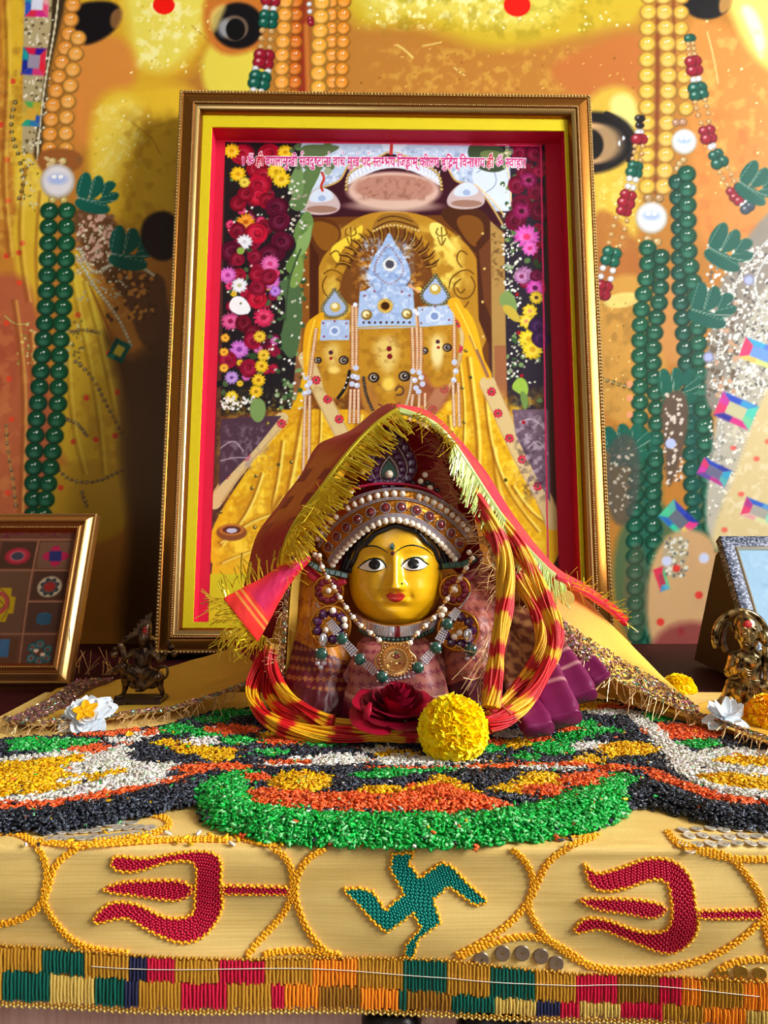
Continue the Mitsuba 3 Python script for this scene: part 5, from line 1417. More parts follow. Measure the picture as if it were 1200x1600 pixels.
P 2030a0 46 1 5406 -11 5605 -204 5423 -170 5324 -74
P e03888 23 1 5605 -204 5319 -498 5280 -317 5423 -170
P e8e070 46 1 5448 -366 5319 -498 5280 -317 5344 -251
P 30c0a0 23 1 5319 -498 4878 -70 5059 -103 5280 -317
P 2860b8 46 1 5076 -262 4878 -70 5059 -103 5159 -200
P 606878 23 1 5059 -103 5202 44 5423 -170 5280 -317
S c9a070 114 1 5013 -456 5811 -456 5868 -1481 5583 -2735 4968 -2735
S a8a080 91 0.8 5013 -570 5355 -456 5241 -1139 5070 -1139
D d8d8c8 70706a 34 60 5013 -456 5412 -1139
E c8d0f0 91 91 0 0.5 1 5036 -877 5697 -820
E d83a30 68 68 0 0.5 1 5207 -1003 5606 -1481 4922 -1960 5287 -2131
P d83050 23 1 4797 -1027 4971 -973 4958 -1085 4871 -1112
P d83050 46 1 4893 -998 4971 -973 4958 -1085 4919 -1097
P 58b878 23 1 4971 -973 5093 -1365 5019 -1281 4958 -1085
P 68c090 46 1 5038 -1189 5093 -1365 5019 -1281 4992 -1193
P 58a8c8 23 1 5093 -1365 4918 -1419 4932 -1308 5019 -1281
P 4890b8 46 1 4997 -1395 4918 -1419 4932 -1308 4971 -1296
P d83050 23 1 4918 -1419 4797 -1027 4871 -1112 4932 -1308
P d83050 46 1 4852 -1204 4797 -1027 4871 -1112 4898 -1200
P b03850 23 1 4871 -1112 4958 -1085 5019 -1281 4932 -1308
S 7a2a30 160 0.8 4899 -2165 6039 -2165 6039 -3304 4899 -3304
E f09a70 57 57 0 0.4 1 4375 2279 4375 2028 4375 1732
S 7a5a40 91 0.4 4387 -684 4558 -570 4558 -2279 4387 -2279"""


def shade(c, k):
    c = hexc(c)
    return c * k if k < 1 else c + (1 - c) * (k - 1)


def run_ink(ink, text, seed):
    r = np.random.default_rng(seed)
    for row in text.strip().split('\n'):
        w = row.split(' ')
        k, c = w[0], w[1]
        if k == 'T':
            rings = [np.array(q.split(), float).reshape(-1, 2) for q in ' '.join(w[4:]).split('|')]
            for q in rings[:1] if w[2] != '0' else []:
                ink.line(np.vstack([q, q[:1]]), float(w[2]), 'f8e8f2', 8)
            for j, q in enumerate(rings):
                ink.poly(q, c if j == 0 else 'f8e8f2' if w[2] != '0' else '5c3626', 6)
            continue
        n = {'P': 4, 'S': 4, 'L': 4, 'E': 7, 'C': 4, 'B': 4, 'F': 5, 'R': 3, 'N': 4, 'D': 5, 'J': 3}[k]
        p = np.array(w[n:], float).reshape(-1, 2)
        if k == 'P':
            ink.poly(p, c, float(w[2]), float(w[3]))
        elif k == 'S':
            ink.poly(spline(p, max(24, 5 * len(p)), True), c, float(w[2]), float(w[3]))
        elif k == 'L':
            ink.line(spline(p, max(12, 6 * len(p))) if len(p) > 2 else p, float(w[2]), c, 8 if float(w[3]) > 0.95 else max(8, 0.7 * float(w[2])), float(w[3]))
        elif k == 'E':
            for x, y in p:
                ink.ell(x, y, float(w[2]), float(w[3]), c, -float(w[4]), float(w[5]), float(w[6]))
        elif k in 'CB':
            rad = float(w[2])
            q = even(spline(p, 200) if len(p) > 2 else p, n=int(w[3]))
            for x, y in q:
                ink.ell(x, y, rad * 1.08, rad * 1.0, shade(c, 0.62), 0, 0.2)
                ink.ell(x, y + rad * 0.08, rad * 0.86, rad * 0.8, c, 0, 0.35)
                if k == 'B':
                    ink.ell(x - rad * 0.1, y - rad * 0.35, rad * 0.5, rad * 0.35, shade(c, 1.25), 0, 0.9, 0.7)
                    ink.ell(x + rad * 0.15, y + rad * 0.35, rad * 0.13, rad * 0.1, 'ffffff', 0, 0.4, 0.95)
                    ink.ell(x - rad * 0.2, y + rad * 0.28, rad * 0.1, rad * 0.08, 'ffffff', 0, 0.4, 0.8)
                else:
                    ink.ell(x - rad * 0.2, y + rad * 0.3, rad * 0.3, rad * 0.25, shade(c, 1.6), 0, 0.8, 0.9)
        elif k == 'J':
            rad = float(w[2])
            x, y = p[0]
            ink.ell(x, y, rad, rad, 'a89880', 0, 0.15)
            ink.ell(x, y + rad * 0.06, rad * 0.9, rad * 0.9, c, 0, 0.35)
            ink.ell(x, y + rad * 0.15, rad * 0.55, rad * 0.3, '9cb4f0', 0, 0.8, 0.8)
            ink.ell(x - rad * 0.2, y + rad * 0.28, rad * 0.14, rad * 0.12, 'ffffff', 0, 0.4)
            ink.ell(x + rad * 0.18, y + rad * 0.28, rad * 0.14, rad * 0.12, 'ffffff', 0, 0.4)
        elif k == 'F':
            rad, m = float(w[3]), int(w[4])
            for x, y in p:
                a0 = r.uniform(0, 6)
                for lay, kk in ((1.0, 0.78), (0.86, 1.0), (0.6, 1.12)):
                    for j in range(m):
                        a = a0 + (j + lay) * 2 * math.pi / m + r.uniform(-0.1, 0.1)
                        d = rad * 0.55 * lay
                        ink.ell(x + d * math.cos(a), y + d * math.sin(a), rad * 0.42 * lay, rad * 1.9 / m + 2, shade(c, kk * r.uniform(0.9, 1.08)), a, 0.3)
                ink.ell(x, y, rad * 0.26, rad * 0.24, w[2], 0, 0.4)
        elif k == 'R':
            rad = float(w[2])
            for x, y in p:
                a = r.uniform(0, 6)
                for q, kk in ((1.0, 0.72), (0.9, 1.0), (0.66, 0.8), (0.56, 1.08), (0.36, 0.7), (0.25, 0.95)):
                    a += 2.1
                    ink.ell(x + rad * 0.08 * math.cos(a), y + rad * 0.08 * math.sin(a), rad * q, rad * q * 0.92, shade(c, kk), a, 0.16)
        elif k == 'N':
            (x0, y0), (x1, y1) = p
            b = ink.box(min(x0, x1), max(x0, x1), min(y0, y1), max(y0, y1))
            if b is not None:
                s = float(w[2])
                X, Y = np.broadcast_arrays(b[2], b[3])
                f = meshkit.fbm(np.stack([X / s, Y / s, X * 0 + seed + len(row)], -1), 3)
                u = (X - min(x0, x1)) / abs(x1 - x0)
                v = (Y - min(y0, y1)) / abs(y1 - y0)
                edge = np.clip(np.minimum(np.minimum(u, 1 - u), np.minimum(v, 1 - v)) * 7, 0, 1)
                ink.lay(b, np.clip((f - 0.5) * 5, 0, 1) * float(w[3]) * edge, hexc(c))
        elif k == 'D':
            (x0, y0), (x1, y1) = p
            rad = float(w[3])
            for _ in range(int(w[4])):
                x, y = r.uniform(min(x0, x1), max(x0, x1)), r.uniform(min(y0, y1), max(y0, y1))
                ink.ell(x, y, rad * r.uniform(0.6, 1.2), rad * r.uniform(0.5, 1.1), c if r.random() < 0.6 else w[2], r.uniform(0, 3), 0.3)


def span(a, b, step):
    return np.linspace(a, b, max(2, int(round((b - a) / step)) + 1))


# the framed print
ink = Ink(span(-2790, 2790, 13), span(420, 8830, 13), '4b2a26')
run_ink(ink, PICTURE_INK, 3)
run_ink(ink, PICTURE_LETTERS, 4)
X, Y = np.meshgrid(ink.xs, ink.ys, indexing='ij')
v = np.stack([X * 1e-4, Y * 1e-4, X * 0 - 0.0443], -1).reshape(-1, 3)
obj('print', (F.pt(v), gridfaces(*X.shape)), 'm_print', frame, False, lin(ink.c.reshape(-1, 3)))

# the backdrop banner: fine where it shows, coarse where the frame covers it and beyond the picture
s = WALL / FOC * 1e4
bx = lambda p: (p - 600) * s
bz = lambda p: (800 - p) * s
banner = thing('backdrop_banner', 'printed backdrop with golden faces, amber and green bead strands on the wall', 'banner')
vs, fs, cs, nv = [], [], [], 0
for x0, x1, y0, y1, st in ((-12, 285, -12, 1090, 1.8), (898, 1212, -12, 1090, 1.8), (285, 898, -12, 172, 1.8), (285, 898, 172, 1090, 14), (-220, -12, -320, 1090, 14), (1212, 1420, -320, 1090, 14), (-12, 1212, -320, -12, 14)):
    ink = Ink(span(bx(x0), bx(x1), st * s), span(bz(y1), bz(y0), st * s), 'b8792c')
    run_ink(ink, BANNER_INK, 5)
    X, Z = np.meshgrid(ink.xs, ink.ys, indexing='ij')
    vs.append(np.stack([X * 1e-4, X * 0 + WALL, EYE + Z * 1e-4], -1).reshape(-1, 3))
    fs.append(gridfaces(*X.shape) + nv)
    cs.append(lin(ink.c.reshape(-1, 3)))
    nv += X.size
vmat('m_banner', 0.4, specular=0.25)
obj('printed_sheet', (np.vstack(vs), np.vstack(fs)), 'm_banner', banner, False, np.vstack(cs))
obj('backing_board', rbox([bx(-220) * 1e-4, WALL + 0.0008, EYE + bz(1090) * 1e-4], [bx(1420) * 1e-4, WALL + 0.0035, EYE + bz(-320) * 1e-4], 0.0005), 'm_backing', banner)

# ------------------------------------------------------------------ the embroidered altar cloth
def weave_col(p, n, uv):
    a = dr.sin(p.x * 5200) * 0.5 + 0.5
    b = dr.sin((p.z + p.y) * 6400) * 0.5 + 0.5
    g = fbm(p.x * 9, p.y * 20, p.z * 60, 3)
    t = noise(p.x * 30, p.y * 200, p.z * 900)
    return mix(lc('c0963c'), lc('f6d98a'), dr.clip(0.25 * a + 0.2 * b + 0.55 * g + 0.35 * t - 0.12, 0, 1))


mat('m_cloth', proc(weave_col), 0.6, sheen=0.4)
mat('m_red_thread', 'c40f3a', 0.38, sheen=0.5, specular=0.6); mat('m_green_thread', '00887c', 0.36, sheen=0.5, specular=0.6)
mat('m_cord', 'ffb81e', 0.4, sheen=0.5); mat('m_orange_thread', 'f58a1c', 0.42, sheen=0.4); mat('m_navy_thread', '23264a', 0.5)
mat('m_dark_green', '00584a', 0.42, sheen=0.3); mat('m_gold_thread', 'd49c34', 0.27, 0.35); mat('m_gold_light', 'f2d070', 0.25, 0.4); mat('m_brown_gold', 'a87428', 0.3, 0.3)
mat('m_sequin', 'd6cebc', 0.25, 0.45); mat('m_sequin_gold', 'e0b04a', 0.22, 0.9); mat('m_white_thread', 'e6dccb', 0.6)
TOPZ, FACE = 0.7515, 0.4928
edge_b = lambda x: np.interp(x, [-60, 0, 400, 700, 900, 1260], [1555, 1557, 1567, 1577, 1590, 1603])
edge_m = lambda x: np.interp(x, [-60, 0, 400, 700, 900, 1260], [1508, 1510, 1530, 1549, 1567, 1574])
edge_t = lambda x: np.interp(x, [-60, 0, 400, 700, 900, 1260], [1471, 1474, 1494, 1500, 1525, 1533])


def wrinkle(x, z):
    return 0.0016 * np.sin(x * 31 + z * 60) * np.clip((0.75 - z) / 0.04, 0, 1) + 0.0012 * np.sin(x * 13 + 1.0 - z * 95) + 0.004 * np.clip((0.70 - z) / 0.05, 0, 1) * np.sin(x * 9 + 0.5)


def cl(px, py, lift=0.0):
    """A point of the cloth: on the hanging front below the fold, else on the table top."""
    if py >= 1325:
        x, z = (px - 600) / FOC * FACE, EYE - (py - 800) / FOC * FACE
        return np.array([x, FACE + wrinkle(x, z) - lift, z])
    y = FOC * (EYE - TOPZ) / (py - 800)
    return np.array([(px - 600) / FOC * y, y, TOPZ + lift])


cloth = thing('altar_cloth', 'yellow net altar cloth embroidered with red tridents and a green swastika', 'cloth')


def cloth_sheet(u, v):
    x = -0.42 + 0.84 * u
    z1 = EYE - (edge_t(600 + x / FACE * FOC) + 16 - 800) / FOC * FACE      # hem, lower to the right
    L1, L2, r = 0.42, TOPZ - 0.004 - z1, 0.004
    s = v * (L1 + L2 + r * np.pi / 2)
    a = np.clip((s - L1) / r, 0, np.pi / 2)
    y = FACE + r + np.clip(L1 - s, 0, None) - r * np.sin(a)
    z = TOPZ - r + r * np.cos(a) - np.clip(s - L1 - r * np.pi / 2, 0, None)
    y = np.where(z < TOPZ - r, FACE + wrinkle(x, z) * np.clip((TOPZ - r - z) / 0.006, 0, 1), y)
    return np.stack([x, y, z], -1)


u = np.linspace(0, 1, 90)
v = np.r_[np.linspace(0, 0.74, 20), np.linspace(0.76, 1, 60)]
uu, vv = np.meshgrid(u, v, indexing='ij')
obj('sheet', thick((cloth_sheet(uu, vv).reshape(-1, 3), gridfaces(90, 80)[:, ::-1]), 0.0006), 'm_cloth', cloth, True)

STITCH = (np.array([[1, 0, 0], [-1, 0, 0], [0, 1, 0], [0, -1, 0], [0, 0, 1], [0.0, 0, -1]]), np.array([[0, 2, 4], [2, 1, 4], [1, 3, 4], [3, 0, 4], [2, 0, 5], [1, 2, 5], [3, 1, 5], [0, 3, 5]]))


def stitches(rows, l=0.0017, w=0.0008, h=0.0006, turn=0.35):
    """Chain stitches: slanted lozenges laid end to end along every row of points (n x 3), the face looking along nrm."""
    parts = []
    for p, nrm in rows:
        p = even(p, l * 1.15)
        t = np.gradient(p, axis=0)
        t /= np.maximum(np.linalg.norm(t, axis=1, keepdims=True), 1e-9)
        for i, (q, d) in enumerate(zip(p, t)):
            side = np.cross(nrm, d)
            g = turn if i % 2 else -turn
            x = d * math.cos(g) + side * math.sin(g)
            R = np.stack([x * l, np.cross(nrm, x) * w, nrm * h])
            parts.append((STITCH[0] @ R + q + side * (w * 0.35 if i % 2 else -w * 0.35), STITCH[1]))
    return join(parts)


def face_n(py):
    return np.array([0, -1.0, 0]) if py >= 1325 else np.array([0, 0, 1.0])


def cord(path, closed=False, w=1.0, name='cord', bsdf='m_cord', parent=None, n=60):
    """A double chain-stitched cord laid on the cloth along pixel points of its design."""
    q = spline(np.array(path, float), n, closed) if len(path) > 2 else even(np.array(path, float), n=n)
    rows = []
    for off in ((-3.0 * w, 0.0, 3.0 * w) if w > 0.8 else (0,)):
        t = np.gradient(q, axis=0)
        t /= np.linalg.norm(t, axis=1, keepdims=True)
        qq = q + np.stack([-t[:, 1], t[:, 0]], 1) * off
        p = np.array([cl(a, b, 0.0009) for a, b in qq])
        for part in np.split(np.arange(len(q)), np.nonzero(np.diff((q[:, 1] >= 1325).astype(int)))[0] + 1):
            if len(part) > 2:
                rows.append((p[part], face_n(q[part[0], 1])))
    return tag(obj(name, stitches(rows, 0.0022, 0.0011, 0.0012), bsdf, parent or cloth, True), kind='stuff')


def embroidered(name, outline, rows, bsdf, label=None, off=4.2):
    """A motif: padded fill under rows of chain stitch, a cord outline."""
    from shapely.geometry import Polygon, LineString
    from shapely.ops import triangulate
    o = np.array(outline, float)
    sm = spline(o, len(o) * 5, True) if len(o) > 6 else o
    poly = Polygon(sm).buffer(0)
    v2, f2 = trimesh.creation.triangulate_polygon(poly, engine='earcut')
    v2, f2 = trimesh.remesh.subdivide_to_size(np.c_[v2, v2[:, 0] * 0], f2, 9.0, max_iter=12)
    v2 = v2[:, :2]
    v = np.array([cl(a, max(b, 1325.5), 0.0006) for a, b in v2])
    k = obj(name, (v, f2), bsdf, cloth, label=label)
    inner = poly.buffer(-2.0)
    out = []
    from shapely.geometry import box as box_
    x0, y0, x1, y1 = poly.bounds
    zones = [(poly, 12.0)] if rows is None else [(inner.intersection(box_(x0, y0, rows, y1)), 8.0), (inner.intersection(box_(rows, y0, x1, y1)), 94.0)] if rows > 5 else [(inner, 42.0)]
    for zone, deg in zones:
        ca, sa = math.cos(math.radians(deg)), math.sin(math.radians(deg))
        cx, cy = (x0 + x1) / 2, (y0 + y1) / 2
        for q in np.arange(-200, 200, off):
            line = LineString([(cx - 300 * ca - q * sa, cy - 300 * sa + q * ca), (cx + 300 * ca - q * sa, cy + 300 * sa + q * ca)]).intersection(zone)
            for g in getattr(line, 'geoms', [line]):
                if g.geom_type == 'LineString' and g.length > 4:
                    out.append((np.array([cl(x, max(y, 1325.5), 0.0012) for x, y in even(np.array(g.coords), 4.0)]), np.array([0, -1.0, 0])))
    tag(obj('fill', stitches(out, 0.0017, 0.00105, 0.0009, 0.25), bsdf, k, True), kind='stuff')
    ring = np.array(poly.exterior.coords)[:-1]
    ring = np.vstack([ring, ring[:1]])
    tag(obj('outline', stitches([(np.array([cl(x, max(y, 1325.5), 0.0011) for x, y in even(ring, 2.5)]), np.array([0, -1.0, 0]))], 0.002, 0.0013, 0.0013), 'm_cord', k, True), kind='stuff')
    return k


embroidered('trident', [(178, 1340), (215, 1340), (265, 1334), (320, 1329), (341, 1336), (347, 1352), (345, 1390), (347, 1412), (338, 1440), (315, 1464), (285, 1470), (255, 1462), (220, 1445), (190, 1433), (148, 1439), (163, 1416), (185, 1408), (220, 1415), (250, 1431), (280, 1436), (300, 1428), (304, 1400), (308, 1368), (304, 1347), (288, 1343), (255, 1347), (225, 1357), (192, 1360), (176, 1352)],
            303, 'm_red_thread', 'crimson chain-stitched trident')
embroidered('trident_spike', [(165, 1388), (190, 1378), (235, 1375), (285, 1377), (300, 1388), (290, 1402), (268, 1407), (235, 1402), (200, 1396)], None, 'm_red_thread')
embroidered('trident_shaft', [(349, 1383), (450, 1385), (450, 1397), (349, 1397)], None, 'm_red_thread')
embroidered('trident', [(914, 1351), (926, 1362), (948, 1362), (978, 1353), (1010, 1343), (1040, 1343), (1065, 1355), (1080, 1380), (1083, 1410), (1088, 1440), (1080, 1470), (1055, 1491), (1030, 1490), (1000, 1478), (960, 1460), (930, 1452), (898, 1457), (908, 1438), (925, 1433), (950, 1437), (990, 1452), (1020, 1457), (1040, 1450), (1047, 1425), (1045, 1395), (1040, 1378), (1025, 1373), (1000, 1377), (970, 1387), (932, 1388), (919, 1375)],
            1042, 'm_red_thread', 'crimson chain-stitched trident')
embroidered('trident_spike', [(908, 1405), (930, 1402), (980, 1402), (1025, 1408), (1037, 1416), (1025, 1428), (1000, 1428), (960, 1422), (925, 1416)], None, 'm_red_thread')
embroidered('trident_shaft', [(1088, 1419), (1188, 1420), (1188, 1434), (1088, 1431)], None, 'm_red_thread')
SW = [(613, 1333), (647, 1330), (638, 1347), (655, 1372), (690, 1348), (702, 1352), (760, 1410), (743, 1414), (700, 1387), (677, 1405), (687, 1437), (653, 1463), (645, 1493), (632, 1494), (635, 1472), (657, 1445), (645, 1425), (603, 1452), (587, 1440), (537, 1388), (563, 1387), (582, 1393), (602, 1420), (630, 1397), (610, 1357)]


def dense(o, n=4):
    o = np.vstack([o, o[:1]])
    return np.vstack([np.linspace(a, b, n, endpoint=False) for a, b in zip(o, o[1:])])


embroidered('swastika', [tuple(q) for q in dense(np.array(SW, float), 3)], 1, 'm_green_thread', 'teal chain-stitched swastika')
for path in ([(-14, 1303), (30, 1305), (60, 1327), (75, 1365), (72, 1400), (95, 1450), (130, 1475), (200, 1485)], [(-14, 1447), (40, 1432), (75, 1394), (88, 1352), (120, 1326)], [(360, 1314), (300, 1313), (200, 1318), (120, 1322), (62, 1316)],
             [(235, 1274), (258, 1280), (264, 1290), (240, 1303), (150, 1316)], [(366, 1302), (385, 1313), (432, 1326), (455, 1355), (456, 1395), (440, 1432), (400, 1475), (388, 1490)],
             [(512, 1323), (482, 1340), (462, 1380), (466, 1420), (485, 1460), (512, 1489)], [(796, 1323), (820, 1346), (833, 1385), (826, 1412), (845, 1455), (872, 1482), (915, 1510), (1000, 1522), (1090, 1505), (1150, 1472), (1192, 1435)],
             [(930, 1308), (890, 1324), (857, 1348), (832, 1398), (795, 1442), (715, 1490)], [(722, 1492), (770, 1472), (830, 1464), (880, 1484), (922, 1514)], [(1043, 1300), (1062, 1321), (1130, 1335), (1162, 1362), (1192, 1412), (1196, 1455), (1210, 1500)],
             [(1060, 1318), (1120, 1338), (1215, 1343)], [(1120, 1520), (1150, 1503), (1215, 1497)], [(415, 1489), (450, 1485), (500, 1487), (530, 1492)]):
    cord(path)
cord([(545, 1322), (680, 1318), (800, 1316), (935, 1305)], w=0.5)
SEQ = lathe([(0.0008, 0.0003), (0.004, 0.0001), (0.0044, 0.0004), (0.004, 0.0008), (0.0008, 0.0006), (0.0008, 0.0003)], 14)
mat('m_sequin_smoke', '8a7460', 0.25, 0.4)
SEQ_B = mikit.ply(SEQ, 'm_sequin_smoke', smooth=40)
SEQ_S, SEQ_G = mikit.ply(SEQ, 'm_sequin', smooth=40), mikit.ply(SEQ, 'm_sequin_gold', smooth=40)
for i in range(22):
    px, py = 1068 + (i % 7) * 21 + (i // 7 % 2) * 9, 1298 + (i // 7) * 11 + RNG.uniform(-2, 2)
    put('sequin', SEQ_S, pose(cl(px, py, 0.0006), z=(RNG.uniform(-.12, .12), RNG.uniform(-.12, .12), 1)), cloth)
for i in range(28):
    px, py = 75 + (i % 10) * 17 + (i // 10) * 6, 1313 - (i // 10) * 9 - (i % 10) * 1.0 + RNG.uniform(-2, 2)
    put('sequin', SEQ_S, pose(cl(px, py, 0.0006), z=(RNG.uniform(-.12, .12), RNG.uniform(-.12, .12), 1)), cloth)
for px, py in ((752, 1499), (785, 1489), (816, 1490), (846, 1496), (870, 1509)):
    put('sequin', SEQ_B, pose(cl(px, py, 0.0008), z=(0, -1, 0.1), s=1.2), cloth)
for px, py in ((1128, 1522), (1157, 1519), (1185, 1520)):
    put('sequin', SEQ_G, pose(cl(px, py, 0.0008), z=(0, -1, 0.1), s=1.1), cloth)

# the chequered border: every check is a patch of upright threads
TH = {'o': 'm_gold_thread', 'l': 'm_gold_light', 'g': 'm_dark_green', 'n': 'm_navy_thread', 'r': 'm_red_thread', 'a': 'm_orange_thread', 'b': 'm_brown_gold'}

bow = lambda x, f: np.asarray(wrinkle(np.asarray(x), 0.672 + 0 * np.asarray(x))) - 0.0022 + f      # the border hangs just before the net
g_ = grid(lambda a, b: np.stack([-0.29 + 0.58 * a, FACE + bow(-0.29 + 0.58 * a, 0), EYE - (edge_t(600 + (-0.29 + 0.58 * a) / FACE * FOC) * (1 - b) + edge_b(600 + (-0.29 + 0.58 * a) / FACE * FOC) * b - 800) / FOC * FACE], -1), 40, 4)
border = obj('border', thick((g_[0], g_[1][:, ::-1]), 0.0008), 'm_brown_gold', cloth)


def patch(x0, x1, ft, fb, code):
    n = max(2, int(round((x1 - x0) / 5.6)))
    parts = []
    for i in range(n):
        x = x0 + (i + 0.5) * (x1 - x0) / n
        j = RNG.uniform(-3, 3, 2)
        a, b = ft(x) + j[0], fb(x) + j[1]
        q = np.array([[x + RNG.uniform(-.6, .6), a + (b - a) * k] for k in (0, 0.33, 0.67, 1)])
        p = np.stack([(q[:, 0] - 600) / FOC * FACE, FACE + bow((q[:, 0] - 600) / FOC * FACE, -0.0008) + RNG.uniform(0, .0004) - 0.0005 * np.array([0, 1, 1, 0]), EYE - (q[:, 1] - 800) / FOC * FACE], 1)
        parts.append(tube(p, 0.00118, 5, up=(0, -1, 0)))
    obj('patch', join(parts), TH[code], border, 40)


top = [-40, 70, 137, 207, 235, 278, 345, 415, 488, 558, 630, 697, 765, 835, 900, 965, 1030, 1065, 1095, 1158, 1240]
for a, b, c in zip(top, top[1:], 'ogonroroaogogorbraoa'):
    patch(a, b, edge_t, edge_m, c)
bot = [-40, 8, 82, 153, 200, 222, 287, 357, 425, 445, 497, 563, 622, 635, 705, 772, 837, 875, 905, 970, 1035, 1098, 1162, 1240]
for a, b, c in zip(bot, bot[1:], 'oglgnororabagbglnrlroal'):
    patch(a, b, edge_m, edge_b, c)
x = np.linspace(-45, 1245, 200)
for fn, dy, b, nm in ((edge_t, -2, 'm_gold_thread', 'upper_braid'), (edge_b, 3, 'm_gold_thread', 'hem_braid'), (edge_b, 8, 'm_gold_light', 'hem_braid')):
    p = np.stack([(x - 600) / FOC * FACE, FACE + bow((x - 600) / FOC * FACE, -0.001), EYE - (fn(x) + dy - 800) / FOC * FACE], 1)
    tag(obj(nm, stitches([(p, np.array([0, -1.0, 0]))], 0.0022, 0.0011, 0.001, 0.8), b, border, True), kind='stuff')
x = np.linspace(150, 1180, 120)
p = np.stack([(x - 600) / FOC * FACE, FACE + bow((x - 600) / FOC * FACE, -0.0028), EYE - (edge_t(x) * 0.62 + edge_m(x) * 0.38 + 4 * np.sin(x / 90) - 800) / FOC * FACE], 1)
obj('loose_thread', tube(p, 0.0003, 5), 'm_white_thread', border, True)

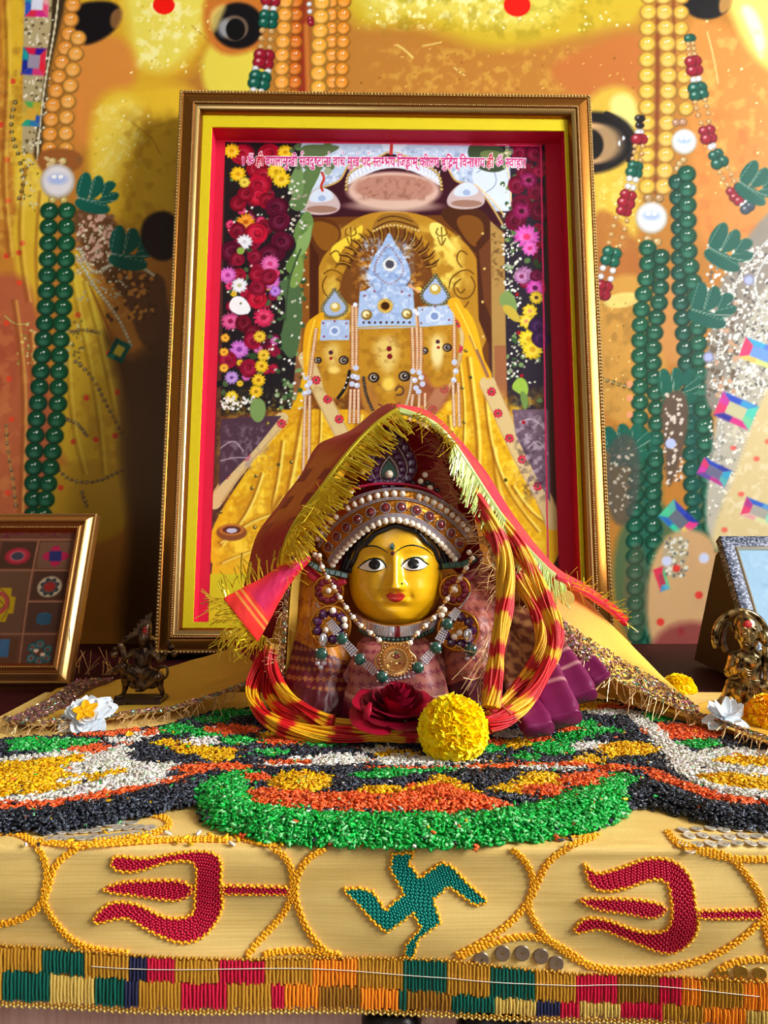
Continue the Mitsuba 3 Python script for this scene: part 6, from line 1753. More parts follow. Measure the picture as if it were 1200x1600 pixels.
# ------------------------------------------------------------------ coloured rice laid out on the cloth: outlines on the table, tenths of a millimetre
RICE = """k -4041 7072 -3746 7211 -3175 7334 -2314 7637 -1922 8221 -1451 8381 -694 8017 726 8381 2188 9026 2700 8663 3003 8067 3287 7592 3644 7015 3831 6705 2927 5122 2666 5132 2348 5215 2155 5412 1971 5551 1823 5469 1642 5268 1317 5072 946 4964 507 4880 168 4861 -169 4880 -511 4917 -817 4964 -1012 5082 -1239 5204 -1445 5563 -1610 5469 -1840 5312 -2150 5173 -2380 5092 -2655 5112 -2904 5082
w -3782 6619 -3135 6705 -2755 7072 -2287 7548 -2210 7334 -2463 6939 -1891 6619 -1497 6406 -1773 6205 -1770 5840 -2068 5686 -2457 5458 -3086 5400
y -3642 6374 -3145 6486 -2736 6722 -2611 6585 -2734 6266 -2560 6060 -2383 6117 -2164 6327 -2140 6117 -2337 5867 -2607 5575 -3152 5516
w -2613 5976 -2350 6031 -2398 5894 -2556 5788
o -3092 5412 -2457 5458 -2068 5686 -1774 5854 -1741 5948 -1390 6421 -1352 6296 -1676 5867 -2014 5540 -2406 5345 -3029 5301
g -3643 7131 -3381 7231 -2794 7171 -2687 6865 -3143 6722 -3441 6793
o -3015 6829 -2779 6977 -2504 7053 -2203 7482 -2379 7548 -2390 7171 -2619 6722
k -2778 7053 -2616 7461 -2459 7376 -2523 6939
o -3094 7292 -2794 7418 -2465 7592 -2408 7418 -2747 7211
k -3609 6722 -3176 6793 -3119 6670 -3535 6585
k -1717 6653 -1712 6566 -1743 6492 -1806 6438 -1892 6409 -1992 6409 -2096 6438 -2191 6492 -2268 6566 -2316 6653 -2328 6742 -2303 6823 -2241 6884 -2150 6916 -2042 6916 -1931 6884 -1832 6823 -1758 6742
k -1213 6519 -1223 6463 -1272 6415 -1353 6379 -1457 6361 -1572 6361 -1685 6379 -1783 6415 -1854 6463 -1891 6519 -1887 6576 -1841 6626 -1760 6664 -1652 6685 -1531 6685 -1414 6664 -1314 6626 -1245 6576
y -1911 7053 -1910 7014 -1927 6980 -1960 6954 -2005 6941 -2057 6941 -2110 6954 -2158 6980 -2195 7014 -2217 7053 -2220 7093 -2204 7128 -2171 7155 -2125 7169 -2071 7169 -2016 7155 -1968 7128 -1931 7093
y -1268 6688 -1267 6617 -1291 6557 -1336 6512 -1398 6489 -1468 6489 -1539 6512 -1604 6557 -1655 6617 -1685 6688 -1690 6760 -1670 6824 -1624 6873 -1560 6899 -1486 6899 -1410 6873 -1344 6824 -1294 6760
y -1520 6829 -1521 6774 -1548 6726 -1599 6691 -1666 6673 -1742 6673 -1819 6691 -1887 6726 -1940 6774 -1969 6829 -1971 6885 -1946 6935 -1896 6973 -1826 6993 -1746 6993 -1666 6973 -1597 6935 -1546 6885
w -1494 7072 -1500 7033 -1532 6998 -1588 6973 -1659 6960 -1739 6960 -1817 6973 -1885 6998 -1935 7033 -1959 7072 -1956 7112 -1925 7148 -1870 7175 -1796 7189 -1714 7189 -1634 7175 -1565 7148 -1517 7112
k -837 6670 -845 6606 -882 6551 -944 6510 -1024 6489 -1111 6489 -1198 6510 -1273 6551 -1329 6606 -1357 6670 -1355 6736 -1320 6794 -1258 6839 -1175 6862 -1082 6862 -992 6839 -915 6794 -861 6736
g -1924 7482 -1918 7416 -1934 7359 -1970 7317 -2022 7295 -2083 7295 -2148 7317 -2207 7359 -2256 7416 -2287 7482 -2296 7550 -2283 7610 -2247 7655 -2193 7680 -2129 7680 -2061 7655 -2000 7610 -1952 7550
g -1592 7354 -1590 7298 -1610 7248 -1648 7212 -1701 7193 -1762 7193 -1823 7212 -1879 7248 -1923 7298 -1948 7354 -1953 7412 -1935 7464 -1897 7503 -1842 7523 -1779 7523 -1715 7503 -1658 7464 -1615 7412
g -1413 8118 -1415 8048 -1445 7989 -1500 7945 -1571 7921 -1652 7921 -1733 7945 -1806 7989 -1860 8048 -1891 8118 -1892 8188 -1865 8251 -1811 8298 -1736 8324 -1651 8324 -1566 8298 -1493 8251 -1439 8188
g -1625 7823 -1626 7766 -1650 7717 -1696 7681 -1757 7662 -1826 7662 -1895 7681 -1958 7717 -2005 7766 -2032 7823 -2034 7880 -2012 7931 -1966 7969 -1904 7989 -1832 7989 -1759 7969 -1696 7931 -1650 7880
o -1227 7461 -1235 7402 -1276 7352 -1346 7314 -1435 7295 -1534 7295 -1631 7314 -1715 7352 -1777 7402 -1809 7461 -1805 7520 -1767 7573 -1697 7613 -1605 7635 -1502 7635 -1401 7613 -1315 7573 -1255 7520
g -1207 7111 -1211 7065 -1238 7024 -1284 6995 -1344 6979 -1411 6979 -1478 6995 -1536 7024 -1579 7065 -1601 7111 -1599 7159 -1574 7201 -1528 7232 -1466 7249 -1396 7249 -1327 7232 -1269 7201 -1227 7159
y -869 7272 -875 7230 -903 7193 -949 7167 -1008 7153 -1073 7153 -1136 7167 -1189 7193 -1228 7230 -1247 7272 -1242 7314 -1216 7351 -1169 7380 -1109 7395 -1042 7395 -978 7380 -923 7351 -885 7314
o -645 7092 -657 7045 -701 7005 -770 6976 -857 6960 -951 6960 -1042 6976 -1119 7005 -1173 7045 -1197 7092 -1188 7139 -1147 7181 -1077 7212 -988 7229 -890 7229 -796 7212 -718 7181 -666 7139
g -293 7053 -306 6994 -348 6943 -413 6906 -493 6886 -580 6886 -664 6906 -734 6943 -784 6994 -806 7053 -797 7113 -758 7166 -693 7207 -609 7228 -518 7228 -431 7207 -359 7166 -311 7113
g -878 6758 -883 6722 -910 6690 -952 6667 -1007 6655 -1067 6655 -1126 6667 -1176 6690 -1212 6722 -1229 6758 -1225 6794 -1200 6827 -1157 6851 -1101 6864 -1039 6864 -979 6851 -928 6827 -893 6794
w -1101 6358 -959 6519 -579 6688 -235 6793 -115 6619 -220 6358 -705 6266
o -1096 6327 -1109 6290 -1160 6258 -1241 6234 -1344 6222 -1457 6222 -1565 6234 -1658 6258 -1723 6290 -1753 6327 -1743 6364 -1695 6398 -1613 6422 -1507 6436 -1391 6436 -1279 6422 -1186 6398 -1122 6364
o -1407 6250 -1413 6220 -1444 6193 -1496 6173 -1564 6162 -1638 6162 -1710 6173 -1773 6193 -1818 6220 -1840 6250 -1836 6282 -1806 6309 -1754 6330 -1685 6341 -1609 6341 -1535 6330 -1471 6309 -1427 6282
k -177 6829 -187 6786 -216 6749 -262 6721 -318 6707 -379 6707 -436 6721 -485 6749 -518 6786 -532 6829 -525 6873 -497 6911 -451 6940 -393 6956 -330 6956 -270 6940 -222 6911 -189 6873
o 224 7376 199 7325 132 7282 31 7250 -91 7233 -222 7233 -345 7250 -447 7282 -516 7325 -543 7376 -523 7426 -459 7472 -357 7505 -231 7524 -95 7524 32 7505 136 7472 202 7426
y -190 7334 -201 7291 -233 7254 -282 7227 -342 7213 -407 7213 -469 7227 -521 7254 -557 7291 -571 7334 -563 7377 -533 7415 -483 7443 -421 7459 -354 7459 -290 7443 -238 7415 -203 7377
w 118 6829 107 6792 76 6760 29 6737 -28 6724 -89 6724 -146 6737 -193 6760 -225 6792 -237 6829 -227 6866 -197 6900 -150 6924 -91 6938 -29 6938 30 6924 78 6900 108 6866
o 226 6519 211 6485 171 6456 111 6434 39 6423 -39 6423 -111 6434 -171 6456 -211 6485 -226 6519 -213 6553 -175 6583 -114 6605 -40 6617 40 6617 114 6605 175 6583 213 6553
k 425 7015 407 6963 363 6918 298 6885 220 6868 137 6868 60 6885 -4 6918 -46 6963 -61 7015 -46 7067 -4 7114 62 7149 143 7168 229 7168 309 7149 374 7114 414 7067
y 348 6705 333 6669 291 6638 229 6616 154 6604 75 6604 0 6616 -61 6638 -102 6669 -116 6705 -103 6741 -62 6773 0 6797 77 6810 159 6810 235 6797 297 6773 336 6741
w -226 6519 116 6688 573 6619 922 6653 955 6486 553 6390 0 6358
w 1488 7313 1466 7271 1421 7234 1357 7207 1283 7192 1208 7192 1139 7207 1085 7234 1052 7271 1045 7313 1064 7356 1109 7394 1173 7422 1249 7437 1327 7437 1398 7422 1452 7394 1483 7356
o 1185 7053 1168 7007 1136 6967 1093 6938 1044 6923 994 6923 949 6938 915 6967 895 7007 892 7053 906 7100 937 7141 981 7172 1032 7188 1084 7188 1130 7172 1165 7141 1184 7100
y 1445 7015 1425 6963 1389 6918 1341 6885 1287 6868 1234 6868 1186 6885 1151 6918 1131 6963 1130 7015 1148 7067 1183 7114 1232 7149 1288 7168 1344 7168 1393 7149 1428 7114 1447 7067
o 1648 7131 1628 7078 1594 7031 1551 6997 1504 6979 1457 6979 1418 6997 1389 7031 1375 7078 1377 7131 1396 7185 1429 7234 1473 7270 1522 7290 1570 7290 1611 7270 1640 7234 1653 7185
g 1132 6884 1117 6840 1089 6802 1050 6774 1006 6760 961 6760 921 6774 890 6802 872 6840 870 6884 884 6928 912 6967 951 6997 997 7013 1043 7013 1084 6997 1115 6967 1132 6928
k 1138 6602 1120 6568 1081 6538 1027 6516 962 6504 896 6504 835 6516 787 6538 757 6568 749 6602 765 6637 802 6668 857 6691 923 6703 992 6703 1054 6691 1103 6668 1132 6637
g 1412 6602 1395 6556 1365 6516 1326 6487 1282 6472 1239 6472 1202 6487 1174 6516 1160 6556 1160 6602 1176 6649 1206 6690 1245 6721 1290 6738 1335 6738 1373 6721 1401 6690 1414 6649
k 1673 6552 1650 6501 1610 6457 1558 6425 1499 6408 1441 6408 1391 6425 1353 6457 1333 6501 1333 6552 1354 6603 1393 6649 1447 6684 1508 6703 1568 6703 1620 6684 1658 6649 1676 6603
g 1841 6902 1805 6821 1746 6751 1671 6701 1589 6674 1508 6674 1439 6701 1387 6751 1361 6821 1363 6902 1393 6985 1451 7060 1528 7116 1615 7147 1701 7147 1774 7116 1825 7060 1848 6985
g 1984 7251 1957 7189 1915 7135 1862 7096 1804 7075 1749 7075 1702 7096 1668 7135 1653 7189 1657 7251 1682 7314 1724 7371 1778 7414 1838 7436 1896 7436 1945 7414 1978 7371 1991 7314
o 2046 7526 2022 7474 1983 7429 1934 7395 1879 7378 1826 7378 1780 7395 1747 7429 1731 7474 1733 7526 1755 7579 1793 7626 1844 7661 1901 7680 1956 7680 2003 7661 2036 7626 2051 7579
w 2223 6939 2192 6889 2137 6845 2064 6812 1982 6795 1901 6795 1828 6812 1774 6845 1744 6889 1742 6939 1770 6991 1824 7037 1898 7071 1983 7089 2068 7089 2143 7071 2197 7037 2225 6991
y 2531 6829 2482 6744 2407 6670 2314 6617 2215 6589 2120 6589 2040 6617 1982 6670 1955 6744 1963 6829 2006 6917 2079 6996 2175 7055 2281 7088 2383 7088 2468 7055 2524 6996 2546 6917
y 1963 6552 1939 6501 1900 6457 1852 6425 1800 6408 1750 6408 1708 6425 1678 6457 1664 6501 1668 6552 1690 6603 1728 6649 1777 6684 1831 6703 1883 6703 1927 6684 1957 6649 1969 6603
k 2512 6519 2477 6468 2417 6425 2339 6393 2251 6376 2165 6376 2089 6393 2033 6425 2003 6468 2004 6519 2035 6570 2094 6615 2173 6650 2264 6668 2354 6668 2432 6650 2488 6615 2516 6570
w 1794 6374 1773 6347 1728 6324 1665 6306 1592 6297 1516 6297 1447 6306 1393 6324 1360 6347 1352 6374 1371 6401 1415 6425 1478 6443 1553 6452 1631 6452 1701 6443 1756 6425 1788 6401
k 2506 7823 2460 7750 2377 7688 2266 7642 2141 7618 2015 7618 1902 7642 1816 7688 1767 7750 1761 7823 1800 7896 1881 7962 1994 8012 2126 8038 2259 8038 2376 8012 2462 7962 2507 7896
g 2401 7376 2364 7304 2305 7242 2231 7197 2151 7174 2073 7174 2007 7197 1959 7242 1936 7304 1941 7376 1974 7448 2032 7513 2108 7563 2193 7589 2275 7589 2344 7563 2391 7513 2411 7448
g 2222 7683 2199 7636 2160 7596 2109 7566 2054 7550 1999 7550 1952 7566 1918 7596 1900 7636 1902 7683 1924 7730 1962 7772 2013 7803 2071 7820 2127 7820 2176 7803 2210 7772 2226 7730
y 2721 8381 2673 8298 2588 8227 2477 8174 2354 8147 2231 8147 2123 8174 2042 8227 1997 8298 1996 8381 2038 8466 2120 8542 2233 8599 2363 8630 2493 8630 2606 8599 2687 8542 2727 8466
o 2812 8327 2780 8272 2727 8225 2659 8190 2584 8171 2510 8171 2446 8190 2400 8225 2377 8272 2379 8327 2408 8383 2460 8432 2530 8469 2608 8489 2684 8489 2750 8469 2796 8432 2817 8383
k 2435 7211 2410 7170 2365 7134 2308 7108 2243 7094 2179 7094 2123 7108 2082 7134 2060 7170 2060 7211 2083 7252 2127 7289 2186 7317 2252 7332 2318 7332 2376 7317 2417 7289 2437 7252
g 3126 7918 3085 7853 3021 7796 2940 7754 2853 7732 2770 7732 2699 7754 2649 7796 2625 7853 2633 7918 2670 7986 2733 8045 2816 8090 2907 8115 2995 8115 3068 8090 3118 8045 3138 7986
k 3071 7548 3028 7488 2951 7436 2850 7398 2738 7378 2627 7378 2530 7398 2457 7436 2418 7488 2418 7548 2457 7609 2533 7663 2635 7704 2751 7726 2868 7726 2968 7704 3041 7663 3076 7609
o 3468 7418 3398 7324 3284 7244 3142 7185 2987 7155 2836 7155 2706 7185 2611 7244 2563 7324 2569 7418 2630 7514 2740 7600 2887 7666 3053 7701 3215 7701 3352 7666 3446 7600 3486 7514
w 2882 8118 2845 8074 2771 8036 2670 8009 2552 7994 2432 7994 2323 8009 2238 8036 2188 8074 2179 8118 2212 8162 2284 8201 2387 8230 2508 8245 2632 8245 2743 8230 2828 8201 2876 8162
o -219 6312 550 6358 1676 6454 2191 6327 2165 6250 1523 6281 540 6235 -215 6205
w 2618 7376 2794 7334 2794 6793 3150 6865 3882 6793 3073 5378 2847 5481 2590 5540 2438 5867 2423 6220 2522 6619
w 2579 8274 2776 8017 2810 7376 2647 6793 2529 6793 2618 7376
y 2871 6502 3176 6670 3438 6619 3744 6552 3563 6235 3231 6220 3209 6390 2998 6296
y 2517 6031 2807 6117 3029 6031 3463 6060 3193 5588 2843 5661 2606 5788
o 2191 6327 2316 6220 2358 5921 2553 5563 2841 5469 3073 5378 3035 5312 2788 5367 2483 5412 2304 5661 2173 5976
g 3213 7015 3177 6963 3121 6918 3052 6885 2978 6868 2908 6868 2849 6885 2809 6918 2792 6963 2800 7015 2833 7067 2888 7114 2959 7149 3035 7168 3109 7168 3169 7149 3209 7114 3224 7067
o -615 6454 -625 6426 -662 6402 -719 6384 -790 6375 -866 6375 -940 6384 -1001 6402 -1044 6426 -1062 6454 -1053 6481 -1018 6506 -960 6524 -888 6534 -809 6534 -734 6524 -672 6506 -631 6481
o -918 6235 -931 6215 -975 6197 -1044 6184 -1130 6177 -1223 6177 -1312 6184 -1386 6197 -1437 6215 -1458 6235 -1446 6256 -1403 6274 -1334 6288 -1246 6295 -1152 6295 -1062 6288 -987 6274 -937 6256
w -255 7376 -269 7333 -312 7295 -378 7268 -459 7253 -546 7253 -629 7268 -699 7295 -747 7333 -766 7376 -755 7419 -714 7458 -648 7487 -565 7502 -475 7502 -389 7487 -319 7458 -272 7419
w 931 7171 902 7117 832 7070 731 7035 610 7017 483 7017 365 7035 270 7070 207 7117 186 7171 210 7226 277 7275 380 7311 505 7331 637 7331 760 7311 856 7275 916 7226
o 954 6884 934 6846 889 6814 823 6790 745 6777 663 6777 588 6790 527 6814 489 6846 477 6884 494 6922 538 6955 604 6981 685 6994 769 6994 846 6981 907 6955 944 6922
w 657 7592 633 7539 573 7493 484 7459 378 7442 266 7442 161 7459 76 7493 20 7539 0 7592 20 7646 78 7694 167 7730 277 7750 394 7750 502 7730 588 7694 642 7646
o 2006 8274 1971 8202 1907 8140 1822 8094 1725 8070 1628 8070 1542 8094 1475 8140 1437 8202 1433 8274 1463 8347 1525 8412 1612 8462 1713 8488 1815 8488 1905 8462 1971 8412 2006 8347
w 1693 7823 1659 7758 1589 7702 1493 7662 1380 7640 1266 7640 1161 7662 1078 7702 1028 7758 1016 7823 1045 7888 1112 7946 1211 7990 1327 8014 1448 8014 1557 7990 1640 7946 1687 7888
o 3224 8464 3193 8416 3140 8375 3071 8345 2994 8329 2919 8329 2854 8345 2806 8375 2782 8416 2785 8464 2814 8511 2866 8554 2936 8586 3015 8603 3093 8603 3159 8586 3207 8554 3229 8511
w 1736 6266 1711 6245 1649 6227 1560 6213 1453 6206 1341 6206 1237 6213 1154 6227 1101 6245 1085 6266 1108 6286 1168 6305 1258 6319 1367 6326 1481 6326 1587 6319 1670 6305 1722 6286
o 2100 6220 2084 6200 2050 6182 2003 6169 1948 6162 1893 6162 1843 6169 1804 6182 1781 6200 1777 6220 1793 6241 1826 6259 1874 6273 1929 6280 1986 6280 2037 6273 2075 6259 2098 6241
w 974 6250 953 6238 895 6226 808 6218 702 6213 589 6213 485 6218 399 6226 344 6238 325 6250 345 6263 402 6275 490 6283 597 6288 710 6288 816 6283 902 6275 956 6263
w -2470 7131 -2465 7097 -2477 7068 -2501 7047 -2537 7035 -2579 7035 -2623 7047 -2664 7068 -2696 7097 -2717 7131 -2722 7165 -2712 7195 -2687 7217 -2651 7229 -2607 7229 -2562 7217 -2521 7195 -2489 7165
o 135 7775 110 7728 40 7686 -66 7656 -196 7639 -333 7639 -464 7656 -572 7686 -645 7728 -673 7775 -653 7824 -585 7867 -479 7899 -346 7916 -203 7916 -68 7899 41 7867 111 7824
g 555 8017 535 7966 485 7922 410 7890 320 7872 225 7872 137 7890 64 7922 17 7966 0 8017 17 8068 66 8114 141 8148 234 8167 332 8167 423 8148 496 8114 542 8068
w -526 7592 -538 7547 -581 7507 -647 7478 -730 7463 -820 7463 -906 7478 -979 7507 -1030 7547 -1052 7592 -1042 7639 -1002 7680 -935 7710 -849 7727 -756 7727 -668 7710 -594 7680 -545 7639
g -1474 5711 -1384 6031 -1128 6266 -1028 6060 -1048 5711 -916 5400 -550 5290 0 5215 635 5236 1181 5458 1490 5737 1896 6117 2120 6031 1843 5661 1823 5469 1642 5268 1317 5072 946 4964 507 4880 168 4861 -169 4880 -511 4917 -817 4964 -1012 5082 -1239 5204
k -1128 6266 -545 6296 216 6250 1242 6235 1077 5867 742 5711 477 6117 211 6088 -100 5788 -406 5867 -689 6117 -923 5921
o -910 6003 -911 5961 -928 5924 -957 5896 -996 5882 -1041 5882 -1085 5896 -1124 5924 -1153 5961 -1169 6003 -1170 6047 -1155 6085 -1125 6114 -1084 6130 -1038 6130 -993 6114 -953 6085 -924 6047
o -1054 5661 -848 5762 -484 5588 -293 5636 0 5711 305 5867 459 5894 683 5636 947 5334 591 5247 0 5236 -551 5301 -937 5412
y -398 5894 -408 5803 -447 5726 -510 5669 -591 5640 -679 5640 -766 5669 -842 5726 -899 5803 -929 5894 -927 5987 -893 6072 -829 6136 -743 6171 -646 6171 -553 6136 -474 6072 -421 5987
y 197 5686 184 5652 149 5622 97 5600 34 5589 -34 5589 -97 5600 -149 5622 -184 5652 -197 5686 -186 5720 -153 5751 -100 5774 -35 5786 35 5786 100 5774 153 5751 186 5720
y 196 5661 333 5921 474 6088 610 5867 708 5636 815 5540 653 5588 457 5867
y 1481 5921 1450 5847 1396 5784 1327 5738 1250 5714 1174 5714 1108 5738 1058 5784 1031 5847 1030 5921 1057 5996 1109 6064 1181 6115 1262 6143 1344 6143 1414 6115 1463 6064 1487 5996
y 1167 5711 1148 5668 1110 5631 1058 5604 998 5589 938 5589 883 5604 841 5631 815 5668 811 5711 828 5755 865 5794 918 5823 979 5838 1043 5838 1099 5823 1142 5794 1165 5755
o 1748 5921 1718 5856 1670 5801 1611 5761 1547 5739 1484 5739 1431 5761 1393 5801 1375 5856 1379 5921 1405 5986 1452 6045 1513 6090 1581 6114 1648 6114 1703 6090 1741 6045 1756 5986
o 1402 5661 1379 5611 1338 5567 1284 5535 1224 5518 1165 5518 1112 5535 1072 5567 1050 5611 1049 5661 1069 5712 1109 5758 1164 5793 1226 5812 1289 5812 1344 5793 1384 5758 1404 5712
g 168 6060 154 6021 115 5987 57 5963 -14 5950 -89 5950 -160 5963 -219 5987 -258 6021 -273 6060 -261 6099 -224 6134 -165 6160 -92 6174 -14 6174 59 6160 118 6134 156 6099
g 319 6146 304 6106 266 6072 209 6047 141 6033 68 6033 0 6047 -56 6072 -93 6106 -106 6146 -94 6187 -57 6222 0 6249 71 6264 146 6264 216 6249 273 6222 308 6187
g 645 6205 632 6175 601 6148 557 6129 504 6118 449 6118 398 6129 357 6148 330 6175 322 6205 334 6236 363 6263 408 6284 462 6295 519 6295 571 6284 613 6263 638 6236
o 1889 6060 1872 6031 1841 6005 1801 5987 1756 5977 1711 5977 1672 5987 1642 6005 1626 6031 1626 6060 1642 6089 1672 6115 1713 6135 1759 6145 1805 6145 1846 6135 1875 6115 1890 6089"""
KINDS = {'w': (0, 'dcdad0', 'white'), 'k': (1, '1f2430', 'black'), 'g': (2, '0fa23c', 'green'), 'o': (3, 'e85e2a', 'orange'), 'y': (4, 'ecb20e', 'yellow')}
rice_map = Ink(np.arange(-6000, 6000, 22), np.arange(4700, 9000, 22), 'ffffff')
rice_map.c[:] = 9.0
whole = None
for row in RICE.split('\n'):
    w = row.split()
    p = np.array(w[1:], float).reshape(-1, 2)
    rice_map.poly(p, [float(KINDS[w[0]][0])] * 3, 2.0)
    if whole is None:
        whole = rice_map.c[:, :, 0] < 4.5
from scipy.ndimage import distance_transform_edt, gaussian_filter
rid = np.where(np.abs(rice_map.c[:, :, 0] - np.round(rice_map.c[:, :, 0])) < 0.2, np.round(rice_map.c[:, :, 0]), 1).astype(int)
inside = (rice_map.c[:, :, 0] < 4.5) & whole
d_out = distance_transform_edt(inside) * 2.2e-3
d_kind = np.zeros(inside.shape)
for k in range(5):
    d_kind = np.maximum(d_kind, distance_transform_edt((rid == k) & inside) * 2.2e-3)
XX, YY = np.meshgrid(rice_map.xs, rice_map.ys, indexing='ij')
near = np.clip(1.0 - (YY - 5600) / 1400, 0.25, 1)
heap = 0.0075 * near * (1 - np.exp(-d_out / 0.008)) + 0.0065 * near * (1 - np.exp(-d_kind / 0.012)) + 0.004 * (meshkit.fbm(np.stack([XX / 150, YY / 150, XX * 0], -1), 3) - 0.4) * np.clip(d_out / 0.01, 0, 1)
heap = gaussian_filter(heap, 1.2) * inside


def sample(a, x, y):
    i = np.clip(np.round((x - rice_map.xs[0]) / 22).astype(int), 0, a.shape[0] - 1)
    j = np.clip(np.round((y - rice_map.ys[0]) / 22).astype(int), 0, a.shape[1] - 1)
    return a[i, j]


r = np.random.default_rng(11)
n = 112000
gx, gy = r.uniform(-5600, 5600, n), 4800 * (8700 / 4800) ** r.uniform(0, 1, n)
keep = sample(inside, gx, gy) & (np.abs(gx) < 5600 * gy / 9000 + 260) & (r.random(n) < np.clip(1.5 - (gy - 4800) / 5200, 0.5, 1))
gx, gy = gx[keep], gy[keep]
jx, jy = gx + r.normal(0, 22, len(gx)), gy + r.normal(0, 22, len(gx))       # grains stray over the borders
kind = sample(rid, jx, jy)
kind = np.where(kind > 4, sample(rid, gx, gy), kind)
stray = r.random(len(gx)) < 0.018
kind = np.where(stray, r.integers(0, 5, len(gx)), kind)
gz = TOPZ + sample(heap, gx, gy) + r.uniform(-0.0012, 0.0016, len(gx))
# a few loose grains in front of the design
lx, ly = (np.array([40, 110, 118, 165, 172, 205, 215, 225, 262, 275, 290, 298, 310, 330, 340, 352, 362, 372, 405, 440, 60, 890, 876]) - 600), np.array([1323, 1317, 1330, 1305, 1300, 1312, 1318, 1310, 1305, 1320, 1312, 1322, 1305, 1308, 1316, 1312, 1322, 1316, 1322, 1324, 1330, 1312, 1316])
yy = FOC * (EYE - TOPZ) / (np.minimum(ly, 1323) - 800)
gx, gy = np.r_[gx, lx / FOC * yy * 1e4], np.r_[gy, yy * 1e4]
gz = np.r_[gz, np.full(len(lx), TOPZ + 0.0016)]
kind = np.r_[kind, np.where(np.arange(len(lx)) >= 20, 1, np.where(np.arange(len(lx)) % 4 == 0, 0, 4))]
GR = []
for t, rad in ((-1, 0.0), (-0.42, 0.92), (0.45, 0.92), (1, 0.0)):
    GR += [[t, 0, 0]] if rad == 0 else [[t, rad * math.cos(a), rad * math.sin(a)] for a in (0.4, 1.97, 3.54, 5.11)]
GR = np.array(GR)
GF = [[0, 1 + (j + 1) % 4, 1 + j] for j in range(4)] + [[9, 5 + j, 5 + (j + 1) % 4] for j in range(4)]
for k in (1,):
    for j in range(4):
        a, b, c, d = k + j, k + (j + 1) % 4, k + 4 + (j + 1) % 4, k + 4 + j
        GF += [[a, b, c], [a, c, d]]
GF = np.array(GF)[:, ::-1]
vmat('m_rice', 0.28, specular=0.6)
for code, (k, c, word) in KINDS.items():
    m = kind == k
    N = int(m.sum())
    yaw, tilt = r.uniform(0, 2 * np.pi, N), r.normal(0, 0.38, N)
    ln, wd = r.uniform(0.0031, 0.0039, N), r.uniform(0.0012, 0.0015, N)
    ax = np.stack([np.cos(yaw) * np.cos(tilt), np.sin(yaw) * np.cos(tilt), np.sin(tilt)], 1)
    bx_ = np.stack([-np.sin(yaw), np.cos(yaw), 0 * yaw], 1)
    cx_ = np.cross(ax, bx_)
    v = np.stack([gx[m] * 1e-4, gy[m] * 1e-4, gz[m]], 1)[:, None] + ln[:, None, None] * GR[None, :, :1] * ax[:, None] + wd[:, None, None] * (GR[None, :, 1:2] * bx_[:, None] + GR[None, :, 2:] * cx_[:, None])
    f = (GF[None] + (np.arange(N) * len(GR))[:, None, None]).reshape(-1, 3)
    col = lin(c)[None] * np.exp(r.normal(0, 0.22, (N, 1))) * np.exp(r.normal(0, 0.06, (N, 3)))
    if code == 'g':
        col = np.where(r.random((N, 1)) < 0.12, lin('7fd88a')[None] * np.exp(r.normal(0, .15, (N, 1))), col)
    if code == 'k':
        col = np.where(r.random((N, 1)) < 0.25, lin('4a5260')[None], col)
    key_ = obj('coloured_rice', (v.reshape(-1, 3), f), 'm_rice', None, True, np.repeat(np.clip(col, 0, 1), len(GR), 0))
    tag(key_, f'loose heaps of {word} rice grains in the rice pattern on the cloth', 'rice', kind='stuff')
# what lies under the top layer: the heaps themselves, in the same grains' colours
sub = slice(None, None, 2)
HX, HY = XX[sub, sub], YY[sub, sub]
pal = np.array([lin(c) for _, c, _ in KINDS.values()] + [lin('c9a85a')] * 5)
hm = heap[sub, sub]
ok = inside[sub, sub]
f = gridfaces(*HX.shape)
f = f[ok.ravel()[f].all(1)]
used, inv = np.unique(f, return_inverse=True)
v = np.stack([HX * 1e-4, HY * 1e-4, TOPZ + hm - 0.0012], -1).reshape(-1, 3)[used]
key_ = obj('coloured_rice', (v, inv.reshape(-1, 3)), 'm_rice', None, True, pal[np.clip(rid[sub, sub].ravel()[used], 0, 9)])
tag(key_, 'lower layer of mixed coloured rice under the pattern', 'rice', kind='stuff')
print('rice', len(gx))

# ------------------------------------------------------------------ the idol: painted head, crown, sari
mat('m_face', 'ecb40a', 0.28, clearcoat=0.45, clearcoat_gloss=0.92, specular=0.6)
mat('m_black_paint', '101014', 0.25); mat('m_hair', '12161e', 0.3, clearcoat=0.4); mat('m_eye_white', 'f3eee6', 0.2, clearcoat=0.6); mat('m_lips', 'c42c20', 0.25, clearcoat=0.5)
mat('m_pearl', 'f0e4d2', 0.22, clearcoat=0.6); mat('m_ruby', '6a0010', 0.06, clearcoat=1.0, specular=0.9); mat('m_purple', '3c0440', 0.06, clearcoat=1.0, specular=0.8); mat('m_emerald', '004236', 0.06, clearcoat=1.0, specular=0.9)
mat('m_silver', 'c4bcc4', 0.25, 0.9); mat('m_diamond', 'e6e8f4', 0.1, 0.75); mat('m_gold', 'c8862e', 0.28, 0.85); mat('m_gold_pale', 'e0b070', 0.25, 0.9); mat('m_maroon', '6e0a24', 0.4, clearcoat=0.3); mat('m_magenta', 'b0103c', 0.5)
mat('m_dark_plate', '4a1c10', 0.35, 0.5)
mat('m_dark_bead', '10181c', 0.15, clearcoat=1.0)
K = 0.000645                                             # metres per pixel of the photograph at the face
HY = 0.800                                               # depth of the head's axis
HX0, HZ0 = 18 * K, EYE - 100 * K
WPX = np.array([[760, 20], [775, 44], [800, 62], [825, 69], [850, 72.5], [880, 73.5], [900, 73], [920, 71.5], [935, 68], [948, 61], [958, 53], [967, 43], [976, 30], [981, 17], [984, 2]])
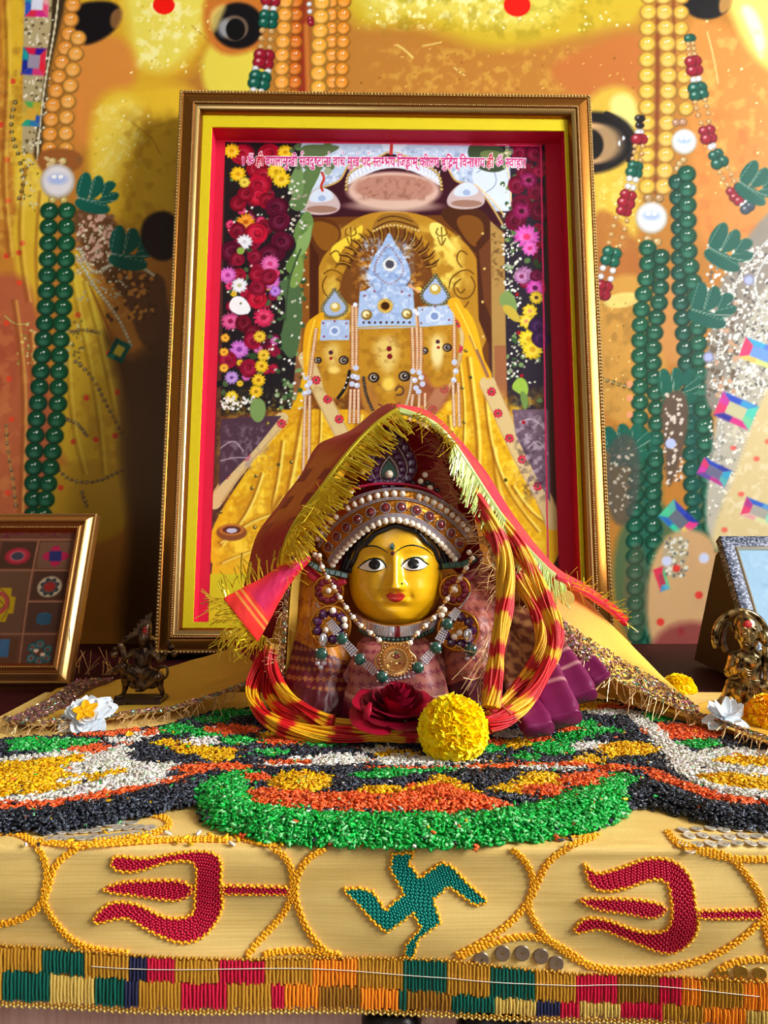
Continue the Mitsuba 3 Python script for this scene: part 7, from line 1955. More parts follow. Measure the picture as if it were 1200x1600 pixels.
DPX = np.array([[760, 25], [775, 45], [800, 60], [825, 67], [850, 71], [880, 73], [900, 74], [920, 73], [940, 70], [955, 64], [967, 57], [976, 44], [980, 33], [983, 20]])


def face_y(X, PY):
    """Depth of the face's front at X pixels beside its middle and pixel row PY."""
    w, d = np.interp(PY, *WPX.T), np.interp(PY, *DPX.T)
    q = np.clip(1 - np.clip(np.abs(X) / w, 0, 1) ** 2.5, 0, 1) ** 0.5
    h = d * q
    g = lambda x, y, sx, sy: np.exp(-((X - x) / sx) ** 2 - ((PY - y) / sy) ** 2)
    t = np.clip((PY - 862) / 56, 0, 1)
    ridge = np.where(PY < 919, 3 + 16 * t ** 1.4, 19 * np.exp(-((PY - 919) / 4.5) ** 2)) * np.clip((PY - 850) / 14, 0, 1)
    nw = 6.5 + 4.5 * t
    h = h + ridge * np.exp(-(np.abs(X + 1) / nw) ** 2.4)
    h += 6 * g(-13, 917, 6.5, 6) + 6 * g(11, 917, 6.5, 6)
    h += -6 * g(-36, 868, 22, 9) - 6 * g(32, 868, 22, 9) + 4 * g(-36, 884, 20, 10) + 4 * g(32, 884, 20, 10)
    h += -5 * g(-16, 880, 9, 14) - 5 * g(14, 880, 9, 14)
    h += 3.5 * g(2, 929, 20, 4) + 4.5 * g(2, 937, 15, 4.5) - 3.5 * g(2, 947, 16, 4) - 3 * g(-20, 932, 5, 6) - 3 * g(23, 932, 5, 6)
    h += 5 * g(2, 962, 18, 9) + 4 * g(-38, 925, 18, 18) + 4 * g(40, 925, 18, 18)
    return HY - h * K


def on_face(px, py, lift=0.0):
    px, py = np.asarray(px, float), np.asarray(py, float)
    y = face_y(px - 618, py) - lift
    return np.stack([(px - 600) / FOC * y, y, EYE - (py - 800) / FOC * y], -1)


idol = thing('goddess_idol', 'painted yellow clay head of the goddess idol with black eyes and red lips', 'idol')


def head_sheet():
    py = np.r_[np.linspace(760, 855, 24), np.linspace(857, 950, 94), np.linspace(951, 984, 26)]
    t = np.sin(np.linspace(-1, 1, 151) * np.pi / 2)
    X = t[None] * np.interp(py, *WPX.T)[:, None]
    PY = np.broadcast_to(py[:, None], X.shape)
    f = on_face(X + 618, PY)
    back = f.copy()
    back[..., 1] = HY + 0.75 * np.interp(py, *DPX.T)[:, None] * K * np.sqrt(np.clip(1 - t[None] ** 2, 0, 1))
    n = f.shape[:2]
    fa = gridfaces(*n)
    return join([(f.reshape(-1, 3), fa), (back.reshape(-1, 3), fa[:, ::-1])])


obj('face', head_sheet(), 'm_face', idol, True)


def decal(name, outline, bsdf, lift, parent, label=None, smooth_line=True, edge=2.2):
    from shapely.geometry import Polygon
    o = np.array(outline, float)
    if smooth_line:
        o = spline(o, len(o) * 6, True)
    v, f = trimesh.creation.triangulate_polygon(Polygon(o).buffer(0), engine='earcut')
    v3, f = trimesh.remesh.subdivide_to_size(np.c_[v, v[:, 0] * 0], f, edge, max_iter=12)
    m = trimesh.Trimesh(v3, f)
    p = on_face(m.vertices[:, 0], m.vertices[:, 1], lift)
    return obj(name, (p, m.faces), bsdf, parent, True, label=label)


def face_line(name, pts, r, bsdf, parent, taper=True):
    q = spline(np.array(pts, float), 40)
    rr = r * (0.35 + 0.65 * np.sin(np.linspace(0.12, np.pi - 0.12, 40))) if taper else r
    return obj(name, tube(on_face(q[:, 0], q[:, 1], 0.0002), rr * K, 6), bsdf, parent, True)


for outline, iris, upper, lower, lid, brow in (
        ([(560, 887), (568, 880), (580, 874), (592, 874), (600, 880), (603, 887), (594, 891), (582, 893), (570, 891)], (585, 882), [(557, 888), (566, 880), (580, 873), (593, 873), (602, 880), (605, 887)], [(559, 888), (570, 892), (582, 894), (595, 892), (604, 887)], [(561, 876), (572, 869), (585, 866), (597, 870), (603, 877)], [(558, 862), (568, 856), (580, 853), (594, 856), (606, 864)]),
        ([(627, 884), (634, 877), (645, 872), (656, 873), (664, 879), (669, 884), (660, 889), (648, 891), (636, 890)], (646, 881), [(625, 885), (633, 876), (645, 871), (657, 872), (666, 879), (672, 882)], [(627, 885), (636, 891), (648, 892), (660, 890), (670, 884)], [(630, 874), (640, 868), (652, 866), (662, 870), (668, 876)], [(617, 864), (628, 856), (642, 852), (656, 854), (668, 860), (677, 869)])):
    ec = np.mean(outline, 0)
    outline, upper, lower = ([tuple(ec + (np.array(q) - ec) * [0.93, 0.93]) for q in z] for z in (outline, upper, lower))
    e = decal('eye', outline, 'm_eye_white', 0.0004, idol, 'white painted eye')
    a = np.linspace(0, 2 * np.pi, 20, endpoint=False)
    decal('iris', [(iris[0] + 9.2 * math.cos(t), iris[1] + 8.0 * math.sin(t)) for t in a], 'm_black_paint', 0.0007, e)
    face_line('upper_lash', upper, 1.9, 'm_black_paint', e)
    face_line('lower_lash', lower, 0.8, 'm_black_paint', e)
    face_line('eyebrow', brow, 1.1, 'm_black_paint', idol)
lips = decal('lips', [(604, 930), (611, 926), (617, 928), (623, 926), (632, 930), (630, 936), (624, 940), (616, 941), (609, 938)], 'm_lips', 0.0005, idol, 'glossy red lips')
face_line('mouth_line', [(602, 931), (612, 932), (618, 933), (625, 932), (634, 931)], 0.7, 'm_maroon', lips)
decal('bindi', [(613, 848), (616, 852), (616, 857), (613, 860), (610, 857), (610, 852)], 'm_emerald', 0.0012, idol, 'green stone on the forehead')
decal('bindi', [(614, 861), (617, 864), (614, 868), (610, 865)], 'm_ruby', 0.0012, idol, 'red stone on the forehead')
put('nose_pin', mikit.ply(ball(0.0011, 2), 'm_dark_bead', smooth=True), pose(on_face(628, 912, 0.0006)), idol)
# hair combed over the head, a wavy lock along the hairline
HL = np.array([(545, 899), (548, 886), (553, 872), (561, 859), (575, 845), (590, 833), (606, 825), (622, 823), (640, 827), (657, 837), (670, 850), (682, 864), (688, 878), (692, 894)], float)
loc = []
for k, (grow, r) in enumerate(((1.0, 4.5), (1.08, 6.5), (1.16, 8))):
    q = spline(HL, 90)
    q = np.array([617, 905]) + (q - [617, 905]) * (grow + 0.012 * np.sin(np.linspace(0, 40, 90) + k))[:, None]
    x = np.clip(q[:, 0] - 618, -72, 72)
    p = np.stack([HX0 + (q[:, 0] - 618) * K, np.minimum(face_y(x * 0.97, np.clip(q[:, 1], 800, 960)), HY) - 0.0015 + 0.006 * k, HZ0 + (900 - q[:, 1]) * K], -1)
    loc.append(tube(p, r * K, 10))
obj('hair', join(loc), 'm_hair', idol, True, label='black painted hair')
obj('neck', move(lathe([(0.0, 0.03), (0.024, 0.026), (0.026, 0.0), (0.036, -0.03), (0.06, -0.06), (0.06, -0.065), (0, -0.065)], 30), (HX0, HY + 0.004, HZ0 - 0.062)), 'm_maroon', idol, 40)

# ---- crown
OUT = [(489, 838, .792), (505, 815, .784), (530, 792, .773), (560, 775, .764), (590, 766, .759), (615, 763, .757), (645, 765, .759), (675, 774, .764), (705, 792, .773), (728, 812, .784), (744, 834, .792)]
INN = [(519, 887, .786), (530, 870, .776), (545, 853, .766), (562, 837, .757), (585, 822, .750), (612, 814, .747), (640, 818, .750), (662, 829, .757), (683, 846, .766), (699, 862, .776), (712, 878, .786)]
OC, IC = even(spline(ats(OUT), 200), n=200), even(spline(ats(INN), 200), n=200)


def band(t, r, lift=0.0):
    """A point of the crown's band: t along it, r from the inner edge (0) to the outer (1)."""
    t = np.asarray(t, float)
    i = np.clip(t, 0, 1) * 199
    f = lambda c: np.stack([np.interp(i, np.arange(200), c[:, k]) for k in range(3)], -1)
    a, b = f(IC), f(OC)
    r = np.asarray(r, float)[..., None]
    return a * (1 - r) + b * r + np.array([0, -1, 0]) * (0.003 * 4 * r * (1 - r) + lift)


def band_n(t, r):
    a = band(t + .01, r) - band(t - .01, r)
    b = band(t, r + .02) - band(t, r - .02)
    n = np.cross(a, b)
    n /= np.linalg.norm(n)
    return n if n[1] < 0 else -n


crown = thing('crown', 'broad gilt crown band with pearls, rubies and a purple stone crest on the idol', 'crown')


def emboss(p, n, uv):
    a, b, c = voronoi(p.x * 260, p.z * 260)
    return 0.5 * a + 0.4 * fbm(p.x * 500, p.z * 500, 0, 2)


scene['m_gold_band'] = {'type': 'twosided', 'bsdf': {'type': 'bumpmap', 'arbitrary': proc(emboss, 2e-4), 'scale': 0.0012, 'bsdf': {'type': 'principled', 'base_color': rgb('c27a22'), 'roughness': 0.34, 'metallic': 0.8}}}
bs = grid(lambda u, v: band(u, v), 120, 14)
obj('band', thick(bs, 0.004), 'm_gold_band', crown, True)
BALL2, BALL1 = ball(1, 2), ball(1, 1)
PEARL, SBALL = mikit.ply(BALL2, 'm_pearl', smooth=True), mikit.ply(BALL1, 'm_silver', smooth=True)
for j, r_ in ((0, 0.02), (1, 0.83)):
    n = (27, 25)[j]
    for i in range(n):
        t = (i + 0.5) / n
        if j and 3 < i < 20 and i % 9 == 5:
            continue
        put('pearl', PEARL, pose(band(t, r_, 0.0022), s=0.0033), crown)


def beads_on(path, r, step, n=1):
    b = vf(ball(1, n))
    return join([(b[0] * r + q, b[1]) for q in even(path, step)])


T200 = np.linspace(0, 1, 200)
for r_, rad in ((0.12, .0009), (0.17, .0009), (0.22, .0009), (0.66, .0010), (0.71, .0010), (0.95, .0009), (1.0, .0012)):
    tag(obj('silver_cord', beads_on(band(T200, np.full(200, r_), 0.0012), rad, rad * 1.7), 'm_silver', crown, True), kind='stuff')
strip = grid(lambda u, v: band(0.5 + 0.46 * u, 0.08 + 0.16 * v, 0.0012), 50, 4)
obj('silver_strip', thick(strip, 0.001), 'm_silver', crown, True)
GEM = mikit.ply(lathe([(0, 0.55), (0.45, 0.5), (0.8, 0.3), (1.0, 0.0), (1.0, -0.3)], 16), 'm_ruby', smooth=25)
a = np.arange(18) / 18 * 2 * np.pi
SET = mikit.ply(join([(vf(BALL1)[0] * 0.19 + [1.22 * math.cos(t), 1.22 * math.sin(t), 0.05], vf(BALL1)[1]) for t in a] + [lathe([(1.0, -0.3), (1.2, -0.1), (1.35, -0.4)], 18)]), 'm_silver', smooth=True)
DOT = mikit.ply(BALL1, 'm_gold_pale', smooth=True)
for i in range(12):
    t = 0.055 + i * 0.89 / 11
    n = band_n(t, 0.43)
    m = pose(band(t, 0.43, 0.0018), z=n, s=0.0042)
    k = put('ruby', GEM, m, crown)
    put('setting', SET, m, k)
    put('gold_dot', DOT, pose(band(t + 0.038, 0.38, 0.001), s=0.0013), crown)
# crest
CY = 0.770
cpt = lambda x, y, lift=0.0: at(x, y, CY - lift)


def drop(W, H, cx, cy, n=60):
    t = np.linspace(0, 2 * np.pi, n, endpoint=False)
    return np.stack([cx + W * np.sin(t) * np.abs(np.sin(t / 2)) ** 1.1 * 1.12, cy - H * np.cos(t)], 1)


def plate(name, o, lift, t, bsdf, parent, label=None):
    from shapely.geometry import Polygon
    g = trimesh.creation.extrude_polygon(Polygon(o * [1, -1]).buffer(0), t / (CY / FOC), engine='earcut')
    v, f = vf(g)
    s = CY / FOC
    p = np.stack([(v[:, 0] - 600) * s, CY - lift - v[:, 2] * s, EYE + (v[:, 1] + 800) * s], 1)
    return obj(name, (p, f), bsdf, parent, 30, label=label)


crest = obj('crest', tube(np.array([cpt(q[0], q[1]) for q in drop(50, 50, 608, 711)]), 0.0016, 8, True), 'm_gold', crown, True, label='leaf-shaped crest of purple stones')
plate('crest_plate', drop(52, 51, 608, 711), 0.0, 0.002, 'm_dark_plate', crest)
SQ = mikit.ply(lathe([(0, 0.5), (0.62, 0.45), (1.0, 0.1), (1.0, -0.2)], 6), 'm_purple', smooth=False)
for W, H, cy, n, s in ((43, 44, 714, 19, 0.0054), (25, 28, 725, 14, 0.0041)):
    for q in even(np.vstack([drop(W, H, 608, cy), drop(W, H, 608, cy)[:1]]), n=n + 1)[:-1]:
        put('purple_stone', SQ, pose(cpt(q[0], q[1], 0.0032), z=(0, -1, 0.1), s=s), crest)
for W, H, cy in ((33.5, 37, 719), (17, 20, 733)):
    o = drop(W, H, 608, cy, 80)
    p = np.array([cpt(q[0], q[1], 0.004) for q in np.vstack([o, o[:1]])])
    tag(obj('silver_rim', beads_on(p, 0.0011, 0.0018), 'm_silver', crest, True), kind='stuff')
plate('centre_drop', drop(14, 16, 608, 735), 0.002, 0.0015, 'm_emerald', crest, 'green drop with a pearl')
put('pearl', PEARL, pose(cpt(608, 741, 0.006), s=0.0042), crest)
for px, py in ((566, 738), (664, 742), (548, 768), (672, 762), (657, 752)):
    put('pearl', PEARL, pose(cpt(px, py, 0.005), s=0.0031), crown)
for px, py in ((552, 762), (559, 760), (566, 761), (543, 762), (541, 770), (660, 756), (668, 754), (675, 758), (683, 766), (645, 755)):
    put('dark_bead', mikit.ply(BALL1, 'm_dark_bead', smooth=True), pose(cpt(px, py, 0.004), s=0.003), crown)
p = spline(ats([(545, 766), (575, 758), (605, 756), (640, 758), (675, 768), (690, 778)], 0.764), 40)
obj('ribbon', tube(p, 0.0026, 8, squash=0.6), 'm_magenta', crown, True, label='crimson ribbon under the crest')
# side ornaments of the crown
CUT = mikit.ply(rbox([-1, -0.8, -0.4], [1, 0.8, 0.4], 0.3), 'm_emerald', smooth=False)
for path in ([(478, 868, .79), (483, 877, .785), (494, 886, .78), (508, 892, .777), (522, 895, .775), (538, 899, .772)], [(697, 884, .775), (712, 883, .777), (727, 880, .78), (740, 874, .785)]):
    c = even(spline(ats(path), 60), n=9 if len(path) > 4 else 6)
    t = np.gradient(c, axis=0)
    for q, d in zip(c, t):
        put('green_stone', CUT, pose(q, x=d, z=(0, -1, 0.1), s=0.0042), crown)
for path, b in (([(474, 858, .80), (476, 878, .79), (490, 900, .785), (515, 912, .78), (540, 905, .775)], 'm_red_thread'), ([(748, 862, .80), (742, 888, .79), (725, 905, .785), (700, 905, .78)], 'm_maroon')):
    c = spline(ats(path), 40)
    obj('side_arch', tube(c, 0.0052, 10, squash=0.6, up=(0, -1, 0)), b, crown, True)
    tag(obj('gold_edge', beads_on(c + [0, -.002, -.005], 0.0009, 0.0017), 'm_gold', crown, True), kind='stuff')
for px, py in ((492, 867), (733, 863), (498, 872)):
    put('pearl', PEARL, pose(at(px, py, .777), s=0.003), crown)

# ---- earrings: one pair, an upper and a lower ring each
for side, (ux, uy, lx, ly) in enumerate(((513, 923, 516, 978), (711, 922, 716, 985))):
    ear = thing('earring', ('earring of maroon and purple stones in gold rings left of the idol face', 'earring of maroon and purple stones in gold rings right of the idol face')[side], 'earring', )
    g = np.linspace(0, 2 * np.pi, 40, endpoint=False)
    for cx, cy, R, st, n in ((ux, uy, 23, 'm_maroon', 11), (lx, ly, 31, 'm_purple', 9)):
        Y = 0.776 if R < 25 else 0.757
        c = at(cx, cy, Y)
        s = Y / FOC
        ring = c + np.stack([R * s * np.cos(g), 0 * g, R * s * np.sin(g)], 1)
        hoop = obj('gold_ring', tube(ring, 0.0016, 8, True), 'm_gold', ear, True)
        obj('back', move((lambda q: (q[0][:, [0, 2, 1]], q[1][:, ::-1]))(lathe([(0, 0.0), (R * s * .97, 0.0), (R * s * .97, 0.002), (0, 0.002)], 30)), c), 'm_gold_band', ear, 30)
        stone = mikit.ply(lathe([(0, 0.7), (0.6, 0.6), (1.0, 0.1), (1.0, -0.2)], 10), st, smooth=25)
        for i in range(n):
            t = i / n * 2 * np.pi
            put('stone', stone, pose(c + np.array([R * .68 * s * math.cos(t), -0.001, R * .68 * s * math.sin(t)]), z=(0, -1, 0), s=R * s * .24), ear)
        for dx, dy in (((0, 0),) if R < 25 else (((22, -10), (23, 0), (-6, 6), (4, -24)) if side == 0 else ((-6, 10), (2, 4), (-22, -32), (-26, -24)))):
            put('pearl', PEARL, pose(at(cx + dx, cy + dy, Y - .004), s=0.0031 if R < 25 else 0.0034), ear)

# ---- necklaces
choker = thing('choker', 'silver baguette choker with a red centre stone under the idol chin', 'necklace')
c = even(spline(ats([(556, 966, .79), (575, 978, .772), (598, 985, .762), (618, 987, .759), (645, 984, .762), (668, 976, .772), (682, 966, .79)]), 120), n=46)
t = np.gradient(c, axis=0)
BAG, RBAG = (mikit.ply(rbox([-.24, -1, -.35], [.24, 1, .35], .1), b, smooth=False) for b in ('m_diamond', 'm_ruby'))
for i, (q, d) in enumerate(zip(c, t)):
    nn = np.cross(d, [0, 0, 1.0])
    nn = nn if nn[1] < 0 else -nn
    put('red_stone' if i in (22, 23) else 'baguette', RBAG if i in (22, 23) else BAG, pose(q, x=d, z=nn, s=0.0056), choker)
c2 = c + [0, -0.001, -0.0085]
tag(obj('green_row', beads_on(c2[4:-4], 0.0026, 0.0046), 'm_emerald', choker, True, label='row of green beads'), kind='stuff')
obj('gold_rim', tube(c + [0, 0, 0.006], 0.0011, 6), 'm_gold', choker, True)

chain = thing('pendant_necklace', 'beaded gold chain necklace with a round gold pendant below the choker', 'necklace')
for path in ([(499, 868, .772), (505, 890, .768), (516, 908, .765), (530, 932, .76), (545, 955, .755), (562, 976, .748), (580, 990, .742), (595, 1003, .735), (600, 1010, .732)], [(738, 872, .772), (725, 893, .768), (710, 918, .765), (695, 942, .76), (678, 965, .752), (660, 982, .744), (645, 998, .736), (638, 1010, .732)]):
    c = even(spline(ats(path), 200), 0.0042)
    for i, q in enumerate(c):
        put('chain_bead', (PEARL, DOT, SBALL)[i % 3], pose(q, s=(0.0028, 0.0023, 0.0018)[i % 3]), chain)
    obj('chain_thread', tube(spline(ats(path), 80), 0.0006, 5), 'm_gold', chain, True)
pc = at(618, 1030, 0.728)
pend = obj('pendant', (lambda q: (q[0][:, [0, 2, 1]] * [1, -1, 1] + pc, q[1]))(lathe([(0, 0.003), (0.009, 0.0026), (0.010, 0.0042), (0.012, 0.0042), (0.0128, 0.002), (0.0155, 0.0028), (0.0165, 0.001), (0.0165, -0.001), (0, -0.001)], 40)), 'm_gold_pale', chain, 30, label='round gold pendant')
for i in range(30):
    a = i / 30 * 2 * np.pi
    put('edge_bead', DOT, pose(pc + [0.0158 * math.cos(a), -0.003, 0.0158 * math.sin(a)], s=0.0015), pend)
for i in range(26):
    a = i / 26 * 2 * np.pi
    put('inner_bead', DOT, pose(pc + [0.0112 * math.cos(a), -0.0048, 0.0112 * math.sin(a)], s=0.0010), pend)
for sg in (-1, 1):
    c = spline(pc + np.array([[sg * 0.010, -.001, 0.0175], [sg * 0.0125, -.001, 0.015], [sg * 0.0135, -.001, 0.008], [sg * 0.0185, -.001, 0.003], [sg * 0.019, -.001, -0.004], [sg * 0.015, -.001, -0.010]]), 30)
    obj('scroll', tube(c, 0.0016, 8), 'm_gold_pale', pend, True)
obj('bail_bar', tube(spline(pc + np.array([[-0.012, -.001, 0.0165], [0, -.002, 0.0158], [0.012, -.001, 0.0165]]), 12), 0.0014, 8), 'm_gold_pale', pend, True)
for dx, dz, b, s in ((0, 0.003, 'm_ruby', .0022), (0.003, 0.004, 'm_ruby', .0018), (-0.003, 0.004, 'm_gold_pale', .002), (0, -0.004, 'm_gold_pale', .0026), (0.0045, -0.003, 'm_ruby', .0014), (-0.005, -0.002, 'm_gold_pale', .0016), (0.0005, 0.0065, 'm_emerald', .0014)):
    put('relief', mikit.ply(ball(1, 2), b, smooth=True), pose(pc + [dx, -0.0032, dz], s=s), pend)
for i in range(7):
    put('drop_bead', SBALL, pose(pc + [(i - 3) * 0.0042, -0.001, -0.019 + 0.0006 * abs(i - 3)], s=0.0017), pend)

stone = thing('stone_necklace', 'rhinestone necklace with round green stones hung over the idol chest', 'necklace')
ROUND = mikit.ply(lathe([(0, 0.55), (0.5, 0.5), (0.85, 0.28), (1.0, 0.0), (1.0, -0.35), (0, -0.35)], 20), 'm_emerald', smooth=28)
PR = mikit.ply(BALL1, 'm_diamond', smooth=False)
ROWBAR = mikit.ply(join([(vf(BALL1)[0] * 0.28 + [0, y, 0], vf(BALL1)[1]) for y in (-.75, -.25, .25, .75)]), 'm_diamond', smooth=False)


def rhinestones(p0, p1, n, w0=0.0044, w1=0.0056):
    for i in range(n):
        f = (i + 0.5) / n
        put('rhinestone_row', ROWBAR, pose(p0 + (p1 - p0) * f, x=p1 - p0, z=(0, -1, 0.1), s=(w0 + (w1 - w0) * f) * 0.9), stone)


def green(px, py, y, r):
    c = at(px, py, y)
    k = put('green_stone', ROUND, pose(c, z=(0.05, -1, 0.15), s=r), stone)
    for a in (0.8, 2.4, 3.9, 5.5):
        put('prong', PR, pose(c + [r * 1.02 * math.cos(a), -0.001, r * 1.02 * math.sin(a)], s=0.0013), k)


L_ = [(514, 970, .752), (534, 998, .747), (562, 1030, .737), (597, 1057, .727)]
R_ = [(716, 952, .752), (699, 975, .748), (681, 1012, .737), (653, 1043, .728)]
for side in (L_, R_):
    p = ats(side)
    for k_, (a, b) in enumerate(zip(p, p[1:])):
        u = (b - a) / np.linalg.norm(b - a)
        rhinestones(a + u * (0.004 if k_ else 0), b - u * 0.007, 6)
    for q in side[1:]:
        green(q[0], q[1], q[2] - 0.002, 0.0060)
rhinestones(at(604, 1060, .727), at(648, 1050, .728), 7)
for path in ([(486, 900, .79), (490, 925, .785), (498, 950, .77), (508, 966, .755)], [(728, 905, .79), (735, 920, .78), (728, 938, .765), (718, 950, .753)]):
    c = even(spline(ats(path), 80), 0.0024)
    for i, q in enumerate(c):
        put('chain_link', SBALL, pose(q, s=0.0013), stone)
for px, py in ((505, 1000), (731, 993)):
    Y = 0.752
    obj('drop_leaf', move((lambda q: (q[0] * [.75, .4, 1.2], q[1]))(vf(trimesh.creation.icosphere(subdivisions=2, radius=0.0060))), at(px, py, Y)), 'm_diamond', stone, False)
    green(px - 3 if px < 600 else px + 5, py + 22, Y - .002, 0.0064)
    for dx, dy in ((-7, 36), (3, 36), (-2, 43)):
        put('drop_bead', PR, pose(at(px - 2 + dx + (8 if px > 600 else 0), py + dy, Y), s=0.0029), stone)

# ------------------------------------------------------------------ sari, veils, thread garland
vmat('m_sari', 0.42, sheen=0.6, specular=0.4)
vmat('m_veil', 0.5, sheen=0.6)
mat('m_tinsel', 'ecd23c', 0.16, 0.7); mat('m_tinsel_green', 'dcee98', 0.2, 0.5); mat('m_straw', 'd8b27a', 0.35, 0.5); mat('m_purple_silk', '7a0f4e', 0.42, sheen=0.5)


def sheet(curves, nu=60, nv=24, amp=0.0, freq=40.0, seed=0, sag=0.0):
    """A cloth lofted through curves (rows of px, py, depth) in order; amp metres of folds."""
    cs = [even(spline(ats(c), 120) if len(c) > 2 else ats(c), n=nu) for c in curves]
    cs = np.array(cs)
    k = np.arange(len(cs))
    t = np.linspace(0, len(cs) - 1, nv)
    if len(cs) > 2:
        from scipy.interpolate import PchipInterpolator
        p = PchipInterpolator(k, cs, axis=0)(t)
    else:
        p = cs[0][None] + (cs[1] - cs[0])[None] * t[:, None, None]
    u, v = np.meshgrid(np.linspace(0, 1, nu), np.linspace(0, 1, nv))
    if amp:
        n = meshkit.arrays((p.reshape(-1, 3), gridfaces(nv, nu)), True)[2].reshape(nv, nu, 3)
        w = np.sin(u * freq + 3 * meshkit.fbm(np.stack([u * 3, v * 2, u * 0 + seed], -1), 2)) * 0.6 + (meshkit.fbm(np.stack([u * 7, v * 5, u * 0 + seed + 9], -1), 3) - 0.5) * 2
        p = p + n * (w * amp)[..., None]
    return p, u, v


def cloth_obj(name, p, color, parent, t=0.0007, label=None, bsdf='m_veil'):
    """The sheet as a thin closed shell, coloured per vertex."""
    nv, nu = p.shape[:2]
    m = thick((p.reshape(-1, 3), gridfaces(nv, nu)), t)
    c = np.asarray(color).reshape(-1, 3) if np.ndim(color) > 1 else np.broadcast_to(color, (nv * nu, 3))
    return obj(name, m, bsdf, parent, True, lin(np.vstack([c, c])), label=label)


def strands(base, dirs, n, length, r, seed, spread=0.35, bend=0.25, sides=4):
    """Loose tinsel: n thin strands rooted along the curve base, pointing along dirs (interpolated)."""
    rr = np.random.default_rng(seed)
    base, dirs = np.asarray(base, float), np.asarray(dirs, float)
    parts = []
    i = np.linspace(0, 1, len(base))
    j = np.linspace(0, 1, len(dirs))
    for t in np.sort(rr.uniform(0, 1, n)):
        o = np.array([np.interp(t, i, base[:, k]) for k in range(3)])
        d = np.array([np.interp(t, j, dirs[:, k]) for k in range(3)])
        d = d / np.linalg.norm(d) + rr.normal(0, spread, 3) * [1, 0.6, 1]
        d /= np.linalg.norm(d)
        L = length * rr.uniform(0.55, 1.15)
        b = rr.normal(0, bend, 3) * L
        s = np.linspace(0, 1, 4)[:, None]
        parts.append(tube(o + d * L * s + b * s ** 2, r * rr.uniform(0.7, 1.2), sides, caps=False))
    return join(parts)


def flakes(p0, p1, n, size, seed, palette, lift=0.001):
    """A sequin trim: small tilted flakes scattered between two curves; returns mesh and vertex colours."""
    rr = np.random.default_rng(seed)
    v, f, c = [], [], []
    a, b = even(p0, n=100), even(p1, n=100)
    for k in range(n):
        t, s = rr.uniform(0, 99), rr.random()
        i = int(t)
        o = a[i] * (1 - s) + b[i] * s + np.array([0, -lift, lift]) * rr.uniform(0.3, 1.6)
        x = a[min(i + 1, 99)] - a[max(i - 1, 0)]
        x = x / np.linalg.norm(x) + rr.normal(0, 0.6, 3)
        x /= np.linalg.norm(x)
        y = np.cross(rr.normal(0, 0.5, 3) + [0, -1, 0.5], x)
        y /= np.linalg.norm(y)
        z = size * rr.uniform(0.5, 1.4)
        q = np.array([o + x * z, o + y * z * 0.45, o - x * z, o - y * z * 0.45])
        v.append(q); f.append(np.array([[0, 1, 2], [0, 2, 3]]) + 4 * k)
        c.append(np.repeat(lin(palette[rr.integers(len(palette))])[None], 4, 0))
    return (np.vstack(v), np.vstack(f)), np.vstack(c)


scene['m_flake'] = {'type': 'twosided', 'bsdf': {'type': 'principled', 'base_color': {'type': 'mesh_attribute', 'name': 'vertex_color'}, 'roughness': 0.3, 'metallic': 0.6}}
TRIM = ['c9a060', 'a8745a', '8a4a58', 'e0c890', '5aa088', 'b06a9a', '6a4a2a', 'd8b070']


def smooth01(x, a, b):
    t = np.clip((x - a) / (b - a), 0, 1)
    return t * t * (3 - 2 * t)


def blend(c0, c1, t):
    return hexc(c0) + (hexc(c1) - hexc(c0)) * np.asarray(t)[..., None]


# ---- the sari: one pleated brocade wrap from the neck to the table
sari = thing('sari', 'brocade sari of maroon, salmon and orange gold wrapped under the idol head', 'sari')
SX, SY = HX0 + 0.001, 0.806


def brocade(u, v, fu, fv, seed):
    """Woven motif, 0 or 1, over cloth coordinates: leaves and scrolls."""
    a = meshkit.fbm(np.stack([u * fu, v * fv, u * 0 + seed], -1), 3)
    b = np.sin(u * fu * 6.0 + 4 * a) * np.sin(v * fv * 5.0 + 5 * a)
    return smooth01(b + (a - 0.5) * 1.5, 0.05, 0.2)


def buti(u, v, nu, nv):
    """Woven sprigs, 0 to 1: five-petalled flowers in staggered rows with small leaves between."""
    y = v * nv
    x = u * nu + 0.5 * (np.floor(y) % 2)
    dx, dy = x - np.floor(x) - 0.5, y - np.floor(y) - 0.5
    r, t = np.hypot(dx, dy), np.arctan2(dy, dx)
    f = smooth01(0.24 + 0.10 * np.cos(5 * t) - r, -0.03, 0.03) * smooth01(r, 0.04, 0.07)
    return np.maximum(f, smooth01(0.06 - np.abs(np.abs(dx) - 0.40) - 0.25 * np.abs(dy), -0.02, 0.02))


def wrap(a0, a1, prof, pleats, amp, colour, name, label, nu=190, nv=110, seed=1):
    """Part of the wrap between two angles (0 faces the camera, positive to the right): prof rows (height above the table, radius)."""
    u, v = np.meshgrid(np.linspace(0, 1, nu), np.linspace(0, 1, nv))
    ang = np.radians(a0 + (a1 - a0) * u)
    prof = np.array(prof)
    h = np.interp(v, np.linspace(0, 1, len(prof)), prof[:, 0])
    rad = np.interp(v, np.linspace(0, 1, len(prof)), prof[:, 1])
    q = meshkit.fbm(np.stack([u * 4, v * 2.5, u * 0 + seed], -1), 3)
    fold = np.abs(np.sin(u * pleats * np.pi + 1.2 * (q - 0.5))) ** 0.7
    rad = rad + amp * (fold - 0.5) * (0.4 + 0.8 * v) + 0.008 * (q - 0.5)
    p = np.stack([SX + rad * np.sin(ang), SY - rad * np.cos(ang) * 0.92, TABLE + 0.006 + h], -1)
    return cloth_obj(name, p, colour(u, v), sari, 0.0008, label, 'm_sari')


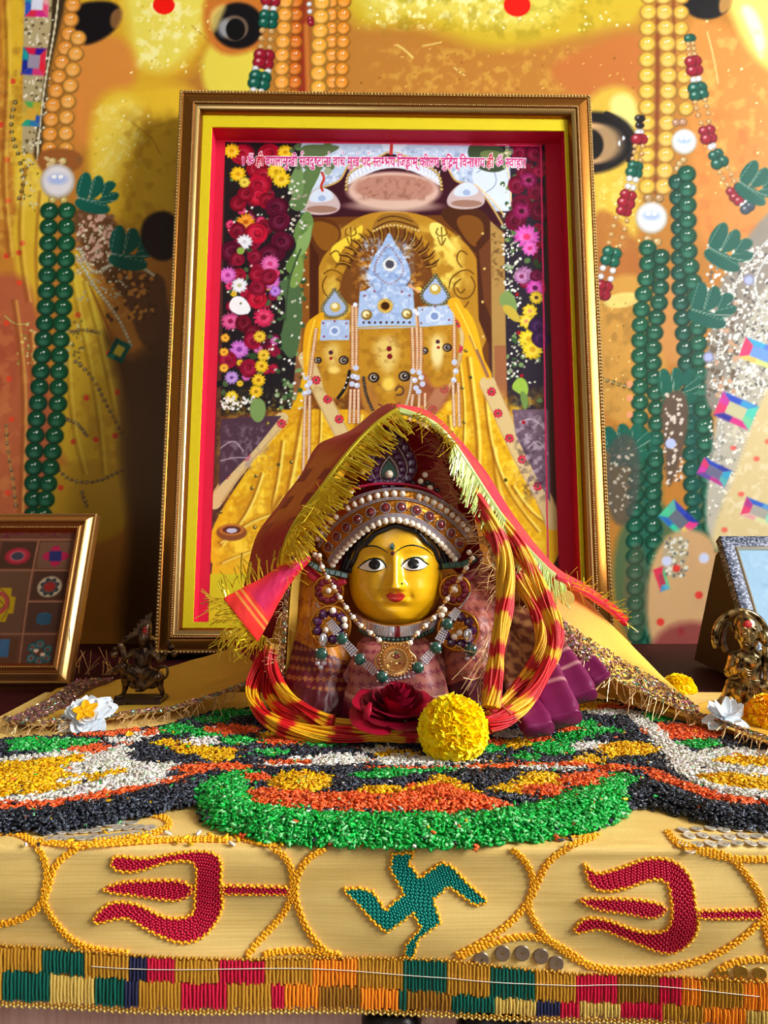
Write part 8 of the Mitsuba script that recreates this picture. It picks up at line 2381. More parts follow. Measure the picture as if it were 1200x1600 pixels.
def col_centre(u, v):
    c = blend('a8645a', '6e1034', buti(u, v, 15, 9) * 0.85)
    t = smooth01(np.abs(v - 0.52), 0.05, 0.02) * 0.7
    c = c + (hexc('5e0a2c') - c) * smooth01(v, 0.74, 0.8)[..., None]
    return c + (hexc('d8a898') - c) * (np.abs(v - 0.72) < 0.02)[..., None] * 0.8


wrap(-52, 50, [(0.090, 0.034), (0.082, 0.052), (0.068, 0.064), (0.048, 0.075), (0.026, 0.082), (0.002, 0.090)], 2.0, 0.020, col_centre, 'bodice', 'salmon and maroon brocade front', seed=4)
p, u, v = sheet([[(548, 905, .812), (536, 960, .80), (544, 1010, .785), (548, 1060, .772), (552, 1125, .755)], [(512, 880, .80), (500, 940, .775), (497, 1000, .768), (496, 1060, .752), (494, 1132, .728)], [(470, 870, .80), (462, 940, .787), (456, 1000, .778), (447, 1060, .765), (440, 1128, .752)]], 130, 110, 0.0035, 7, 21)
band_ = u - 0.10 * (0.5 - v)
c = blend('c27a14', '8a3a10', buti(v, u, 5, 9) * 0.6)
c = np.where((band_ > 0.56)[..., None], blend('5a0a1c', 'b87a30', buti(v, u, 11, 17) * 0.8), c)
c = np.where((band_ > 0.80)[..., None], hexc('4a0616'), c)
cloth_obj('left_wrap', p, c, sari, 0.0008, 'orange gold brocade side with a maroon border', 'm_sari')
p, u, v = sheet([[(684, 930, .80), (690, 990, .79), (688, 1060, .775), (690, 1130, .76)], [(716, 895, .795), (733, 960, .768), (742, 1030, .752), (746, 1122, .735)], [(768, 890, .805), (788, 960, .79), (797, 1040, .78), (802, 1122, .768)]], 120, 100, 0.0045, 6, 23)
c = blend('9a5040', '5a1a24', buti(v, u, 8, 12) * 0.7)
cloth_obj('right_wrap', p, np.where((u > 0.75)[..., None], hexc('4a0a1c'), c), sari, 0.0008, 'dull salmon brocade side', 'm_sari')
p, u, v = sheet([[(440, 850, .90), (560, 790, .905), (690, 790, .905), (810, 860, .90)], [(430, 990, .89), (560, 960, .90), (690, 960, .90), (850, 1000, .89)], [(425, 1115, .87), (560, 1112, .875), (690, 1112, .875), (850, 1105, .87)]], 50, 40, 0.003, 9, 25)
cloth_obj('back_fall', p, hexc('b06c1c'), sari, 0.0008, 'orange gold back of the wrap', 'm_sari')
# folded pleats of the sari end fanning out on the right
for pts, w, dark in (([(790, 985, .80), (800, 1030, .775), (812, 1075, .745), (828, 1112, .715), (843, 1142, .692)], 25, 0), ([(800, 950, .82), (828, 1000, .79), (848, 1050, .758), (866, 1095, .725), (880, 1128, .704)], 31, 1), ([(820, 950, .835), (850, 995, .81), (876, 1035, .785), (897, 1070, .765), (908, 1092, .752)], 29, 2), ([(850, 960, .845), (890, 1005, .825), (920, 1040, .805), (940, 1062, .79)], 20, 3)):
    c = even(spline(ats(pts), 120), n=40)
    t, a, b = frames(c, (0, -1, 0.3))
    s = np.linspace(0, 1, 40)
    wid = w / FOC * 0.74 * (0.75 + 0.3 * s) * np.where(s > 0.93, 0.9, 1)
    g = np.linspace(0, 2 * np.pi, 28, endpoint=False)
    prof = np.stack([np.cos(g), np.sin(g) * 0.62 + 0.12 * np.sin(3 * g)], 1)
    v = (c[:, None] + wid[:, None, None] * (prof[None, :, :1] * b[:, None] + prof[None, :, 1:] * a[:, None])).reshape(-1, 3)
    i, j = np.meshgrid(np.arange(39), np.arange(28), indexing='ij')
    f = np.stack([i * 28 + j, i * 28 + (j + 1) % 28, (i + 1) * 28 + (j + 1) % 28, (i + 1) * 28 + j], -1).reshape(-1, 4)
    f = np.vstack([f[:, [0, 1, 2]], f[:, [0, 2, 3]]])
    S, G = np.meshgrid(s, g, indexing='ij')
    col = blend('6a3426', 'a87848', brocade(G / 6, S, 5, 9, dark) * (S < 0.55))
    col = col + (hexc('700c48') - col) * smooth01(S, 0.52, 0.58)[..., None]
    col = col + (hexc('d8b0a0') - col) * ((np.abs(S - 0.56) < 0.02) | (np.abs(S - 0.72) < 0.012) & (np.sin(G * 14) > -0.3))[..., None] * 0.7
    v = np.vstack([v, c[-1:] + t[-1] * 0.002])
    j = np.arange(28)
    f = np.vstack([f, np.stack([39 * 28 + j, 39 * 28 + (j + 1) % 28, j * 0 + 40 * 28], 1)])
    obj('pleat', (v, f[:, ::-1]), 'm_sari', sari, True, lin(np.vstack([col.reshape(-1, 3), hexc('5a0a38')[None]])), label='purple pleat with a gold line')

# ---- the crimson veil over the crown
veil = thing('crimson_veil', 'sheer crimson veil with gold tinsel fringe hooded over the crown', 'veil')
LF = [(622, 641, .742), (600, 655, .738), (575, 676, .736), (548, 705, .736), (524, 735, .738), (500, 768, .742), (475, 800, .748), (455, 832, .756), (444, 862, .764), (440, 890, .770)]
LB = [(606, 632, .83), (578, 648, .84), (540, 676, .85), (500, 692, .86), (480, 716, .865), (462, 752, .87), (432, 790, .875), (405, 830, .88), (388, 880, .885), (372, 960, .885)]
mid = [((a[0] * .45 + b[0] * .55) - 3, (a[1] * .45 + b[1] * .55) - 4, (a[2] + b[2]) / 2) for a, b in zip(LF, LB)]
p, u, v = sheet([LF, mid, LB], 110, 40, 0.0018, 26, 2)
chk = ((np.sin(u * 46) > 0.1) & (np.sin(v * 11 + 0.6) > 0.2)) * smooth01(np.abs(u - 0.55), 0.22, 0.12)
col = blend('a80c22', 'cc7a22', smooth01(np.abs(u - 0.5), 0.3, 0.12) * smooth01(np.abs(v - 0.45), 0.42, 0.25) * 0.85)
col = col + (hexc('7a0618') - col) * (chk * 0.8)[..., None]
cloth_obj('left_fall', p, col, veil, label='crimson and orange checked fall')
RF = [(622, 641, .742), (650, 650, .742), (678, 664, .744), (704, 690, .746), (724, 718, .75), (746, 752, .758), (772, 792, .768), (800, 832, .78), (832, 868, .80), (866, 900, .83), (905, 922, .87), (948, 950, .91), (976, 974, .94)]
RB = [(606, 632, .83), (640, 636, .83), (675, 650, .835), (714, 684, .84), (742, 718, .845), (768, 752, .85), (792, 790, .855), (812, 822, .86), (838, 858, .865), (872, 892, .875), (910, 914, .89), (955, 945, .915), (980, 971, .942)]
p, u, v = sheet([RF, [((a[0] + b[0]) / 2 + 4, (a[1] + b[1]) / 2 - 5, (a[2] + b[2]) / 2) for a, b in zip(RF, RB)], RB], 110, 24, 0.0012, 30, 5)
cloth_obj('right_fall', p, blend('d81838', 'e8402c', brocade(u, v, 6, 2, 4) * .6), veil, label='bright crimson fall')
lining = sheet([[(560, 720, .83), (590, 672, .838), (622, 655, .84), (670, 672, .84), (705, 715, .836), (735, 770, .83)], [(545, 780, .835), (590, 740, .85), (625, 730, .855), (665, 745, .85), (700, 780, .845), (745, 830, .835)], [(500, 900, .85), (560, 870, .87), (620, 860, .88), (680, 870, .87), (720, 900, .86), (760, 930, .85)]], 60, 40, 0.002, 12, 8)
cloth_obj('lining', lining[0], hexc('a80c22'), veil, label='crimson inner side of the hood')
hp = ats(LF)
dv = np.array([[0.5, -0.5, -0.9], [0.75, -0.4, -0.6], [0.9, -0.4, -0.55], [0.9, -0.4, -0.4], [0.9, -0.3, -0.5], [0.8, -0.3, -0.7], [0.6, -0.2, -0.9]])
c = spline(hp, 100)
obj('trim_band', tube(c + [0, -0.002, 0], 0.0034, 8, squash=0.5, up=(0, -1, 0)), 'm_tinsel', veil, True, label='gold tinsel band')
tag(obj('fringe', strands(c[:84] + [0, -.003, 0], dv, 215, 0.030, 0.0008, 21, 0.11, 0.06), 'm_tinsel', veil, False, label='gold tinsel fringe'), kind='stuff')
tag(obj('fringe', strands(c[50:] + [0.002, -.003, -.004], dv[::-1], 190, 0.014, 0.0004, 22, 0.7, 0.5), 'm_tinsel', veil, False), kind='stuff')
hp = ats(RF)
c = spline(hp, 120)
obj('trim_band', tube(c + [0, -0.002, 0], 0.0034, 8, squash=0.5, up=(0, -1, 0)), 'm_tinsel_green', veil, True, label='gold tinsel band')
dr_ = np.array([[-0.1, -0.5, -0.8], [-0.35, -0.4, -0.8], [-0.4, -0.4, -0.8], [-0.35, -0.3, -0.9], [-0.3, -0.3, -0.9], [-0.2, -0.2, -1], [0.2, -0.2, -1]])
tag(obj('fringe', strands(c[22:86] + [0, -.003, 0], dr_, 260, 0.030, 0.00075, 23, 0.08, 0.05), 'm_tinsel_green', veil, False, label='pale gold tinsel fringe'), kind='stuff')
tag(obj('fringe', strands(c[4:26] + [0, -.003, 0], [[0.2, -.4, -.6], [-.2, -.4, -.7]], 90, 0.014, 0.00042, 24, 0.8, 0.5), 'm_tinsel', veil, False), kind='stuff')
tag(obj('fringe', strands(c[84:] + [0, -.002, 0], [[0.3, -.2, 0.3], [0.8, -.1, 0.5], [0.9, -.1, 0.1]], 90, 0.016, 0.0004, 25, 0.5, 0.5), 'm_tinsel', veil, False), kind='stuff')
c2 = spline(hp[9:], 40)
obj('rolled_edge', tube(c2 + [0, -.003, 0], 0.0042, 9, squash=0.8), 'm_red_thread', veil, True)
# the loose corner on the left
F1 = [(482, 868, .775), (462, 876, .77), (436, 886, .765), (412, 902, .76), (384, 916, .757), (350, 936, .755)]
F2 = [(486, 874, .775), (470, 890, .77), (452, 912, .765), (436, 942, .76), (420, 970, .757), (402, 1002, .755)]
p, u, v = sheet([F1, [((a[0] + b[0]) / 2, (a[1] + b[1]) / 2, a[2] - 0.008) for a, b in zip(F1, F2)], F2], 50, 20, 0.0012, 10, 3)
cloth_obj('loose_corner', p, np.where(((np.abs(u - .80) < .014) | (np.abs(u - .86) < .014))[..., None], hexc('f0a040'), blend('f0322c', 'c8185c', v * (1 - v) * 3.6 * (u < .75))), veil, label='bright red corner with tinsel ends')
tag(obj('fringe', strands(np.array([p[0, -1], p[10, -1], p[-1, -1]]), [[-1, -.2, 0.1], [-1, -.2, -.3], [-.8, -.2, -.6]], 60, 0.026, 0.00055, 31, 0.22), 'm_tinsel', veil, False), kind='stuff')
tag(obj('fringe', strands(spline(ats(F1[2:]), 30), [[0.1, -.2, 1], [-.25, -.2, 1], [-.4, -.1, 0.9]], 26, 0.024, 0.00075, 32, 0.14), 'm_tinsel', veil, False), kind='stuff')
p, u, v = sheet([[(440, 890, .79), (410, 935, .79), (392, 972, .79), (372, 1000, .79), (352, 1000, .79)], [(452, 930, .80), (436, 965, .80), (424, 1000, .80), (420, 1030, .80), (416, 1050, .80)]], 40, 20, 0.002, 12, 12)
cloth_obj('left_tail', p, blend('8a0c20', 'a01424', u), veil, label='dark crimson tail')
tag(obj('fringe', strands(ats([(345, 985, .785), (375, 985, .785), (405, 990, .785), (428, 1000, .785)]), [[0, -.1, -1]], 80, 0.022, 0.0005, 33, 0.15), 'm_tinsel', veil, False), kind='stuff')

# ---- the yellow veil: inner hem beside the head, then spread over the table on both sides
yv = thing('yellow_veil', 'thin yellow veil with sequin borders spread round the idol and over the table', 'veil')
IL = [(522, 782, .80), (505, 806, .79), (482, 842, .782), (462, 882, .778), (453, 930, .775), (449, 1000, .772), (446, 1062, .770)]
IR = [(530, 790, .806), (514, 812, .797), (492, 848, .79), (474, 884, .786), (466, 930, .783), (461, 1000, .780), (452, 1065, .776)]
p, u, v = sheet([IL, IR], 60, 8, 0.0005, 14, 4)
cloth_obj('inner_hem', p, hexc('b8902c'), yv, 0.001, 'yellow turned hem')
m, c = flakes(spline(ats(IL), 100) + [-.001, -.002, 0], spline(ats([(q[0] - 9, q[1], q[2]) for q in IL]), 100), 900, 0.0016, 41, TRIM)
tag(obj('sequin_trim', m, 'm_flake', yv, False, c, label='narrow gold sequin trim'), kind='stuff')
tag(obj('needle_fringe', strands(spline(ats(IL[3:]), 60) + [-.006, -.003, 0], [[-1, -.3, 0.1], [-1, -.3, -.2], [-.6, -.3, .4]], 55, 0.015, 0.0004, 42, 0.5, 0.3), 'm_straw', yv, False), kind='stuff')
L1 = [(560, 700, .83), (540, 740, .83), (505, 800, .82), (475, 850, .80), (462, 900, .79), (455, 980, .785), (450, 1060, .78)]
L2 = [(575, 740, .855), (556, 780, .86), (528, 850, .86), (520, 900, .86), (528, 960, .85), (535, 1020, .84), (525, 1080, .83)]
p, u, v = sheet([L1, L2], 70, 24, 0.0016, 12, 6)
cloth_obj('left_side', p, blend('b8741a', 'b0661a', v), yv, label='orange gold inner side')
R0 = [(670, 668, .80), (700, 712, .79), (716, 760, .782), (735, 800, .778), (756, 838, .776), (768, 880, .776), (778, 925, .78)]
m, c = flakes(spline(ats(R0), 100), spline(ats([(q[0] + 12, q[1] + 3, q[2] + .004) for q in R0]), 100), 900, 0.0016, 43, TRIM)
tag(obj('sequin_trim', m, 'm_flake', yv, False, c), kind='stuff')
tag(obj('needle_fringe', strands(spline(ats(R0), 80) + [0, -.003, 0], [[-.7, -.4, 0.2], [-1, -.4, 0], [-1, -.4, -.1], [-1, -.3, -.25], [-.9, -.3, -.5]], 120, 0.024, 0.00042, 44, 0.35, 0.3), 'm_straw', yv, False), kind='stuff')
p, u, v = sheet([R0, [(q[0] + 16, q[1] + 4, q[2] + .006) for q in R0]], 50, 6)
cloth_obj('inner_hem', p, hexc('a87024'), yv, 0.001)
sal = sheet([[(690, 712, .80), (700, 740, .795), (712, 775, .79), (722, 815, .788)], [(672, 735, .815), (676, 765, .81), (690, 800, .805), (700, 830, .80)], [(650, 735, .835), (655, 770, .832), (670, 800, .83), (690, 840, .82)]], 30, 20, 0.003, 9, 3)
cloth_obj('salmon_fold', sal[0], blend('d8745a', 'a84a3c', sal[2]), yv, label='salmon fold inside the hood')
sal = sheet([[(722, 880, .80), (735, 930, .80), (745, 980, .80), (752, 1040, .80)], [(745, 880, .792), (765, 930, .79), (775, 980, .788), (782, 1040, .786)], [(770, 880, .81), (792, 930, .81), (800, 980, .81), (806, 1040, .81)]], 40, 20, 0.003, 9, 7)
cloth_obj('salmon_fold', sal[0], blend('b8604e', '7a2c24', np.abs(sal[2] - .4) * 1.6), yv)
# right fall to the table
A1 = [(770, 800, .81), (812, 842, .83), (856, 880, .86), (910, 930, .90), (962, 982, .93), (1014, 1034, .915), (1060, 1078, .865), (1098, 1108, .805)]
A2 = [(775, 850, .80), (815, 900, .815), (850, 945, .83), (890, 985, .845), (935, 1020, .855), (985, 1052, .85), (1040, 1085, .825), (1094, 1112, .795)]
A3 = [(785, 895, .795), (822, 940, .805), (850, 975, .81), (888, 1010, .815), (930, 1042, .815), (980, 1072, .805), (1040, 1098, .79), (1090, 1120, .775)]
p, u, v = sheet([A1, A2, A3], 80, 30, 0.0016, 5, 14)
cloth_obj('right_fall', p, blend('e8803c', 'e8c04c', smooth01(u, 0.25, 0.75)), yv, label='orange to yellow fall on the right')
obj('round_spangle', (lambda q: (q[0][:, [0, 2, 1]] * [1, 1, 1] + at(886, 935, .832), q[1][:, ::-1]))(lathe([(0, -.0004), (0.0082, -.0002), (0.0086, 0.0004), (0, 0.0004)], 24)), 'm_gold_light', yv, 30, label='round gold spangle')
T1 = [(858, 952, .80), (900, 985, .808), (945, 1015, .812), (990, 1042, .808), (1040, 1072, .80), (1095, 1108, .783)]
T2 = [(846, 975, .795), (888, 1012, .80), (930, 1044, .803), (980, 1074, .795), (1035, 1098, .785), (1086, 1122, .769)]
m, c = flakes(spline(ats(T1), 100), spline(ats(T2), 100), 2600, 0.0019, 45, TRIM, 0.0016)
tag(obj('sequin_trim', m, 'm_flake', yv, False, c, label='broad many-coloured sequin trim'), kind='stuff')
tag(obj('needle_fringe', strands(spline(ats(T2), 80) + [0, -.003, 0], [[-.7, -.5, -.5], [-.5, -.5, -.7], [-.3, -.5, -.8], [-.3, -.5, -.8]], 70, 0.022, 0.0005, 46, 0.35, 0.2), 'm_straw', yv, False), kind='stuff')
tag(obj('needle_fringe', strands(ats([(790, 900, .79), (812, 930, .795), (832, 960, .80)]), [[-.2, -.5, -.7], [0.4, -.5, -.4]], 22, 0.02, 0.0005, 47, 0.4, 0.2), 'm_straw', yv, False), kind='stuff')
B1 = [(905, 1040, .87), (950, 1056, .885), (1000, 1072, .86), (1060, 1092, .83), (1100, 1108, .80)]
B2 = [(900, 1072, .85), (950, 1086, .83), (1005, 1100, .80), (1060, 1118, .775), (1110, 1140, .745)]
p, u, v = sheet([B1, B2], 50, 16, 0.0022, 9, 16)
cloth_obj('under_fold', p, blend('d0a020', 'b88414', v), yv, label='yellow under fold')
# tail along the table to the right edge
C1 = [(1088, 1100, .80), (1130, 1092, .835), (1180, 1082, .865), (1240, 1078, .88)]
C2 = [(1084, 1122, .766), (1120, 1132, .738), (1170, 1152, .70), (1230, 1176, .66)]
p, u, v = sheet([C1, C2], 40, 16, 0.001, 6, 18)
p[..., 2] = np.maximum(p[..., 2], TABLE + 0.0045 + 0.008 * v)
cloth_obj('right_tail', p, blend('d8ac38', 'c89a30', v), yv)
e = spline(ats(C2), 60)
e[:, 2] = np.maximum(e[:, 2], TABLE + 0.015)
m, c = flakes(e, e + [0.002, 0.008, 0.001], 700, 0.0018, 48, TRIM, 0.0012)
tag(obj('sequin_trim', m, 'm_flake', yv, False, c), kind='stuff')
tag(obj('needle_fringe', strands(e, [[-.2, -.8, -.3], [-.4, -.8, -.4]], 36, 0.02, 0.00055, 49, 0.35, 0.3), 'm_straw', yv, False), kind='stuff')
# left part on the table
D1 = [(452, 930, .86), (420, 985, .92), (370, 1012, .97), (310, 1030, .985), (250, 1046, .98), (190, 1062, .96), (130, 1078, .94), (90, 1092, .925)]
D2 = [(448, 985, .82), (410, 1030, .855), (350, 1058, .885), (290, 1075, .89), (240, 1084, .885), (180, 1096, .87), (120, 1108, .86), (60, 1120, .845)]
D3 = [(440, 1050, .79), (395, 1066, .795), (340, 1086, .80), (290, 1102, .80), (230, 1120, .79), (170, 1134, .77), (110, 1144, .755), (40, 1150, .75)]
p, u, v = sheet([D1, D2, D3], 100, 40, 0.0016, 4, 20)
p[..., 2] = np.maximum(p[..., 2], TABLE + 0.0042 + 0.004 * v * (v > 0.7))
cloth_obj('left_spread', p, blend('a87c14', 'd0a83c', smooth01(u, 0.15, 0.7)), yv, label='mustard yellow spread under the small bronze figure')
E_ = [(440, 1052, .786), (395, 1068, .79), (340, 1088, .795), (290, 1104, .795), (230, 1121, .785), (170, 1136, .765), (110, 1147, .75), (30, 1154, .745), (0, 1140, .76)]
e = spline(ats(E_), 100)
e[:, 2] = np.maximum(e[:, 2], TABLE + 0.011)
m, c = flakes(e, e + [0.0, 0.014, 0.001], 1900, 0.0019, 50, TRIM, 0.0014)
tag(obj('sequin_trim', m, 'm_flake', yv, False, c), kind='stuff')
tag(obj('needle_fringe', strands(e, [[-.3, -.9, -.2], [-.1, -.9, -.3], [0.1, -.9, -.3]], 130, 0.018, 0.00045, 51, 0.45, 0.3), 'm_straw', yv, False), kind='stuff')
W1 = [(120, 1062, .945), (110, 1080, .93), (100, 1100, .90), (80, 1120, .86), (40, 1138, .80), (10, 1148, .765)]
W2 = [(180, 1064, .955), (150, 1088, .925), (130, 1108, .89), (110, 1128, .84), (80, 1142, .79), (50, 1152, .76)]
m, c = flakes(np.maximum(spline(ats(W1), 100), [-9, -9, TABLE + 0.009]), np.maximum(spline(ats(W2), 100), [-9, -9, TABLE + 0.009]), 2400, 0.0022, 52, ['8a5a60', 'a87a70', 'c8a090', '7a4a50', 'c0a068', '6a8a70', '9a5a80'], 0.0012)
tag(obj('sequin_trim', m, 'm_flake', yv, False, c, label='pinkish sequin corner'), kind='stuff')
p, u, v = sheet([W1, W2], 30, 10)
p[..., 2] = np.maximum(p[..., 2], TABLE + 0.006)
cloth_obj('left_corner', p, hexc('7a4a40'), yv)
tag(obj('needle_fringe', strands(ats([(108, 1050, .95), (150, 1056, .955), (200, 1052, .96)]), [[0, -.1, 1], [.3, -.1, 1]], 22, 0.026, 0.0005, 53, 0.3, 0.3), 'm_straw', yv, False), kind='stuff')

# ---- the skein of red and yellow thread
garland = thing('thread_garland', 'thick skein of red and yellow sacred thread looped round the idol', 'thread')
vmat('m_thread', 0.5, sheen=0.7)


def skein(pts, R, n, seed, period=0.052, name='strand', phase=0.0):
    """A bundle of n twisted threads, dyed red and yellow in turn along the length."""
    rr = np.random.default_rng(seed)
    c = even(spline(ats(pts), 200), 0.0035)
    t, a, b = frames(c)
    s = np.r_[0, np.cumsum(np.linalg.norm(np.diff(c, axis=0), axis=1))]
    parts, cols = [], []
    for k in range(int(n * 1.6)):
        ph, rad = rr.uniform(0, 6.28), R * math.sqrt(rr.uniform(0.08, 1))
        w = ph + s * rr.uniform(3, 13) + 0.5 * np.sin(s * 50 + ph)
        rk = rad * (1 + 0.18 * np.sin(s * 45 + 2 * ph))
        p = c + rk[:, None] * (np.cos(w)[:, None] * a + 0.8 * np.sin(w)[:, None] * b)
        m = tube(p, R * 0.17 * rr.uniform(0.75, 1.25), 5)
        d = (s / period + phase + rr.uniform(-0.07, 0.07) + 0.25 * np.sin(s * 41 + seed) + 0.14 * np.sin(s * 97 + seed) + 0.08 * np.sin(s * 160 + ph)) % 1
        y = smooth01(np.abs(d - 0.5), 0.18, 0.28)
        col = blend('f0b416', 'cc0e1a', y) * rr.uniform(0.85, 1.1)
        col = np.repeat(col, 5, 0)
        cols.append(np.vstack([col, col[:1], col[-1:]]))
        parts.append(m)
    return obj(name, join(parts), 'm_thread', garland, True, np.clip(lin(np.clip(np.vstack(cols), 0, 1)), 0, 1))


skein([(716, 735, .775), (740, 775, .762), (768, 825, .752), (786, 868, .745), (792, 910, .738), (788, 960, .73), (778, 1010, .722), (770, 1060, .712), (764, 1105, .70)], 0.0088, 26, 61, 0.048)
skein([(735, 760, .785), (775, 810, .778), (812, 862, .77), (842, 915, .762), (864, 965, .752), (868, 1005, .742), (850, 1050, .73), (826, 1090, .714), (790, 1122, .696), (762, 1134, .69)], 0.0078, 24, 62, 0.05, phase=0.3)
skein([(800, 880, .79), (822, 920, .785), (842, 960, .78), (850, 1000, .768), (838, 1040, .752), (812, 1075, .735), (785, 1105, .715), (764, 1122, .705)], 0.0075, 22, 63, 0.046, phase=0.6)
skein([(425, 1008, .776), (424, 1035, .768), (432, 1062, .755), (450, 1090, .74), (475, 1112, .725), (500, 1126, .716), (520, 1132, .712)], 0.0085, 26, 64, 0.045, phase=0.15)
skein([(412, 1020, .785), (402, 1050, .775), (396, 1080, .757), (404, 1108, .735), (428, 1130, .716), (470, 1143, .705), (530, 1148, .70), (590, 1148, .70), (650, 1150, .698), (700, 1148, .70)], 0.0080, 24, 65, 0.05, phase=0.5)
skein([(418, 1050, .78), (420, 1080, .765), (432, 1104, .745), (455, 1122, .73), (500, 1134, .722), (560, 1138, .72), (610, 1138, .72), (660, 1136, .722), (720, 1136, .715), (770, 1128, .71)], 0.0078, 22, 66, 0.052, phase=0.8)
tag(obj('loose_ends', strands(ats([(768, 975, .725), (760, 1020, .72), (752, 1060, .715), (750, 1100, .705)]), [[-.5, -.2, -.6], [-.5, -.2, -.9]], 26, 0.03, 0.00035, 67, 0.35, 0.6), 'm_straw', garland, False, label='frayed loose threads'), kind='stuff')

# ------------------------------------------------------------------ flowers laid before the idol
def petal_mat(name, c, rough=0.5):
    scene[name] = {'type': 'twosided', 'bsdf': {'type': 'principled', 'base_color': rgb(c), 'roughness': rough, 'sheen': 0.5, 'specular': 0.35}}
    return name


petal_mat('m_rose', '74021f', 0.42); petal_mat('m_rose_light', 'a8052e', 0.42); petal_mat('m_marigold', 'fbee00', 0.55); petal_mat('m_marigold_deep', 'ffde00', 0.55); petal_mat('m_white_petal', 'dfe8f0', 0.5); petal_mat('m_star', 'f8b40c', 0.5); petal_mat('m_sepal', '6a9a72', 0.5); petal_mat('m_orange_petal', 'f09a10', 0.55)
rose = thing('rose', 'dark crimson rose lying against the thread before the idol', 'rose')
RC, RZ = at(621, 1106, 0.708), np.array([0.08, -0.22, 0.95])
RZ /= np.linalg.norm(RZ)
RM = pose(RC - RZ * 0.020, x=(1, 0, 0), z=RZ)
rr = np.random.default_rng(5)
for k in range(34):
    f = k / 33
    rad = 0.0035 + 0.0265 * f ** 0.9                     # distance of the petal from the axis
    hgt = 0.046 - 0.012 * f
    half = 1.35 - 0.55 * f                               # half width as an angle
    lean = 0.05 + 0.62 * f ** 1.7
    ang = k * 2.399
    u, v = np.meshgrid(np.linspace(-1, 1, 13), np.linspace(0, 1, 9), indexing='ij')
    a = ang + u * half * (0.65 + 0.35 * v)
    edge = v * (1 - 0.12 * np.abs(u) ** 3)
    rr_ = rad * (0.35 + 0.65 * np.sin(np.clip(edge, 0, 1) * 1.5) ** 0.8) + lean * 0.018 * edge ** 2 + 0.006 * f * np.clip(edge - 0.75, 0, 1) * 4 + 0.0008 * np.sin(u * 7 + k) * v
    z = hgt * edge - 0.014 * f * edge ** 3 * (1 + 0.3 * np.sin(k)) - 0.003 * f * np.clip(edge - 0.8, 0, 1) * 5
    p = np.stack([rr_ * np.cos(a), rr_ * np.sin(a), z], -1).reshape(-1, 3)
    obj('petal', (p @ RM[:3, :3].T + RM[:3, 3], gridfaces(13, 9)), 'm_rose_light' if k % 3 == 0 else 'm_rose', rose, True)
for px, py, dx, dy in ((578, 1112, -8, 20), (590, 1128, 14, 16)):
    c = spline(ats([(px, py - 14, .69), (px + dx * .5, py, .684), (px + dx, py + dy, .688)]), 12)
    obj('fallen_petal', tube(c, 0.0038 * np.sin(np.linspace(0.5, 2.7, 12)), 8, squash=0.4), 'm_rose_light', rose, True)
c = spline(ats([(632, 1124, .692), (642, 1135, .688), (652, 1131, .684)]), 12)
obj('sepal', tube(c, 0.0028 * np.sin(np.linspace(0.5, 2.9, 12)), 8, squash=0.5), 'm_sepal', rose, True, label='pale green sepal')


def marigold(name, label, c, R, n, mats, up, seed, cat='marigold'):
    t = thing(name, label, cat)
    rr = np.random.default_rng(seed)
    s = ball(R * 0.86, 3)
    obj('core', (np.array(s.vertices) + c, np.array(s.faces)), mats[1], t, True)
    kinds = []
    for q in range(5):
        u, v = np.meshgrid(np.linspace(-1, 1, 7), np.linspace(0, 1, 4), indexing='ij')
        w = 0.215 * (0.45 + 0.75 * v) * R * rr.uniform(0.85, 1.1)
        x = u * w
        y = (0.09 * np.sin(u * rr.uniform(4, 6) + q) * v + 0.13 * v ** 2 * (1 - u ** 2) - 0.04) * R
        z = (0.24 * v * (1 - 0.16 * np.abs(u)) + 0.035 * np.sin(u * 9 + q) * v) * R
        kinds.append([mikit.ply((np.stack([x, y, z], -1).reshape(-1, 3), gridfaces(7, 4)), b, smooth=True) for b in mats])
    for i in range(n):
        z = 1 - 2 * (i + 0.5) / n
        a = i * 2.39996
        d = np.array([math.sqrt(1 - z * z) * math.cos(a), math.sqrt(1 - z * z) * math.sin(a), z])
        o = d + rr.normal(0, 0.22, 3)
        put('petal', kinds[rr.integers(5)][0 if rr.random() < 0.75 else 1], pose(c + d * R * 0.80, x=np.cross(d, up) + rr.normal(0, 0.5, 3), z=o), t)
    extra = []
    for i in range(int(n * 1.1)):
        d = rr.normal(0, 1, 3)
        d /= np.linalg.norm(d)
        u, v = np.meshgrid(np.linspace(-1, 1, 5), np.linspace(0, 1, 3), indexing='ij')
        q = np.stack([u * 0.2 * (0.45 + 0.75 * v) * R, (0.1 * np.sin(u * 5 + i) * v + 0.1 * v ** 2) * R, 0.22 * v * (1 - 0.15 * np.abs(u)) * R], -1).reshape(-1, 3)
        m = pose(c + d * R * 0.79, x=rr.normal(0, 1, 3), z=d + rr.normal(0, 0.2, 3))
        extra.append((q @ m[:3, :3].T + m[:3, 3], gridfaces(5, 3)))
    tag(obj('inner_petals', join(extra), mats[1], t, True), kind='stuff')
    return t


marigold('marigold', 'round yellow marigold standing on the rice before the rose', at(708, 1141, 0.668), 0.0305, 290, ('m_marigold', 'm_marigold_deep'), (0, 0, 1.0), 3)
marigold('marigold', 'orange marigold at the right edge before the kneeling brass figure', at(1203, 1122, 0.745), 0.0235, 200, ('m_orange_petal', 'm_marigold_deep'), (0, 0, 1.0), 4)
marigold('marigold', 'yellow marigold half hidden behind the yellow veil on the right', at(1060, 1080, 0.925), 0.0215, 150, ('m_marigold', 'm_marigold_deep'), (0, 0, 1.0), 6)


